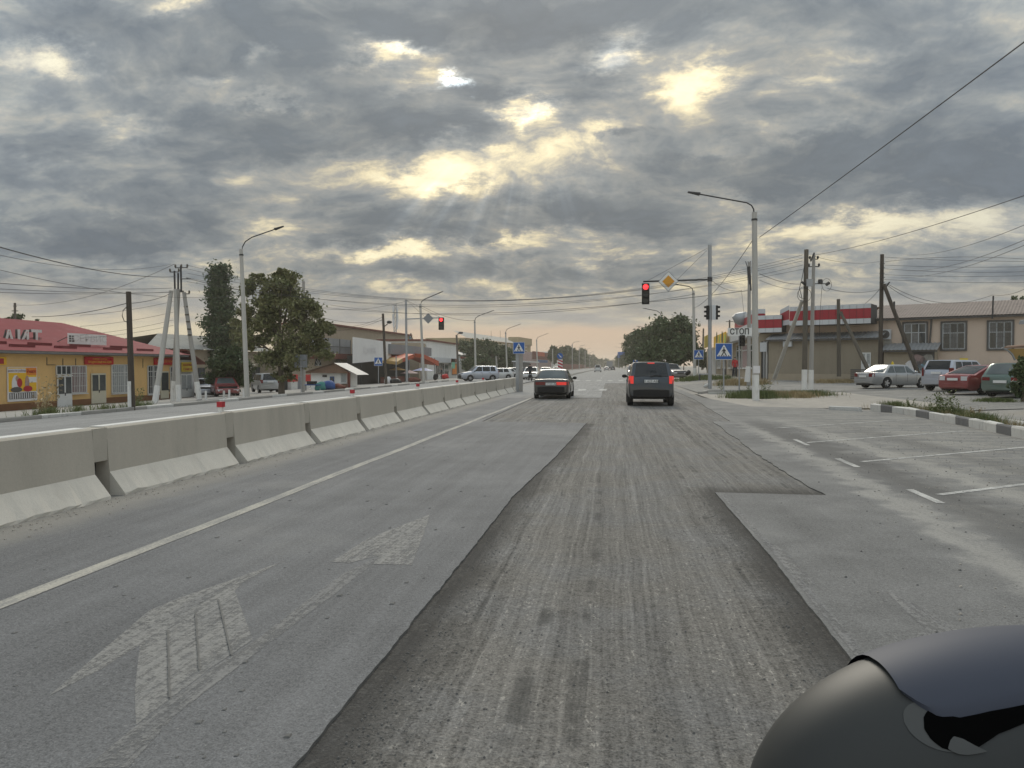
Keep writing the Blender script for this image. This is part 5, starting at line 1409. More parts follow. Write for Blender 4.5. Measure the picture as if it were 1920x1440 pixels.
# snow guards near the eave
sl_ = (rz_-ze-.1)/5.65
for i, px in enumerate((-30, 15, 62, 100, 140, 192, 215, 255)):
    k = .55 if i % 2 else .95
    a = PL.u(px, 650); part('snow_guard', PL.box(MB(), a, a+1.9, ze+.12+k*sl_, ze+.27+k*sl_, .65-k-.06, .65-k), M['reddark'], SH)
for (q, c, r_, pm, gr) in (((103,686,133,730), 2, 1, M['pane'], 0), ((133,686,160,738), 2, 1, M['paneR'], 8), ((207,683,240,738), 3, 1, M['paneC'], 0), ((242,683,256,740), 1, 1, M['paneC'], 0)):
    pass
window(PL, PL.rect(104, 686, 131, 702), 3, 1, M['winwhite'], M['pane'], SH, .03)
window(PL, PL.rect(132, 686, 160, 736), 2, 1, M['winwhite'], M['paneR'], SH, .03, transom=.72, grille=9)
window(PL, PL.rect(208, 684, 242, 736), 3, 1, M['winwhite'], M['paneC'], SH, .03, transom=.72, grille=10)
window(PL, PL.rect(276, 686, 296, 738), 2, 1, M['winwhite'], M['pane'], SH, .03, transom=.8, grille=6)
window(PL, PL.rect(318, 688, 333, 738), 2, 1, M['winwhite'], M['pane'], SH, .03, transom=.8)
r = list(PL.rect(105, 704, 132, 762)); r[2] = zb+.03; door(PL, r, M['doorwhite'], M['pane'], SH, .06, .42, 2)
r = list(PL.rect(169, 700, 196, 757)); r[2] = zb+.10; door(PL, r, M['doorcream'], M['pane'], SH, .06, .42, 2)
r = list(PL.rect(299, 696, 314, 748)); r[2] = zb+.10; door(PL, r, M['doorcream'], M['pane'], SH, .06, .30, 1)
part('door_step', pbox(PL, PL.u(98), PL.u(138), zb-.02, zb+.02, .06, 1.0), M['pave'], SH); part('door_step', pbox(PL, PL.u(166), PL.u(200), zb-.02, zb+.06, .06, 1.0), M['pave'], SH)
cb = MB()
for a, b in (((88,670),(88,684)), ((88,684),(104,684)), ((118,672),(118,686)), ((142,672),(142,686)), ((268,672),(268,690))): cb.tube([PL.at(*a, .03), PL.at(*b, .03)], .018, 4)
part('wall_cable', cb, M['cablethin'], SH)
# roof lettering on a frame
us = PL.u(40, 640, -1.5)
LT = thing('roof_lettering', 'white letters ЛИТ standing on the red roof', 'sign', PL.p(us, ze+.6, -1.2))
for ch, px in (('Λ', 17.5), ('И', 44), ('Т', 69)):
    a = PL.at(px, 638, -1.2); h = abs(PL.z(px, 627, -1.2) - PL.z(px, 650, -1.2))
    put_text(ch, h*1.95, M['whitew'], LT, a, u=tuple(PL.d), name='letter', bold=True)
    sh_ = put_text(ch, h*1.95, M['windark'], LT, a-PL.n*.12-PL.d*.05, u=tuple(PL.d), name='letter_back', bold=True)
fr_ = MB()
for y in (634, 646): fr_.tube([PL.at(-20, y, -1.35), PL.at(78, y, -1.35)], .025, 4)
for px in (12, 24, 38, 50, 64, 74): fr_.tube([PL.at(px, 632, -1.35), PL.at(px, 655, -.6)], .02, 4)
part('frame', fr_, M['steelD'], LT)
r = PL.rect(128, 626.5, 199, 646, -.4)
RB = thing('roof_sign', 'long pale faded board standing on the red roof', 'sign', PL.p(r[0], r[2], -.4))
part('board', PL.box(MB(), r[0], r[1], r[2], r[3], -.45, -.38), M['hoard'], RB)
r2 = PL.rect(129, 628, 139, 641, -.4); dk = MB()
for i in range(2):
    for j in range(3): PL.box(dk, r2[0]+(r2[1]-r2[0])*(i*.55), r2[0]+(r2[1]-r2[0])*(i*.55+.4), r2[2]+(r2[3]-r2[2])*j*.34, r2[2]+(r2[3]-r2[2])*(j*.34+.25), -.38, -.365)
part('emblem', dk, M['windark'], RB)
put_text('СЕРВИС', .55, M['hoardtext'], RB, PL.at(170, 636, -.37), u=tuple(PL.d), width=3.2)
pr2 = MB(); pr2.tube([PL.p(r[0]+.2, r[2]+.5, -.45), PL.p(r[0]-.3, r[2]-.05, -1.3)], .03, 4); pr2.tube([PL.p(r[1]-.2, r[2]+.5, -.45), PL.p(r[1]-.2, r[2]-.05, -1.3)], .03, 4); part('strut', pr2, M['steelD'], RB)
# poster
r = PL.rect(12, 688, 67, 752)
PO = thing('poster_board', 'orange advertising poster with a seated family on the yellow wall', 'poster', PL.p((r[0]+r[1])/2, r[2], .1))
PL.box(f_ := MB(), r[0], r[1], r[2], r[3], .03, .09); part('frame', f_, M['whitepr'], PO)
def pr(fx0, fy0, fx1, fy1, m_, k, nm):
    uu = lambda f: r[0]+(r[1]-r[0])*f; zz = lambda f: r[3]-(r[3]-r[2])*f
    return part(nm, PL.box(MB(), uu(fx0), uu(fx1), zz(fy1), zz(fy0), .09+.004*k, .094+.004*k), m_, PO)
pr(.02, .02, .98, .72, M['amber'], 0, 'print'); pr(.02, .05, .60, .17, M['whitepr'], 1, 'headline_box'); pr(.62, .02, .98, .24, M['orange'], 1, 'logo_box'); pr(.64, .30, .97, .46, M['whitepr'], 1, 'text_box'); pr(.04, .75, .96, .93, M['windark'], 1, 'grille_opening')
bars = MB()
for i in range(12):
    a = r[0]+(r[1]-r[0])*(.07+i*.075); PL.box(bars, a, a+.05, r[3]-(r[3]-r[2])*.92, r[3]-(r[3]-r[2])*.76, .098, .12)
part('grille', bars, M['whitepr'], PO)
put_text('новости района', .2, M['mauve'], PO, PL.p(r[0]+(r[1]-r[0])*.31, r[3]-(r[3]-r[2])*.11, .105), u=tuple(PL.d), width=1.3)
put_text('Рынок', .3, M['signred'], PO, PL.p(r[0]+(r[1]-r[0])*.80, r[3]-(r[3]-r[2])*.13, .105), u=tuple(PL.d), width=.7)
def blob(fx, fz, rx, rz2, m_, k, nm):
    c = PL.p(r[0]+(r[1]-r[0])*fx, r[3]-(r[3]-r[2])*fz, .098+.004*k); w = (r[1]-r[0]); part(nm, MB().prism([c+PL.d*(w*rx*math.cos(a))+np.array([0, 0, w*rz2*math.sin(a)]) for a in np.linspace(0, 2*PI, 14)[:-1]], PL.n*.003), m_, PO)
blob(.26, .50, .14, .24, M['whitepr'], 1, 'printed_figure'); blob(.30, .34, .055, .075, M['skin'], 2, 'printed_figure'); blob(.38, .46, .09, .12, M['signred'], 3, 'printed_figure'); blob(.64, .48, .075, .2, M['mauve'], 2, 'printed_figure'); blob(.64, .36, .05, .06, M['skin'], 3, 'printed_figure')
blob(.27, .66, .2, .07, M['windark'], 4, 'printed_figure'); blob(.66, .64, .16, .08, M['signred'], 4, 'printed_figure')
r5 = PL.rect(-30, 669, 10, 684)
P5 = thing('poster_board', 'edge of a second orange poster high on the wall at the picture edge', 'poster', PL.p(r5[0], r5[2], .1)); part('print', PL.box(MB(), r5[0], r5[1], r5[2], r5[3], .03, .08), M['amber'], P5)
part('printed_figure', PL.box(MB(), r5[1]-1.0, r5[1]-.2, r5[2]+.05, r5[2]+.35, .08, .085), M['signred'], P5)
def shop_sign(label, pl, q, mat, lines, tmat, off=.05, cat='sign'):
    r = pl.rect(*q, off); s_ = thing('shop_sign', label, cat, pl.p((r[0]+r[1])/2, r[2], off))
    a, b = min(r[0], r[1]), max(r[0], r[1])
    part('board', pl.box(MB(), a, b, r[2], r[3], off, off+.08), mat, s_)
    for txt, fz, hh, wf in lines:
        put_text(txt, (r[3]-r[2])*hh, tmat, s_, pl.p((a+b)/2, r[2]+(r[3]-r[2])*fz, off+.09), u=tuple(pl.d if pl.d @ RT > 0 else -pl.d), width=(b-a)*wf)
    return s_
shop_sign('red shop sign with yellow lettering above the cream door', PL, (158, 669, 211, 683.5), M['redsign'], [('ПРОДУКТОВЫЙ МАГАЗИН', .30, .42, .82), ('в кредит и оптом', .72, .26, .5)], M['yellowtext'])
shop_sign('dull red shop sign behind the propped poles', PL, (288, 671, 325, 684), M['redsign'], [('ХОЗТОВАРЫ', .5, .5, .8)], M['orange'])
# low extension with yellow sign
e0, e1 = PL.u(339), PL.u(366); EX = bld('shop_annex', 'small pale annex with white double doors at the end of the yellow shop', PL, PL.u(352))
zt = PL.z(345, 675); part('wall', pbox(PL, e0+.02, e1, zb, zt, -6, -.1), M['whitewall'], EX)
part('roof', MB().hexa([PL.p(e0, zt+.7, .5), PL.p(e1+.8, zt-.35, .5), PL.p(e1+.8, zt-.35, -6), PL.p(e0, zt+.7, -6), PL.p(e0, zt+.8, .5), PL.p(e1+.8, zt-.25, .5), PL.p(e1+.8, zt-.25, -6), PL.p(e0, zt+.8, -6)]), M['brown'], EX)
r = list(PL.rect(340, 701, 360, 747)); r[2] = zb+.08; door(PL, r, M['doorwhite'], M['paneC'], EX, -.06, .35, 2)
shop_sign('yellow shop sign with red lettering above the white double doors', PL, (340, 679, 360, 697), M['yellowsign'], [('ШАШЛЫК', .70, .34, .85), ('САМСА', .25, .36, .8)], M['signred'], .02)

# grey roofed hall behind
PH = Plane((-47, 60), (-40, 140))
h0, h1 = PH.u(268), PH.u(505); zh0 = PH.z(400, 657); zr0 = PH.z(400, 632, -5)
HL = bld('hall_building', 'tan hall with grey corrugated roof behind the bush', PH, PH.u(400))
part('wall', pbox(PH, h0, h1, -1.0, zh0, -10, 0), M['tan'], HL)
part('roof', corrug(PH, h0-.5, h1+.4, .6, zh0, -5, zr0, .5, .06, r_u0=PH.u(296, 640, -5), r_u1=h1+.4), M['slate'], HL)
part('roof_back', MB().grid([[PH.p(h0, zh0, -10.5), PH.p(h1, zh0, -10.5)], [PH.p(PH.u(296, 640, -5), zr0, -5), PH.p(h1, zr0, -5)]]), M['slate'], HL)
part('chimney', pbox(PH, PH.u(430), PH.u(437), zh0+.5, PH.z(433, 637), -1.8, -1.0), M['brown'], HL)
for q in ((371, 690, 383, 724), (392, 678, 396, 690), (470, 688, 486, 715)): window(PH, PH.rect(*q), 2, 2, M['windark'], M['pane'], HL, .03, .09)

# gate posts by the elm
PG_ = Plane((-34, 60), (-34, 100)); 
gt = thing('gate', 'dark gateway between red topped white posts behind the elm', 'gate', PG_.p(PG_.u(535), -.9))
for q, m_ in (((523, 704, 532, 739), 0), ((546, 704, 558, 738), 1), ((573, 704, 582, 737), 2)):
    r = PG_.rect(*q); p_ = part('gate_post', PG_.box(MB(), r[0], r[1], -1, r[2]+(r[3]-r[2])*.66, -.5, 0), M['whitew'], gt)
    part('cap', PG_.box(MB(), r[0]-.03, r[1]+.03, r[2]+(r[3]-r[2])*.66, r[3]+.1, -.53, .03), M['redsign'], p_)
r = PG_.rect(532, 706, 546, 738); part('opening_shade', PG_.box(MB(), r[0], r[1], -1, r[3], -2, -.4), M['dark'], gt)  # solid dark block stands in for shade in the gateway
r = PG_.rect(558, 706, 573, 738); part('door', PG_.box(MB(), r[0], r[1], -1, r[3], -.4, -.3), M['greyclad'], gt)

# market hall with hoardings
PM = Plane((-37, 70), (-37, 140))
m0, m1 = PM.u(590), PM.u(742); zc = PM.z(660, 674); zpar = PM.z(625, 634)
MK = bld('market_hall', 'low market hall with red and white pillars and grey parapet sheets', PM, PM.u(660))
part('wall', pbox(PM, m0, m1, -1, zc, -10, -.8), M['tan'], MK)
part('eave', pbox(PM, m0-.3, m1+.3, zc, zc+.22, -10, .4), M['brown'], MK)
part('red_trim', pbox(PM, m0, PM.u(664), zc+.22, zc+.75, -.4, .1), M['brown'], MK)
k = 4; a0_, a1_ = m0-3.0, PM.u(662)
for i in range(k): part('parapet_sheet', pbox(PM, a0_+(a1_-a0_)*i/k+.04, a0_+(a1_-a0_)*(i+1)/k-.04, zc+.75, zpar, -.5, -.4), M['hoardG'], MK)
rb = MB()
for i in range(k+1): rb.tube([PM.p(a0_+(a1_-a0_)*i/k, zc+.3, -.36), PM.p(a0_+(a1_-a0_)*i/k, zpar, -.36)], .05, 4)
rb.tube([PM.p(a0_, (zc+zpar)/2+.3, -.36), PM.p(a1_, (zc+zpar)/2+.3, -.36)], .05, 4); part('parapet_frame', rb, M['windark'], MK)
for i, px in enumerate((672, 682, 691, 700, 709, 718)):
    u = PM.u(px, 700); pp = part('pillar', PM.box(MB(), u-.18, u+.18, -1, zc, -.3, .05), M['whitewall'], MK)
    z0_, z1_ = PM.z(px, 708), PM.z(px, 695); part('red_band', PM.box(MB(), u-.75, u-.2, z0_, z1_, -.4, -.1), M['redsign'], pp)
for a, b in ((664, 671), (673, 681), (683, 690), (692, 699), (701, 708), (710, 717), (719, 730)): window(PM, PM.rect(a, 678, b, 718), 1, 2, M['windark'], M['pane'], MK, -.78, .1)
part('base_wall', pbox(PM, PM.u(662), m1, -1, -.15, -.7, -.25), M['whitewall'], MK)
for px in (596, 634):          # arched windows
    c = PM.at(px, 686, -.78); c2 = (c[0], c[1], c[2]); R_ = 1.1
    aw = part('arched_window', MB().prism([np.array(c)+PM.d*R_*math.cos(a)+np.array([0, 0, R_*math.sin(a)]) for a in np.linspace(0, PI, 12)], PM.n*.04), M['pane'], MK)
    br = MB()
    for a in np.linspace(.1, PI-.1, 6): br.tube([np.array(c)+PM.n*.06, np.array(c)+PM.n*.06+PM.d*R_*math.cos(a)+np.array([0, 0, R_*math.sin(a)])], .03, 4)
    part('glazing_bars', br, M['winwhite'], aw)
# white hoarding angled at the corner
HB = thing('billboard', 'large blank white hoarding with faded lettering on the market roof', 'billboard', atD(662, 680, 98))
c0, c1, c2, c3 = atD(663, 681, 97), atD(663, 632, 97), atD(721, 640, 104), atD(721, 675.5, 104)
ny = np.cross(c3-c0, (0, 0, 1)); ny = ny/np.linalg.norm(ny)*.15
part('board', MB().prism([c0, c3, c2, c1], -ny), M['hoard'], HB)
d_, d2_, e_, e2_ = atD(721.3, 675.5, 104), atD(733, 675, 108), atD(733, 641.5, 108), atD(721.3, 640, 104)
part('board', MB().prism([d_, d2_, e_, e2_], (0, .15, 0)), M['hoard'], HB)
mid_ = (c0+c1+c2+c3)/4; ud = (c3-c0)/np.linalg.norm(c3-c0); put_text('Крепёж', 1.5, M['whitepr'], HB, mid_ + ny/np.linalg.norm(ny)*(.03 if ny @ (CP-mid_) > 0 else -.03), u=tuple(ud), width=3.0)
# gabled roof behind
PB = Plane((-48, 100), (-46, 160))
b0_, b1_ = PB.u(600), PB.u(768); zg = PB.z(740, 660); zrg = PB.z(740, 628, -4)
BH = bld('hall_building', 'long shed with flat pale wall and blue gable behind the market hall', PB, PB.u(720))
part('wall', pbox(PB, b0_, b1_, -1, zrg-.3, -8, 0), M['tan'], BH); part('roof_edge', pbox(PB, b0_, b1_+.6, zrg-.3, zrg, -9, .5), M['brown'], BH)
gbx = PB.u(765); part('gable', MB().prism([PB.p(gbx, zg-1.5, .2), PB.p(gbx+6.5, zg-1.5, .2), PB.p(gbx+1.0, zrg, .2)], -PB.n*.15), M['sky_blue'], BH)
part('gable_edge', MB().tube([PB.p(gbx+.8, zrg+.2, .4), PB.p(gbx+6.8, zg-1.5, .4)], .18, 4), M['windark'], BH)
q = PB.rect(735, 656, 752, 664); part('vent', PB.box(MB(), q[0], q[1], q[2], q[3], .01, .05), M['windark'], BH)
# telephone mast behind
ms = thing('phone_mast', 'lattice mast with panel antennas behind the shed roof', 'mast', atD(741, 690, 190))
mm = MB(); an = MB()
for px in (739, 743): mm.tube([atD(px, 690, 190), atD(px, 571, 190)], .14, 5)
for k in range(9): mm.tube([atD(739, 640-8*k, 190), atD(743, 632-8*k, 190)], .07, 4)
part('lattice', mm, M['steel'], ms)
for px, y in ((737.5, 580), (745, 585), (737, 596), (745.5, 598), (738, 606), (744.5, 610)): a = atD(px, y, 189.5); an.box(a[0]-.18, a[1]-.1, a[2]-.9, a[0]+.18, a[1]+.1, a[2]+.9)
part('antennas', an, M['whitepanel'], ms)

# white kiosk with brown gable
PK = Plane(atD(583, 700, 77.5), atD(661, 700, 76.8))
k0, k1 = PK.u(583), PK.u(640); zk = PK.z(612, 698); zkr = PK.z(625, 682)
KI = bld('kiosk', 'small white kiosk with brown gable and tin roof', PK, PK.u(612))
part('wall', pbox(PK, k0, PK.u(653), -1, zk, -2.5, 0), M['whitewall'], KI)
ua, ub, uc = PK.u(573), PK.u(634), PK.u(661)
part('gable', MB().prism([PK.p(ua, zk-.05, .5), PK.p(uc, zk-.1, .5), PK.p(ub, zkr, .5)], -PK.n*.1), M['gable'], KI)
part('roof', MB().grid([[PK.p(ub-.1, zkr+.08, .8), PK.p(uc+.8, zk-.25, .8)], [PK.p(ub-.1, zkr+.08, -2.6), PK.p(uc+.8, zk-.25, -2.6)]]), M['tin'], KI)
part('roof', MB().grid([[PK.p(ub-.1, zkr+.09, .8), PK.p(ua-.3, zk-.1, .8)], [PK.p(ub-.1, zkr+.09, -2.6), PK.p(ua-.3, zk-.1, -2.6)]]), M['gable'], KI)
r = list(PK.rect(619, 706, 627, 726)); r[2] = -.6; door(PK, r, M['bluet'], M['pane'], KI, .02, .6, 1)
window(PK, PK.rect(640, 701, 650, 717), 1, 1, M['winwhite'], M['paneC'], KI, .02); part('panel', pbox(PK, PK.u(640), PK.u(651), -.9, PK.z(645, 720), .01, .05), M['gable'], KI)
q = PK.rect(605, 703, 613, 707); part('vent', PK.box(MB(), *q, .01, .06), M['dark'], KI)
for px in (657, 659.5): part('post', MB().tube([PK.p(PK.u(px), -1, .6), PK.p(PK.u(px), zk, .6)], .09, 6), M['brown'], KI)
def lump(name, label, cat, px, py, d, sz, mat, n=7):
    c = atD(px, py, d); mb = MB()
    mb.ellipsoid((0, 0, sz[2]*.5), (sz[0]*.5, sz[1]*.5, sz[2]*.5), n)
    mb.v = [(x*(1+.10*math.sin(9*z+4*y)), y, max(0, z + .06*math.sin(7*x))) for x, y, z in mb.v]
    o = single(name, mb, mat, label, cat, smooth=True); o.location = tuple(map(float, c)); return o
lump('barrel', 'teal plastic barrel in front of the white kiosk', 'barrel', 601, 736, 66, (1.0, .9, .95), M['teal'])
lump('tarpaulin_bundle', 'blue and white bundle beside the teal barrel', 'bundle', 614, 733, 66.5, (1.5, 1.2, .9), M['bluet'])
lump('sack_pile', 'brown sacks lying against the white kiosk', 'sacks', 629, 731, 67, (1.9, 1.0, .55), M['brown'])
tbp = atD(588, 736, 66); tb_ = thing('market_table', 'dark blue table with goods left of the teal barrel', 'table', tbp)
part('top', MB().box(tbp[0]-.9, tbp[1]-.4, tbp[2]+.62, tbp[0]+.8, tbp[1]+.4, tbp[2]+.7), M['bluet'], tb_)
for sx in (-.8, .7):
    for sy in (-.3, .3): part('leg', MB().box(tbp[0]+sx-.03, tbp[1]+sy-.03, tbp[2], tbp[0]+sx+.03, tbp[1]+sy+.03, tbp[2]+.62), M['steel'], tb_)
part('goods', MB().box(tbp[0]-.5, tbp[1]-.3, tbp[2]+.7, tbp[0]+.2, tbp[1]+.3, tbp[2]+.98), M['black'], tb_)

# cafe stall with orange awnings
PC = Plane((-30, 80), (-30, 140)); c0, c1 = PC.u(731), PC.u(812); zc_ = PC.z(770, 668)
CF = bld('market_stall', 'dark open stall with orange and tan awnings between the signal poles', PC, PC.u(770))
part('back_wall', pbox(PC, c0, c1, -1, zc_, -6, -4), M['dark'], CF); part('roof', pbox(PC, c0+2, c1+1, zc_+.2, PC.z(790, 650), -6, -.5), M['greyclad'], CF)
part('awning', MB().hexa([PC.p(PC.u(733), PC.z(733, 684), .9), PC.p(PC.u(743), PC.z(743, 679), .9), PC.p(PC.u(743), PC.z(743, 674), -2), PC.p(PC.u(733), PC.z(733, 679), -2), PC.p(PC.u(733), PC.z(733, 678), .9), PC.p(PC.u(743), PC.z(743, 672), .9), PC.p(PC.u(743), PC.z(743, 668), -2), PC.p(PC.u(733), PC.z(733, 673), -2)]), M['awningtan'], CF)
part('awning', MB().hexa([PC.p(PC.u(743.3), PC.z(743, 679), .9), PC.p(PC.u(765), PC.z(765, 671), .9), PC.p(PC.u(765), PC.z(765, 668), -2), PC.p(PC.u(743.3), PC.z(743, 674), -2), PC.p(PC.u(743.3), PC.z(743, 672), .9), PC.p(PC.u(765), PC.z(765, 664), .9), PC.p(PC.u(765), PC.z(765, 661), -2), PC.p(PC.u(743.3), PC.z(743, 668), -2)]), M['awning'], CF)
part('awning', MB().hexa([PC.p(PC.u(783), PC.z(783, 671), .9), PC.p(PC.u(813), PC.z(813, 686), .9), PC.p(PC.u(813), PC.z(813, 682), -2), PC.p(PC.u(783), PC.z(783, 668), -2), PC.p(PC.u(783), PC.z(783, 664), .9), PC.p(PC.u(813), PC.z(813, 677), .9), PC.p(PC.u(813), PC.z(813, 674), -2), PC.p(PC.u(783), PC.z(783, 661), -2)]), M['awning'], CF)
for px in (732, 757, 780, 806): part('post', MB().tube([PC.p(PC.u(px), -1, .8), PC.p(PC.u(px), zc_-.1, .8)], .07, 6), M['steel'], CF)
part('counter', pbox(PC, PC.u(742), PC.u(778), -1, .0, -2.2, -1.6), M['brown'], CF)
def parasol(label, px, py, d, w, mat):
    c = atD(px, py, d); b = c.copy(); b[2] = gz(b[0], b[1]); t = thing('parasol', label, 'parasol', b, 0, 'stall parasols')
    mb = MB(); n = 8; mb.add([c+np.array([0, 0, .45])]+[c+np.array([w*math.cos(2*PI*i/n), w*math.sin(2*PI*i/n), 0]) for i in range(n)], [(0, 1+i, 1+(i+1) % n) for i in range(n)]); part('canopy', mb, mat, t); part('pole', MB().tube([b, c+np.array([0, 0, .4])], .03, 5), M['steel'], t)
parasol('tan parasol at the left of the dark stall', 745, 694, 108, 1.3, M['awningtan']); parasol('dusky pink parasol in the middle of the dark stall', 768, 700, 108, 1.4, M['mauve']); parasol('blue parasol at the right of the dark stall', 793, 695, 106, 1.6, M['bluet'])
# goods in front
for (px, py, d, s_, m_, lab) in ((727, 722, 100, (1.0, .8, 1.1), 'whitepr', 'white bags at the left foot of the stall'), (741, 721, 100, (1.8, 1, .8), 'black', 'dark sacks at the foot of the stall'), (776, 717, 104, (2.0, 1, .7), 'brown', 'brown heap of goods right of the signal pole'), (817, 713, 112, (.8, .8, 1.0), 'black', 'dark bin right of the stall'), (834, 711, 116, (1.3, 1, .8), 'redsign', 'red crates in front of the white shop')):
    lump('goods_heap', lab, 'goods', px, py, d, s_, M[m_])

# white shop right of the stall
PW = Plane((-33, 100), (-33, 170)); w0, w1 = PW.u(801), PW.u(858); zw = PW.z(830, 643)
WS = bld('shop_building', 'white flat fronted shop with mint banner beyond the stall', PW, PW.u(830))
part('wall', pbox(PW, w0, w1, -1, zw, -9, 0), M['whitewall'], WS); part('roof_edge', pbox(PW, w0-.3, w1+.3, zw, zw+.3, -9.3, .3), M['brown'], WS); part('side_wall', pbox(PW, w0-4.5, w0-.02, -1, zw-.5, -9, -.3), M['tan'], WS)
part('canopy', pbox(PW, w0+1, w1, PW.z(830, 680), PW.z(830, 671), .02, .7), M['whitepanel'], WS)
window(PW, PW.rect(817, 682, 832, 700), 3, 1, M['windark'], M['pane'], WS, .03, .1); r = list(PW.rect(834, 684, 840, 706)); r[2] = -.85; door(PW, r, M['steelD'], M['pane'], WS, .03, .5, 1)
part('banner', pbox(PW, PW.u(840), PW.u(846), PW.z(843, 691), PW.z(843, 673), .75, .8), M['green'], WS)
window(PW, PW.rect(847, 682, 856, 702), 1, 1, M['windark'], M['orange'], WS, .03, .1)
shop_sign('dark red sign strip at the right end of the white shop', PW, (846, 673, 858, 679), M['brown'], [], M['white'], .72)
PW2 = Plane((-35, 150), (-35, 220)); f0, f1 = PW2.u(860), PW2.u(880); WS2 = bld('shop_building', 'small white fronted shop with sloped pale roof beyond the thin brown pole', PW2, PW2.u(870))
zt = PW2.z(868, 655); part('wall', pbox(PW2, f0, f1, -1, PW2.z(870, 668), -8, 0), M['whitewall'], WS2); part('roof', MB().hexa([PW2.p(f0, PW2.z(870, 668)+.05, .5), PW2.p(f1, PW2.z(870, 668)+.05, .5), PW2.p(f1-4, zt, -4), PW2.p(f0, zt, -4), PW2.p(f0, PW2.z(870, 668)+.3, .5), PW2.p(f1, PW2.z(870, 668)+.3, .5), PW2.p(f1-4, zt+.3, -4), PW2.p(f0, zt+.3, -4)]), M['tin'], WS2)
part('sign', pbox(PW2, f0+2, f1, PW2.z(870, 673), PW2.z(870, 669), .05, .1), M['redsign'], WS2)
part('awning', pbox(PW2, f0+4, f1+6, PW2.z(880, 682), PW2.z(880, 675), .0, 2), M['whitepanel'], WS2)

# apartment block far left with roof line
PA = Plane((-55, 200), (-40, 330))
q0, q1 = PA.u(872), PA.u(995); za, zr_ = PA.z(930, 640), PA.z(930, 631)
AP = bld('apartment_block', 'ochre apartment block far behind the left trees', PA, PA.u(940))
part('wall', pbox(PA, q0, q1, -1, za, -14, 0), M['apart'], AP)
part('roof', MB().grid([[PA.p(q0-1, za, .8), PA.p(q1+1, za, .8)], [PA.p(q0+8, zr_+1, -7), PA.p(q1-12, zr_+1, -7)]]), M['slate'], AP)
part('tower', pbox(PA, PA.u(970), q1+.5, za-.2, PA.z(985, 634), -4, .5), M['apart'], AP)
for r_, y in enumerate((646, 657, 668, 679)):
    for c_ in range(9):
        px = 900+c_*10.5; window(PA, PA.rect(px, y, px+4, y+6), 1, 1, M['winwhite'], M['pane'], AP, .02, .16, sill=False)
for px in (921, 938): part('aerial', MB().tube([PA.p(PA.u(px, 630, -5), zr_, -5), PA.p(PA.u(px, 630, -5), PA.z(px, 620, -5), -5)], .08, 4), M['steelD'], AP)
# red shops and banners far left of the junction
PR2 = Plane((-34, 220), (-30, 300)); RS = bld('shop_building', 'far shop with red and orange signboards left of the striped marker', PR2, PR2.u(1015))
part('wall', pbox(PR2, PR2.u(996), PR2.u(1034), -.5, PR2.z(1015, 662), -8, 0), M['mauve'], RS); part('red_board', pbox(PR2, PR2.u(998), PR2.u(1028), PR2.z(1012, 674), PR2.z(1012, 660), .02, .2), M['brown'], RS); part('orange_board', pbox(PR2, PR2.u(1007), PR2.u(1020), PR2.z(1013, 668), PR2.z(1013, 660), .22, .3), M['awning'], RS)
part('blue_board', pbox(PR2, PR2.u(1006), PR2.u(1026), PR2.z(1015, 680), PR2.z(1015, 675), .02, .2), M['bluet'], RS)
PR3 = Plane((-36, 300), (-34, 380)); part('wall', pbox(PR3, PR3.u(1030), PR3.u(1046), -.5, PR3.z(1040, 661), -6, 0), M['whitewall'], bld('shop_building', 'tiny white gabled shop far behind the blue arrow sign', PR3, PR3.u(1038)))
PR4 = Plane((-19, 120), (-19, 200)); KB = bld('kiosk', 'grey bus shelter with pale roof behind the grey sign column', PR4, PR4.u(995)); part('back_wall', pbox(PR4, PR4.u(980), PR4.u(1008), -.2, 2.4, -2, -1.8), M['greyclad'], KB); part('roof', pbox(PR4, PR4.u(979), PR4.u(1009), 2.4, 2.65, -2.2, .3), M['whitepanel'], KB)
# brown fence along the median
fb = thing('fence', 'long red brown panel fence along the far median', 'fence', (-19, 285, 0))
for k in range(30):
    y = 285 + k*20; h = 2.35
    part('fence_panel', MB().box(-19.1, y, 0, -18.9, y+19.7, h + .12*math.sin(k*1.7)), M['brown'], fb)

# ------------------------------------------------------------------ right: store and beige building
Pa, Pb = atD(1435, 700, 67.3), atD(1920, 700, 56.0)
PR = Plane(Pa, Pb)
fx = 1 if PR.u(1700) > PR.u(1500) else -1
zb_ = .05
zeave = PR.z(1800, 593); r0, r1 = PR.u(1424), PR.u(2040)
BB = bld('store_building', 'long beige building with brown sheet roof and barred windows', PR, PR.u(1750))
part('wall', pbox(PR, r0, r1, zb_-.5, zeave, -12, 0), M['beige'], BB)
zrid = PR.z(1800, 567, -5.0)
part('roof', corrug(PR, PR.u(1628), r1+.5, .5, zeave, -5, zrid, .22, .03), M['slateB'], BB)
part('roof_back', MB().grid([[PR.p(r0, zeave, -12.4), PR.p(r1, zeave, -12.4)], [PR.p(PR.u(1628), zrid, -5), PR.p(r1, zrid, -5)]]), M['slateB'], BB)
part('fascia_board', pbox(PR, PR.u(1634), r1+.5, zeave-.16, zeave-.02, .3, .42), M['windark'], BB)
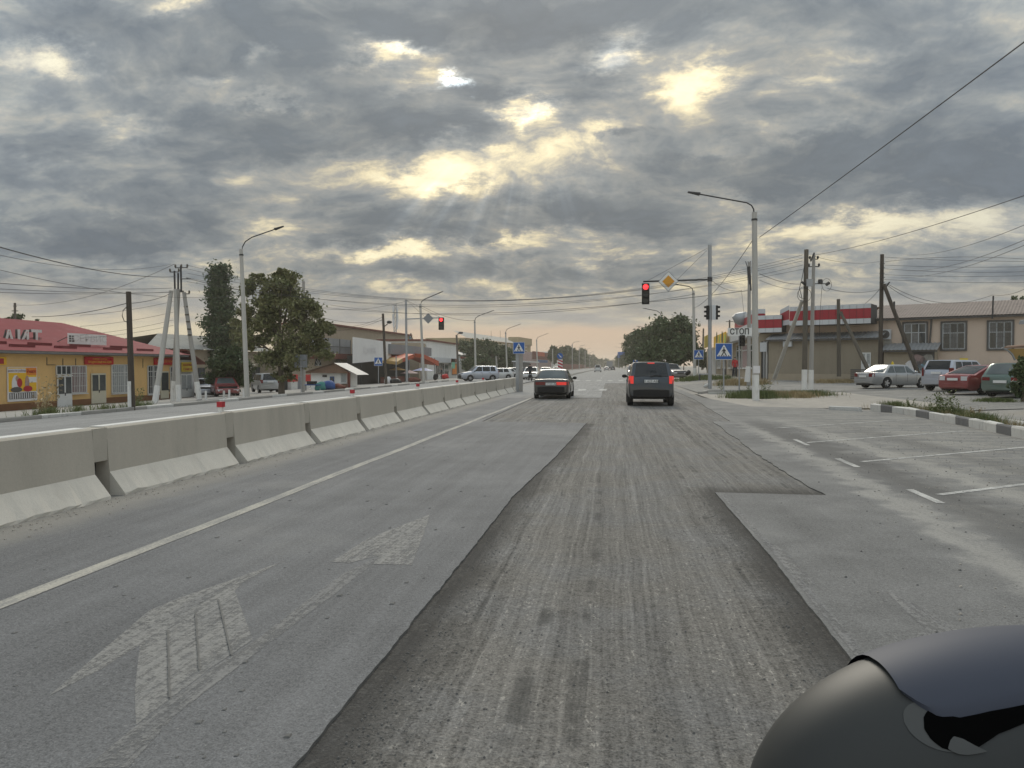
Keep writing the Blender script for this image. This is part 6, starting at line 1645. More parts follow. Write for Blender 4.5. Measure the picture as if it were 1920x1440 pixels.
for q, gl in (((1696, 607, 1736, 651), 0), ((1768, 606, 1809, 654), 9), ((1855, 604, 1897, 653), 10)):
    w = window(PR, PR.rect(*q), 3, 1, M['winframe'], [M['pane'], M['paneD'], M['pane']], BB, .0, .07, transom=.62, sill=False)
    r = PR.rect(*q); sr = PR.box(PR.box(PR.box(PR.box(MB(), r[0]-.16, r[0]-.04, r[2]-.16, r[3]+.16, 0, .11), r[1]+.04, r[1]+.16, r[2]-.16, r[3]+.16, 0, .11), r[0]-.04, r[1]+.04, r[3]+.04, r[3]+.16, 0, .108), r[0]-.04, r[1]+.04, r[2]-.16, r[2]-.04, 0, .108); part('surround', sr, M['windark'], w)
    if gl:
        gg = MB()
        for i in range(1, gl): PR.box(gg, r[0]+(r[1]-r[0])*i/gl-.010, r[0]+(r[1]-r[0])*i/gl+.010, r[2], r[3], .10, .115)
        for f_ in (.2, .45, .8): PR.box(gg, r[0], r[1], r[2]+(r[3]-r[2])*f_-.012, r[2]+(r[3]-r[2])*f_+.012, .116, .13)
        part('grille', gg, M['windark'], w)
    if False: pass
part('roof_pipe', MB().tube([PR.p(PR.u(1861), zeave-.3, .6), PR.p(PR.u(1862), PR.z(1862, 556), .6)], .06, 6), M['steelD'], BB); part('drain_pipe', MB().tube([PR.p(PR.u(1743), PR.z(1743, 646), .1), PR.p(PR.u(1746), zeave-.1, .1)], .07, 6), M['windark'], BB)
part('roof_vent', MB().tube([PR.p(PR.u(1661), zrid-.8, -3), PR.p(PR.u(1661), PR.z(1661, 566, -3), -3)], .08, 6), M['steelD'], BB)
r = PR.rect(1655, 618, 1672, 636.5); ac = part('air_conditioner', PR.box(MB(), r[0], r[1], r[2], r[3], .1, .5), M['whitepanel'], BB)
part('fan_grille', MB().disc(PR.p(r[0]*.58+r[1]*.42, (r[2]+r[3])/2, .5), PR.d, (0, 0, 1), (r[3]-r[2])*.42, PR.n*.02, 20), M['windark'], ac)
part('bracket', PR.box(MB(), r[0], r[1], r[2]-.6, r[2]-.05, .02, .4), M['slate'], BB)
# lean-to store rooms
def leanto(label, q, roofpx, wallmat):
    r = PR.rect(*q, 1.6); t = bld('lean_to', label, PR, (r[0]+r[1])/2)
    part('wall', PR.box(MB(), r[0], r[1], -.3, r[3], .02, 1.6), wallmat, t)
    part('roof', corrug(PR, r[0]-.2, r[1]+.2, 2.1, r[3]-.08, .02, r[3]+.5, .28, .05), M['tin'], t)
    part('roof_edge', PR.box(MB(), r[0]-.2, r[1]+.2, r[3]-.2, r[3]-.1, 1.95, 2.05), M['windark'], t); return t, r
L1, q1_ = leanto('khaki rendered lean-to with tin roof under the red fascia', (1441, 634, 1650, 706), 0, M['khaki'])
r = PR.rect(1615, 661, 1633, 690, 1.6); door(PR, (r[0], r[1], r[2]-1.0, r[3]), M['doorwhite'], M['paneC'], L1, 1.62, .6, 2)
r = PR.rect(1470, 636, 1486, 650, 1.6); part('vent_box', PR.box(MB(), r[0], r[1], r[2], r[3], 1.62, 1.9), M['whitepanel'], L1)
part('plinth', PR.box(MB(), q1_[0], q1_[1], -.3, .9, 1.6, 1.66), M['tan'], L1)
L2, q2_ = leanto('dark lean-to with painted mural and tin roof left of the barred windows', (1657, 655, 1753, 705), 0, M['tan'])
r = PR.rect(1708, 658, 1752, 705, 1.6); mu = part('mural_panel', PR.box(MB(), r[0], r[1], r[2], r[3], 1.62, 1.68), M['windark'], L2)
for i in range(6):
    c = PR.p(r[0]+(r[1]-r[0])*(.12+.15*i), r[2]+(r[3]-r[2])*(.42+.25*math.sin(i*2.1)), 1.68); part('painted_shape', MB().prism([c+PR.d*(.5*math.cos(a)*(1+.3*math.sin(3*a+i)))+np.array([0, 0, .45*math.sin(a)]) for a in np.linspace(0, 2*PI, 12)[:-1]], PR.n*.01), [M['whitepr'], M['mauve'], M['paneC'], M['sky_blue'], M['slate'], M['lime']][i], mu)
pl_ = thing('pallet_stack', 'dark stack of pallets against the khaki wall', 'pallets', PR.p(PR.u(1608), .3, 3.0))
for k in range(5): a = PR.u(1597, 690, 3), PR.u(1630, 690, 3); part('pallet', PR.box(MB(), a[0], a[1], .55+k*.16, .55+k*.16+.11, 2.4, 3.4), M['windark'], pl_)
# entrance niche
r = PR.rect(1424, 640, 1441, 706, .9); en = bld('entrance_porch', 'dark narrow porch with white pipes at the store corner', PR, r[0])
part('niche', PR.box(MB(), r[0], r[1]-.02, -.3, r[3], .02, .7), M['dark'], en); part('frame', MB().tube([PR.p(r[1]-.15, -.2, .9), PR.p(r[1]-.15, r[3], .9)], .09, 6), M['winwhite'], en); part('frame', MB().tube([PR.p(r[0]+.4, -.2, .9), PR.p(r[0]+.4, r[3], .9)], .09, 6), M['steel'], en)  # solid dark block stands in for the shaded porch opening
part('meter_box', PR.box(MB(), r[0]+.1, r[0]+.7, r[3]-.9, r[3]-.1, .9, 1.1), M['whitepanel'], en)
# red and white fascia
FA = bld('store_fascia', 'red and white panelled fascia along the store roof', PR, PR.u(1555))
def fascia(px0, px1, rows, off, n, parent):
    a, b = PR.u(px0, 590, off), PR.u(px1, 590, off)
    part('backing', PR.box(MB(), a, b, PR.z((px0+px1)/2, rows[-1][1], off)+.03, PR.z((px0+px1)/2, rows[0][0], off)-.03, .02, off-.05), M['steelD'], parent)
    for (y0, y1, mk) in rows:
        zt_, zl_ = PR.z((px0+px1)/2, y0, off), PR.z((px0+px1)/2, y1, off)
        for i in range(n): part('panel', PR.box(MB(), a+(b-a)*i/n+.012, a+(b-a)*(i+1)/n-.012, zl_+.008, zt_-.008, off-.05, off + rng.normal(0, .004)), M[mk], parent)
fascia(1480, 1633, [(572, 580.5, 'whitepanel'), (580.5, 599, 'redpanel'), (599, 608.5, 'whitepanel')], 2.2, 12, FA)
fascia(1420, 1466, [(591, 599, 'whitepanel'), (599, 615, 'redpanel'), (615, 623.5, 'whitepanel')], 1.3, 3, FA)
# angled end facet of the upper fascia
for (ya, yb, yc, yd, mk) in ((572, 580.5, 581, 589, 'whitepanel'), (580.5, 599, 589, 602, 'redpanel'), (599, 608.5, 602, 611.5, 'whitepanel')):
    A, B, C_, D_ = PR.at(1480, ya, 2.2), PR.at(1480, yb, 2.2), PR.at(1463, yd, .7), PR.at(1463, yc, .7)
    part('end_panel', MB().prism([A, B, C_, D_], (0, .08, 0)), M[mk], FA)
# store front facing the main road
Pc, Pd = atD(1424, 700, 66.5), atD(1322, 694, 132)
PS = Plane(Pc, Pd)
if PS.n @ np.array([-1, 0, 0]) < 0: PS.n = -PS.n
s0, s1 = PS.u(1423), PS.u(1325)
RSH = bld('roadside_shops', 'row of small roadside shops running away from the store corner', PS, PS.u(1380))
part('wall', PS.box(MB(), s0, s1, -.4, PS.z(1395, 634), -10, 0), M['tan'], RSH)
part('red_band', PS.box(MB(), s0, PS.u(1386), PS.z(1403, 618), PS.z(1403, 598), -.5, .5), M['redpanel'], RSH); part('white_band', PS.box(MB(), s0, PS.u(1386), PS.z(1403, 598)+.01, PS.z(1403, 590), -.5, .5), M['whitepanel'], RSH)
part('canopy', PS.box(MB(), s0, PS.u(1362), PS.z(1390, 640), PS.z(1390, 620), .02, .9), M['whitepanel'], RSH)
for a, b, m_ in ((1419, 1406, 'pane'), (1404, 1393, 'mauve'), (1391, 1382, 'pane'), (1372, 1366, 'pane'), (1352, 1345, 'paneC')):
    window(PS, tuple(sorted((PS.u(a), PS.u(b)))) + (PS.z((a+b)/2, 690), PS.z((a+b)/2, 646)), 1, 1, M['winwhite'], M[m_], RSH, .03, .1, transom=.75)
for a, b in ((1380, 1374), (1362, 1356)): door(PS, tuple(sorted((PS.u(a), PS.u(b)))) + (.1, 2.3), M['steelD'], M['pane'], RSH, .03, .5, 1)
for a, b in ((1343, 1336), (1334, 1330)): part('roller_shutter', PS.box(MB(), PS.u(a), PS.u(b), .1, PS.z(a, 655), .02, .1), M['whitepanel'], RSH)
def board(label, pxs, mat, off=.3):
    a, b = PS.u(pxs[0], 640, off), PS.u(pxs[2], 640, off); s_ = thing('shop_sign', label, 'sign', PS.p(a, 4, off)); part('board', PS.box(MB(), a, b, PS.z(pxs[0], pxs[3], off), PS.z(pxs[0], pxs[1], off), off, off+.12), mat, s_); return s_
board('yellow sign board on the far roadside shop', (1330, 627, 1322, 650), M['yellowsign'], 1.2)
s_ = board('lime and yellow picture board on the roadside shop roof', (1362, 622, 1340, 646), M['amber'], 1.2)
for k in range(4):
    c = PS.p(PS.u(1358-5*k, 634, 1.4), PS.z(1358-5*k, 636-3*(k % 2), 1.4), 1.34); part('printed_shape', MB().prism([c+PS.d*(.9*math.cos(a))+np.array([0, 0, (.55+.2*(k % 2))*math.sin(a)]) for a in np.linspace(0, 2*PI, 11)[:-1]], PS.n*.01), M['lime' if k % 2 == 0 else 'leafC'], s_)
# roof clutter at the store corner
lump('roof_tank', 'grey water tank on the store corner roof', 'tank', 1392, 610, 74, (1.9, 1.4, 1.3), M['steel'])
# kiosk at the right edge
kq = atD(1905, 716, 34); KX = thing('kiosk', 'brown timber kiosk roof with pale curved edge at the right picture edge', 'kiosk', kq)
a, b = atD(1885, 655, 33.5), atD(2010, 650, 32)
part('roof', MB().hexa([atD(1878, 653, 33), atD(2010, 650, 32), atD(2010, 646, 36), atD(1888, 651, 36), atD(1884, 650, 33), atD(2010, 642, 32), atD(2010, 640, 36), atD(1890, 648, 36)]), M['gable'], KX)
part('fascia', MB().hexa([atD(1903, 674, 33), atD(2010, 674, 32), atD(2010, 674, 33.5), atD(1903, 674, 33.6), atD(1886, 654, 33), atD(2010, 651, 32), atD(2010, 651, 33.5), atD(1886, 654, 33.6)]), M['awningtan'], KX)
part('wall', MB().hexa([atD(1912, 720, 33.5), atD(2010, 726, 32.5), atD(2010, 720, 36), atD(1915, 716, 36), atD(1912, 674.5, 33.5), atD(2010, 674.5, 32.5), atD(2010, 674.5, 36), atD(1915, 674.5, 36)]), M['gable'], KX)
part('pale_edge', MB().tube([atD(1879, 652, 32.9), atD(1890, 657, 32.9), atD(1898, 664, 32.9), atD(1903, 675, 32.9)], .04, 5), M['tin'], KX)
hq = atD(1916, 605, 30); single('lamp_hood', MB().hexa([atD(1910, 608, 30), atD(1960, 607, 30), atD(1960, 605, 30.6), atD(1911, 606, 30.6), atD(1912, 601, 30), atD(1960, 596, 30), atD(1960, 596, 30.6), atD(1914, 600, 30.6)]), M['tin'], 'tin lamp hood poking in at the right picture edge', 'lamp hood')
# bench, bins, stones by the crossing
bq = atD(1323, 712, 62); bn = thing('bench', 'small grey bench left of the signal pole', 'bench', bq)
part('seat', MB().box(bq[0]-.55, bq[1]-.2, bq[2]+.42, bq[0]+.5, bq[1]+.2, bq[2]+.5), M['steel'], bn)
for sx in (-.48, .42): part('leg', MB().box(bq[0]+sx-.05, bq[1]-.18, bq[2]-.05, bq[0]+sx+.05, bq[1]+.18, bq[2]+.42), M['steelD'], bn)
lump('litter_bin', 'black bin left of the far street lamp with white foot', 'bin', 1290, 704, 78, (.55, .5, .55), M['black'])
lump('concrete_lump', 'pale concrete lump at the foot of the signal pole', 'rubble', 1326, 727, 53, (.5, .35, .3), M['kerbw'])
sq = MB().hexa([(5.2, 43.9, -.02), (8.3, 43.4, -.02), (8.4, 44.1, -.02), (5.3, 44.5, -.02), (5.25, 43.95, .10), (8.25, 43.45, .10), (8.3, 44.0, .10), (5.3, 44.4, .10)])
single('concrete_plank', sq, M['slate'], 'long low concrete plank lying before the crossing sign', 'plank', base=(6.7, 44, 0))
# street light arms already built; distant mast on the red roof horizon
pm = thing('utility_pole', 'small distant pole with crossarms behind the red roof', 'utility pole', atD(28, 640, 90)); mb_ = MB().tube([atD(28, 640, 90), atD(28, 568, 90)], .14, 6)
part('pole', mb_, M['woodG'], pm); part('crossarm', MB().tube([atD(22, 583, 90), atD(34, 583, 90)], .06, 4), M['steelD'], pm); part('crossarm', MB().tube([atD(25, 574, 90), atD(31, 574, 90)], .06, 4), M['steelD'], pm)

# ------------------------------------------------------------------ trees and plants
def mesh_np(name, verts, quads, mat):
    me = bpy.data.meshes.new(name); nv, nq = len(verts), len(quads)
    me.vertices.add(nv); me.vertices.foreach_set('co', np.asarray(verts, np.float32).ravel())
    me.loops.add(nq*4); me.loops.foreach_set('vertex_index', np.asarray(quads, np.int32).ravel())
    me.polygons.add(nq); me.polygons.foreach_set('loop_start', np.arange(0, nq*4, 4, dtype=np.int32))
    try: me.polygons.foreach_set('loop_total', np.full(nq, 4, np.int32))
    except Exception: pass
    me.materials.append(mat); me.update(calc_edges=True); me.validate(); return me
def leaves(cent, spread, n, size, name, mat, parent, flat=1.0):
    """n leaf faces scattered about clump centres"""
    cent = np.asarray(cent); k = rng.integers(0, len(cent), n)
    spread = np.asarray(spread)
    p = cent[k] + rng.normal(0, 1, (n, 3))*spread[k][:, None]*np.array([1, 1, .75])
    a = rng.normal(0, 1, (n, 3)); a /= np.linalg.norm(a, axis=1)[:, None]
    b = np.cross(a, rng.normal(0, 1, (n, 3))); b /= np.linalg.norm(b, axis=1)[:, None]+1e-9
    s = size*rng.uniform(.6, 1.4, n)[:, None]; a = a*s; b = b*s*.5
    v = np.stack([p-a, p+b*.9, p+a, p-b*.9], 1).reshape(-1, 3)
    return part(name, mesh_np(name, v, np.arange(n*4).reshape(-1, 4), mat), mat, parent)
def tree(label, px, by, ty, wpx, d, mat, n=2200, kind='round', leaf=None, trunk=.02, group=None, crown_from=.25, clumps=None, base=None, lobes=None):
    b = np.array(base if base is not None else atD(px, by, d)); tz = top_at(b, px, ty)[2]; H_ = tz-b[2]; w = wpx/1442*d/2
    t = thing({'round': 'broadleaf_tree', 'poplar': 'poplar_tree', 'bush': 'bush'}[kind], label, 'bush' if kind == 'bush' else 'tree', b, 0, group)
    z0 = b[2]+H_*crown_from; K = clumps or int(26 + n/220)
    cs, sp = [], []
    for i in range(K):
        f = (i+.5)/K
        if kind == 'poplar':
            z = z0+(tz-z0)*(f*.97); r = w*(.55+.5*math.sin(PI*min(1, f*1.02+.12)))*(1-.55*f**3); a = rng.uniform(0, 2*PI); q = r*math.sqrt(rng.random())*.8
            cs.append(b+np.array([q*math.cos(a), q*math.sin(a), z-b[2]])); sp.append(.16*w+.18)
        else:
            u = rng.normal(0, 1, 3); u /= np.linalg.norm(u); q = rng.uniform(.45, .95)**.6
            hz = (tz-z0)/2
            c = np.array([b[0], b[1], z0+hz]) + u*q*np.array([w*.9, w*.9, hz*.9])
            if c[2] < z0+hz*.5: c[:2] = b[:2] + (c[:2]-b[:2])*1.05
            cs.append(c); sp.append(rng.uniform(.10, .19)*w)
    if lobes:
        cs, sp = [], []
        for (lx, ly, lr, k_) in lobes:
            c0_ = top_at(b, lx, ly); R_ = lr/FOC*d
            for i in range(k_):
                u = rng.normal(0, 1, 3); u /= np.linalg.norm(u); u[2] = u[2]*.85
                cs.append(c0_ + u*R_*rng.uniform(.25, 1.0)**.7 + np.array([0, rng.normal(0, R_*.35), 0])); sp.append(R_*rng.uniform(.10, .24))
    tr = MB(); rt = max(.06, H_*trunk)
    crown_mid = b+np.array([rng.normal(0, w*.05), 0, H_*(crown_from+.25)])
    tr.tube([b-np.array([0, 0, .2]), b+np.array([0, 0, H_*crown_from*.5]), crown_mid, b+np.array([0, 0, H_*.8])], [rt*1.3, rt, rt*.7, rt*.12], 8)
    for i in rng.choice(len(cs), min(len(cs), 14 if kind != 'poplar' else 8), replace=False):
        c = cs[i]; s_ = b+(crown_mid-b)*rng.uniform(.55, 1.0); m_ = (s_+c)/2+np.array([0, 0, H_*.03])
        tr.tube([s_, m_, c], [rt*.42, rt*.26, rt*.05], 5)
    part('trunk', tr, M['bark'], t, True)
    leaves(cs, sp, n, leaf or w*.055+.05, 'crown', mat, t); return t
TR = 'trees along the right side of the road'
eb = atD(528, 744, 56); 
tree('large grey green elm with loose crown beside the left street lamp', 540, 744, 512, 150, 56, M['leafA'], 30000, 'round', .13, .022, None, .24, 70, base=eb, lobes=[(490, 548, 36, 16), (545, 542, 34, 14), (470, 590, 26, 10), (466, 640, 24, 9), (610, 660, 20, 6), (520, 585, 42, 16), (575, 585, 36, 14), (597, 612, 26, 10), (490, 620, 30, 10), (540, 635, 45, 16), (585, 645, 34, 12), (505, 670, 34, 10), (560, 675, 32, 9), (612, 620, 14, 6), (525, 515, 16, 6), (488, 520, 12, 4), (528, 700, 22, 5)])
tree('tall dark poplar behind the grey hall', 416, 700, 497, 64, 88, M['leafB'], 15000, 'poplar', .19, .015, None, .08, 70)
tree('yellowish tree between poplar and street lamp', 452, 700, 575, 44, 84, M['leafA'], 3500, 'round', .22, .015, None, .3)
tree('dark green bush in front of the tan hall', 432, 738, 648, 84, 60, M['leafC'], 12000, 'bush', .15, .02, None, .02, 50)
for i, (px, ty, w, d, m_, lab) in enumerate(((1262, 586, 84, 112, 'leafC', 'tallest dark tree right of the planed lane'), (1236, 600, 70, 126, 'leafD', 'dark tree just left of the tallest one on the right'), (1212, 606, 56, 150, 'leafC', 'rounded tree in the middle of the right-hand row'), (1193, 615, 48, 185, 'leafD', 'leftmost tree of the right-hand row'), (1282, 628, 62, 108, 'leafC', 'lower tree at the right end of the row'), (1316, 655, 40, 132, 'leafD', 'small tree behind the small crossing sign'), (1240, 640, 80, 100, 'leafC', 'low dark tree in front of the right-hand row'), (1208, 650, 60, 140, 'leafC', 'low tree at the left front of the right-hand row'))):
    tree(lab, px, 692, ty, w, d, M[m_], 7500 if i < 2 else 4200, 'round', .26 if d < 130 else .32, .012, TR, .12, 46)
LT_ = 'trees before the ochre apartment block'
for px, ty, w, d, lab in ((868, 636, 46, 190, 'leftmost dark tree before the apartment block'), (893, 632, 44, 180, 'second dark tree before the apartment block'), (918, 634, 44, 176, 'third dark tree before the apartment block'), (942, 642, 36, 172, 'fourth tree, lower, before the apartment block'), (960, 655, 26, 168, 'rightmost low tree before the apartment block'), (880, 668, 30, 150, 'dark bush beside the small white fronted shop'), (905, 664, 34, 155, 'low green tree behind the silver off-roader')):
    tree(lab, px, 702, ty, w, d, M['leafD' if w > 40 else 'leafC'], 3600, 'round', .30, .012, LT_, .08, 40)
FT = 'far trees fading along the road'
for px, ty, w, d, lab in ((1037, 648, 14, 300, 'small round far tree left of the blue arrow sign'), (1056, 650, 22, 340, 'far tree above the brown fence start'), (1069, 645, 20, 380, 'tallest far tree above the brown fence'), (1082, 656, 18, 430, 'far tree along the brown fence, middle'), (1092, 650, 16, 470, 'thin far tree along the brown fence'), (1101, 666, 14, 540, 'far tree along the brown fence end'), (1112, 668, 12, 640, 'pointed far tree near the vanishing point'), (1124, 673, 10, 760, 'tiny far tree left of the lorry'), (1136, 675, 12, 860, 'tiny far tree behind the lorry'), (1150, 677, 10, 900, 'tiny far tree right of the lorry'), (1166, 662, 16, 420, 'far tree behind the blue direction board'), (1176, 652, 20, 330, 'far tree right of the blue direction board'), (1160, 668, 12, 560, 'far tree left of the blue direction board')):
    tree(lab, px, 690, ty, w, d, M['leafD'], 1300, 'round', .011*d**.8+.1, .012, FT, .1, 26)
for px, ty, w, d, lab in ((14, 590, 14, 90, 'tree top just left of the distant pole'), (36, 584, 34, 95, 'tree top behind the red roof by the distant pole'), (72, 597, 22, 95, 'small tree top above the middle of the red roof'), (0, 597, 18, 95, 'tree top at the left picture edge')):
    tree(lab, px, 680, ty, w, d, M['leafC'], 1600, 'round', .22, .015, 'trees behind the red roof', .3)
for px, ty, w, d, lab in ((1906, 540, 30, 110, 'tree behind the beige roof at the right'), (1930, 545, 26, 105, 'tree cut off by the right picture edge')):
    tree(lab, px, 690, ty, w, d, M['leafC'], 2500, 'round', .25, .015, 'trees behind the beige roof', .3)
tree('dark green shrub at the right edge beside the green estate car', 1918, 748, 668, 40, 29.5, M['leafC'], 5000, 'bush', .09, .02, None, .02, 40)
# grass and weeds
def tuft_field(name, label, poly_fn, n, h, mats, w=.006):
    v, q = [], []
    for i in range(n):
        x, y = poly_fn(); z = gz(x, y)-.03; hh = h*rng.uniform(.35, 1.25); a = rng.uniform(0, 2*PI); ln_ = rng.normal(0, .35, 2)*hh
        d_ = np.array([math.cos(a), math.sin(a), 0])*w*rng.uniform(.7, 1.6); p = np.array([x, y, z]); tip = p+np.array([ln_[0], ln_[1], hh])
        v += [p-d_, p+d_, tip+d_*.3, tip-d_*.3]; q.append((4*i, 4*i+1, 4*i+2, 4*i+3))
    return tag(part(name, mesh_np(name, v, q, mats), mats), label, None, None, 'stuff')
def around(pts, s_):
    pts = [tuple(ground(*p)[:2]) for p in pts]
    cl_ = []
    for _ in range(5+int(9*s_)):
        i = rng.integers(0, max(1, len(pts)-1)); t_ = rng.random(); a, b = np.array(pts[i]), np.array(pts[min(i+1, len(pts)-1)]); cl_.append((a+(b-a)*t_+rng.normal(0, s_*.7, 2), rng.uniform(.15, .6)*max(s_, .3)))
    def f():
        if rng.random() < .62:
            c, q = cl_[rng.integers(0, len(cl_))]; return tuple(c+rng.normal(0, q, 2))
        i = rng.integers(0, len(pts)-1) if len(pts) > 1 else 0; t_ = rng.random()
        a, b = np.array(pts[i]), np.array(pts[min(i+1, len(pts)-1)]); return tuple(a+(b-a)*t_+rng.normal(0, s_, 2))
    return f
tuft_field('grass', 'green weeds on the verge behind the painted kerb', around([(1655,764),(1720,771),(1800,783),(1880,800)], .22), 5200, .26, M['grassg'])
tuft_field('grass', 'dry grass between the weeds behind the painted kerb', around([(1640,766),(1760,777),(1900,806)], .25), 1500, .22, M['grassd'])
tuft_field('grass', 'green weeds around the right street lamp foot', around([(1395,744),(1425,746),(1450,742)], .55), 4200, .32, M['grassg'], .010)
tuft_field('grass', 'green weeds around the pair of close poles', around([(1490,741),(1540,741)], .6), 2600, .26, M['grassg'], .010)
tuft_field('grass', 'dry straw grass between street lamp and close poles', around([(1440,743),(1500,744)], .7), 3200, .28, M['grassd'], .010)
tuft_field('grass', 'dry straw grass beyond the stop plate', around([(1370,721),(1412,720)], .8), 2600, .4, M['grassd'], .016)
tuft_field('grass', 'green strip of grass before the bench', around([(1284,712),(1345,711)], .9), 3200, .35, M['grassg'], .018)
tuft_field('grass', 'patchy grass at the forecourt edge behind the close poles', around([(1540,718),(1610,716)], .5), 2200, .25, M['grassd'], .014)
tuft_field('grass', 'green patch of grass at the right edge of the forecourt', around([(1842,750),(1890,752)], .3), 1800, .12, M['grassg'], .008)
tuft_field('grass', 'weeds along the crumbling left kerb', around([(60,779),(130,774),(215,769),(262,764)], .35), 1800, .3, M['grassg'], .010)
def weed(label, px, py, h, mat, n=90, d=None):
    b = ground(px, py); t = thing('weed_plant', label, 'weed', b, 0, 'tall weeds')
    st_ = MB(); cs = []
    for k in range(7):
        a = rng.uniform(0, 2*PI); tip = b+np.array([math.cos(a)*h*.35, math.sin(a)*h*.35, h*rng.uniform(.7, 1.0)]); st_.tube([b, b+(tip-b)*.5+np.array([0, 0, h*.08]), tip], [.008, .006, .003], 4); cs += [b+(tip-b)*f for f in (.35, .5, .65, .8, 1.0)]
    part('stems', st_, mat, t); leaves(cs, [h*.07]*len(cs), n, .035*h+.012, 'foliage', mat, t)
for px, py, h, m_, lab in ((1750, 779, .7, 'grassg', 'tall weed in the middle of the kerb verge'), (1773, 781, .85, 'grassg', 'tallest weed behind the painted kerb'), (1788, 783, .6, 'grassg', 'weed just right of the tallest one behind the kerb'), (1709, 772, .45, 'grassg', 'low weed at the left end of the kerb verge'), (1830, 790, .4, 'grassd', 'dry weed towards the right end of the kerb verge')):
    weed(lab, px, py, h, M[m_], 160)
for px, py, h, m_, lab in ((84, 776, 1.7, 'grassd', 'tall dry weed in front of the yellow wall'), (77, 778, .8, 'grassd', 'short dark weed beside the tall dry one'), (258, 763, .9, 'grassg', 'leafy weed at the foot of the dark wooden pole'), (1436, 742, .8, 'grassg', 'tall weed right of the right street lamp'), (1408, 745, .6, 'grassg', 'weed left of the right street lamp'), (1352, 735, .9, 'grassg', 'weed around the crossing sign post')):
    weed(lab, px, py, h, M[m_], 130)
# small white road posts on the left kerb
for px, py, lab in ((386, 752, 'short white kerb post left of the dark red saloon'), (420, 752, 'short white kerb post in front of the dark red saloon'), (430, 750, 'taller white kerb post right of the dark red saloon'), (457, 748, 'short white kerb post left of the street lamp foot')):
    b = atD(px, py, 46); single('kerb_post', MB().tube([b-np.array([0, 0, .1]), b+np.array([0, 0, .62])], .07, 6), M['whitew'], lab, 'post', 'white posts on the left kerb', base=b)

# ------------------------------------------------------------------ people
def person(label, px, by, h, d, rz, top_m, leg_m, stride=.22, motion=None):
    b = atD(px, by, d); t = thing('person', label, 'person', b, rz)
    J = {'pel': (0, 0, .52), 'bel': (0, 0, .62), 'che': (0, .0, .76), 'nec': (0, 0, .85), 'hd1': (0, .01, .90), 'hd2': (0, .02, .965),
         'hl': (-.055, 0, .50), 'kl': (-.06, stride*.45, .28), 'al': (-.06, stride*.35, .045), 'tl': (-.06, stride*.35+.09, .02),
         'hr': (.055, 0, .50), 'kr': (.06, -stride*.25, .28), 'ar': (.06, -stride*.75, .06), 'tr': (.06, -stride*.75+.08, .02),
         'sl': (-.11, 0, .81), 'el': (-.145, -.04, .65), 'wl': (-.15, .03, .50), 'fl': (-.15, .05, .44), 'sr': (.11, 0, .81), 'er': (.145, .02, .65), 'wr': (.15, .10, .51), 'fr': (.15, .13, .46)}
    R_ = dict(pel=.075, bel=.07, che=.085, nec=.035, hd1=.05, hd2=.045, hl=.055, kl=.038, al=.026, tl=.024, hr=.055, kr=.038, ar=.026, tr=.024, sl=.04, el=.028, wl=.02, fl=.022, sr=.04, er=.028, wr=.02, fr=.022)
    E_ = [('pel','bel'),('bel','che'),('che','nec'),('nec','hd1'),('hd1','hd2'),('pel','hl'),('hl','kl'),('kl','al'),('al','tl'),('pel','hr'),('hr','kr'),('kr','ar'),('ar','tr'),('che','sl'),('sl','el'),('el','wl'),('wl','fl'),('che','sr'),('sr','er'),('er','wr'),('wr','fr')]
    ks = list(J); me = bpy.data.meshes.new('body'); me.from_pydata([tuple(c*h for c in J[k]) for k in ks], [(ks.index(a), ks.index(c)) for a, c in E_], [])
    o = bpy.data.objects.new('body', me); COL.objects.link(o)
    o.modifiers.new('skin', 'SKIN'); o.modifiers.new('sub', 'SUBSURF').levels = 1
    for i, k in enumerate(ks): me.skin_vertices[0].data[i].radius = (R_[k]*h, R_[k]*h)
    me.skin_vertices[0].data[0].use_root = True
    dg = bpy.context.evaluated_depsgraph_get(); m2 = bpy.data.meshes.new_from_object(o.evaluated_get(dg)); bpy.data.objects.remove(o)
    m2.materials.clear()
    for m_ in (leg_m, top_m, M['skin'], M['black']): m2.materials.append(m_)
    for p in m2.polygons:
        z = p.center.z/h; x = abs(p.center.x)/h; p.use_smooth = True
        p.material_index = 3 if z < .045 else (2 if z > .855 or (x > .118 and z < .56) else (1 if z > .50 else 0))
    part('body', m2, None, t, True, False)
    part('hair', MB().ellipsoid((0, .004*h, .965*h), (.052*h, .060*h, .048*h), 7), M['hair'], t, True, False)
    part('nose', MB().ellipsoid((0, .075*h, .925*h), (.008*h, .012*h, .012*h), 5), M['skin'], t, True, False)
    return t
person('person in a red top and dark trousers walking past the roadside shops', 1378, 707, 1.62, 62, math.radians(190), M['redcloth'], M['navy'])
person('person in dark clothes standing in front of the white shop', 828, 711, 1.65, 112, math.radians(120), M['navy'], M['navy'], .08)
mb_ = atD(994, 712, 82); MO = thing('motorcycle', 'small dark motorcycle beside the white car left of the black sedan', 'motorcycle', (mb_[0], mb_[1], 0), math.radians(200))
tm_, rm_ = wheel_meshes(.29, .09)
for y in (-.6, .62): wv = shared('wheel', tm_, MO, (0, y, .29)); shared('rim', rm_, wv)
part('frame', MB().tube([(0, -.6, .3), (0, -.15, .55), (0, .3, .6), (0, .55, .75), (0, .62, .3)], .05, 6), M['steelD'], MO, True, False)
part('seat', MB().ellipsoid((0, -.3, .78), (.14, .42, .07), 6), M['black'], MO, True, False); part('tank', MB().ellipsoid((0, .2, .80), (.14, .25, .12), 6), M['navy'], MO, True, False); part('engine', MB().box(-.15, -.12, .25, .15, .25, .55), M['steelD'], MO, False, False); part('handlebar', MB().tube([(-.35, .38, 1.0), (0, .52, .95), (.35, .38, 1.0)], .02, 5), M['steelD'], MO, False, False)
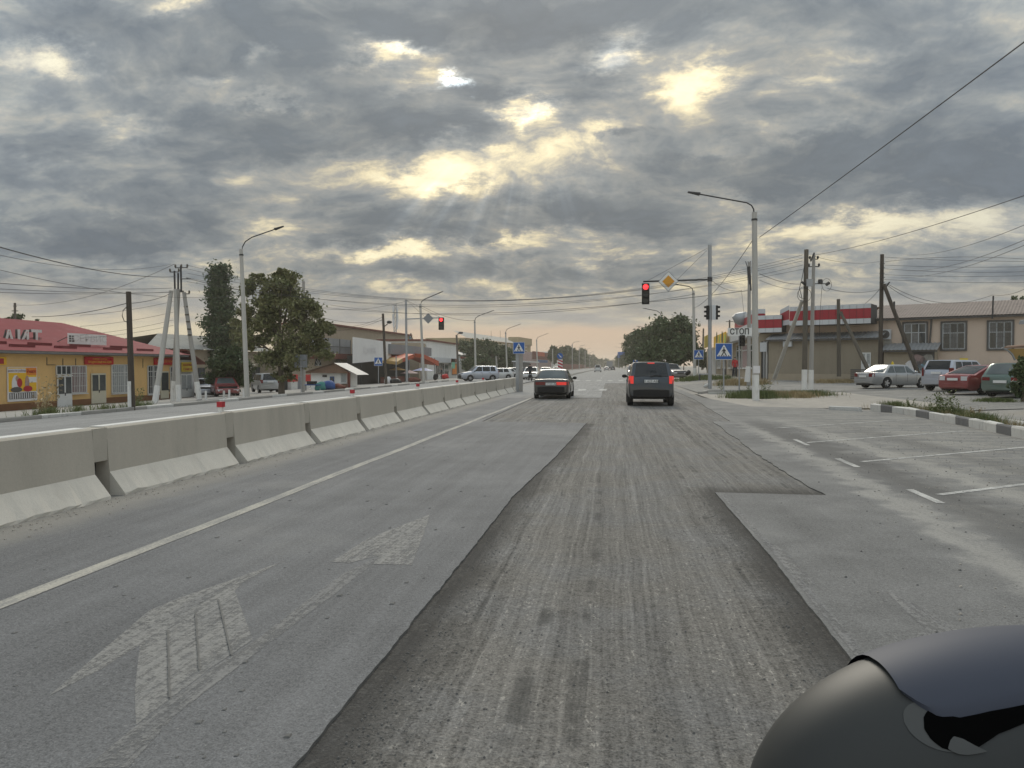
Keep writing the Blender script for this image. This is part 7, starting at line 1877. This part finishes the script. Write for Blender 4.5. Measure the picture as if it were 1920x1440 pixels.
person('person in dark clothes astride the small motorcycle', 994, 711, 1.62, 81.6, math.radians(180), M['navy'], M['navy'], .10)

# ------------------------------------------------------------------ wing mirror of the car the picture is taken from
md = .60
Wc = np.array(atD(2000, 1560, md)); ax_u, ax_v, ax_w = RT*.250, UP*.154, FW*.10
CAR = thing('car', 'dark wing mirror with blue grey cap of the car the photo is taken from', 'car', Wc)
def sup(th, ph, k=1.0):
    def sg(v, p): return math.copysign(abs(v)**p, v)
    e = 2/2.2
    return Wc + k*(ax_u*sg(math.cos(th), e)*sg(math.cos(ph), e) + ax_v*sg(math.sin(th), e)*sg(math.cos(ph), e) + ax_w*sg(math.sin(ph), e))
N1, N2 = 96, 32
WM = part('wing_mirror', MB().grid([[sup(2*PI*i/N1, -PI/2+PI*j/N2) for j in range(N2+1)] for i in range(N1+1)]), M['trim'], CAR, True)
pw_ = 2.2; rad = math.radians
def face(a, b, k, backside=False):
    """point on the shell with slopes a, b; k pushes it proud"""
    c = max(0.0, 1-abs(a)**pw_-abs(b)**pw_)**(1/pw_)
    return Wc + k*(ax_u*a + ax_v*b + ax_w*(c if backside else -c))
def ab(px, py): return (px-2000)/600.0, (1560-py)/370.0
capl = [(1652, 1268), (1668, 1280), (1690, 1291), (1720, 1287), (1770, 1274), (1840, 1260), (1920, 1247), (2010, 1242), (2120, 1246), (2250, 1270)]
rows = []
for px in np.linspace(1652, 2250, 70):
    py = np.interp(px, [q[0] for q in capl], [q[1] for q in capl]); a, b = ab(px, py); bm = max(b+.002, (1-abs(a)**pw_)**(1/pw_)-1e-5)
    r_ = [face(a, b + (bm-b)*math.sin(PI/2*t_/12), 1.022 - .018*(t_ == 0)) for t_ in range(13)]
    r_ += [face(a, bm - (bm-.55*bm)*(t_/8)**2, 1.022, True) for t_ in range(1, 9)]
    rows.append(r_)
part('painted_cap', MB().grid(rows), M['mirrorpaint'], WM, True)
def strip_on(nm, top, bot, mat, k, n=24, m=6):
    P = []
    for i in range(n+1):
        px = top[0][0] + (top[-1][0]-top[0][0])*i/n
        y0, y1 = np.interp(px, [q[0] for q in top], [q[1] for q in top]), np.interp(px, [q[0] for q in bot], [q[1] for q in bot])
        P.append([face(*ab(px, y0+(y1-y0)*j/m), k) for j in range(m+1)])
    return part(nm, MB().grid(P), mat, WM, True)
def arc(cx, cy, rx, ry, a0, a1, n=14): return [(cx + rx*math.cos(rad(a0+(a1-a0)*i/n)), cy - ry*math.sin(rad(a0+(a1-a0)*i/n))) for i in range(n+1)]
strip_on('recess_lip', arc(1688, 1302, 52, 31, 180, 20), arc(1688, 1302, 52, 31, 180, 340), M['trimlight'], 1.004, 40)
strip_on('recess_shade', [(1663, 1306), (1668, 1291), (1680, 1281), (1700, 1285), (1720, 1287), (1770, 1275), (1840, 1261), (1905, 1250), (1930, 1248)], [(1663, 1308), (1668, 1320), (1680, 1329), (1700, 1333), (1725, 1328), (1770, 1303), (1840, 1278), (1905, 1257), (1930, 1249)], M['gapshade'], 1.008, 60)  # black strip on the closed shell paints the gap's shade
strip_on('painted_glint', [(1690, 1328), (1696, 1318), (1703, 1312), (1715, 1314), (1730, 1321), (1745, 1327)], [(1690, 1330), (1696, 1333), (1703, 1335), (1715, 1335), (1730, 1332), (1745, 1328)], M['trimlight'], 1.011, 24)  # glint painted as a pale strip at the gap's lower edge
arm = MB().tube([Wc+ax_u*.6, Wc+ax_u*1.4-ax_v*.35, Wc+ax_u*2.2-ax_v*.7], [.07, .055, .06], 10); part('mirror_arm', arm, M['trim'], WM, True)
def cs(x, y, z): return CP + RT*x + FW*y + np.array([0, 0, z-CAMH])     # along and across the car's flank
def flank(nm, y0, y1, prof, mat):
    P = [[cs(x, y, z) for x, z in prof] for y in np.linspace(y0, y1, 9)]
    m_ = MB().grid(P); m_.grid([[p + RT*.05 for p in r_] for r_ in P]); return part(nm, m_, mat, CAR, True)
dp = [(.90, .38), (.87, .5), (.86, .75), (.88, .98), (.92, 1.12)]
flank('door', -.62, .52, dp, M['mirrorpaint']); flank('rear_door', -1.6, -.64, dp, M['mirrorpaint'])
flank('window_glass', -.60, .34, [(.93, 1.13), (1.02, 1.52)], M['glass'])
flank('roof', -1.6, .1, [(1.03, 1.54), (1.10, 1.60), (1.5, 1.66), (1.9, 1.66)], M['mirrorpaint'])
part('windscreen_pillar', MB().tube([cs(.95, .50, 1.12), cs(1.05, .08, 1.55)], .04, 6), M['mirrorpaint'], CAR, True)
part('door_handle', MB().tube([cs(.85, -.55, .96), cs(.85, -.35, .96)], .018, 6), M['trim'], CAR, True)
# ------------------------------------------------------------------ air
hz = MB().box(-260, -40, -3.2, 160, 1300, 17.5)
HZ = single('haze', hz, [], 'thin evening dust haze filling the street', None, kind='stuff')
hm = bpy.data.materials.new('haze_air'); hm.use_nodes = True; hn = hm.node_tree; hn.nodes.clear()
ho = hn.nodes.new('ShaderNodeOutputMaterial'); hv = hn.nodes.new('ShaderNodeVolumePrincipled')
hv.inputs['Color'].default_value = (.93, .88, .80, 1); hv.inputs['Density'].default_value = .00042; hv.inputs['Anisotropy'].default_value = .35
hn.links.new(hv.outputs[0], ho.inputs['Volume']); HZ.data.materials.append(hm)
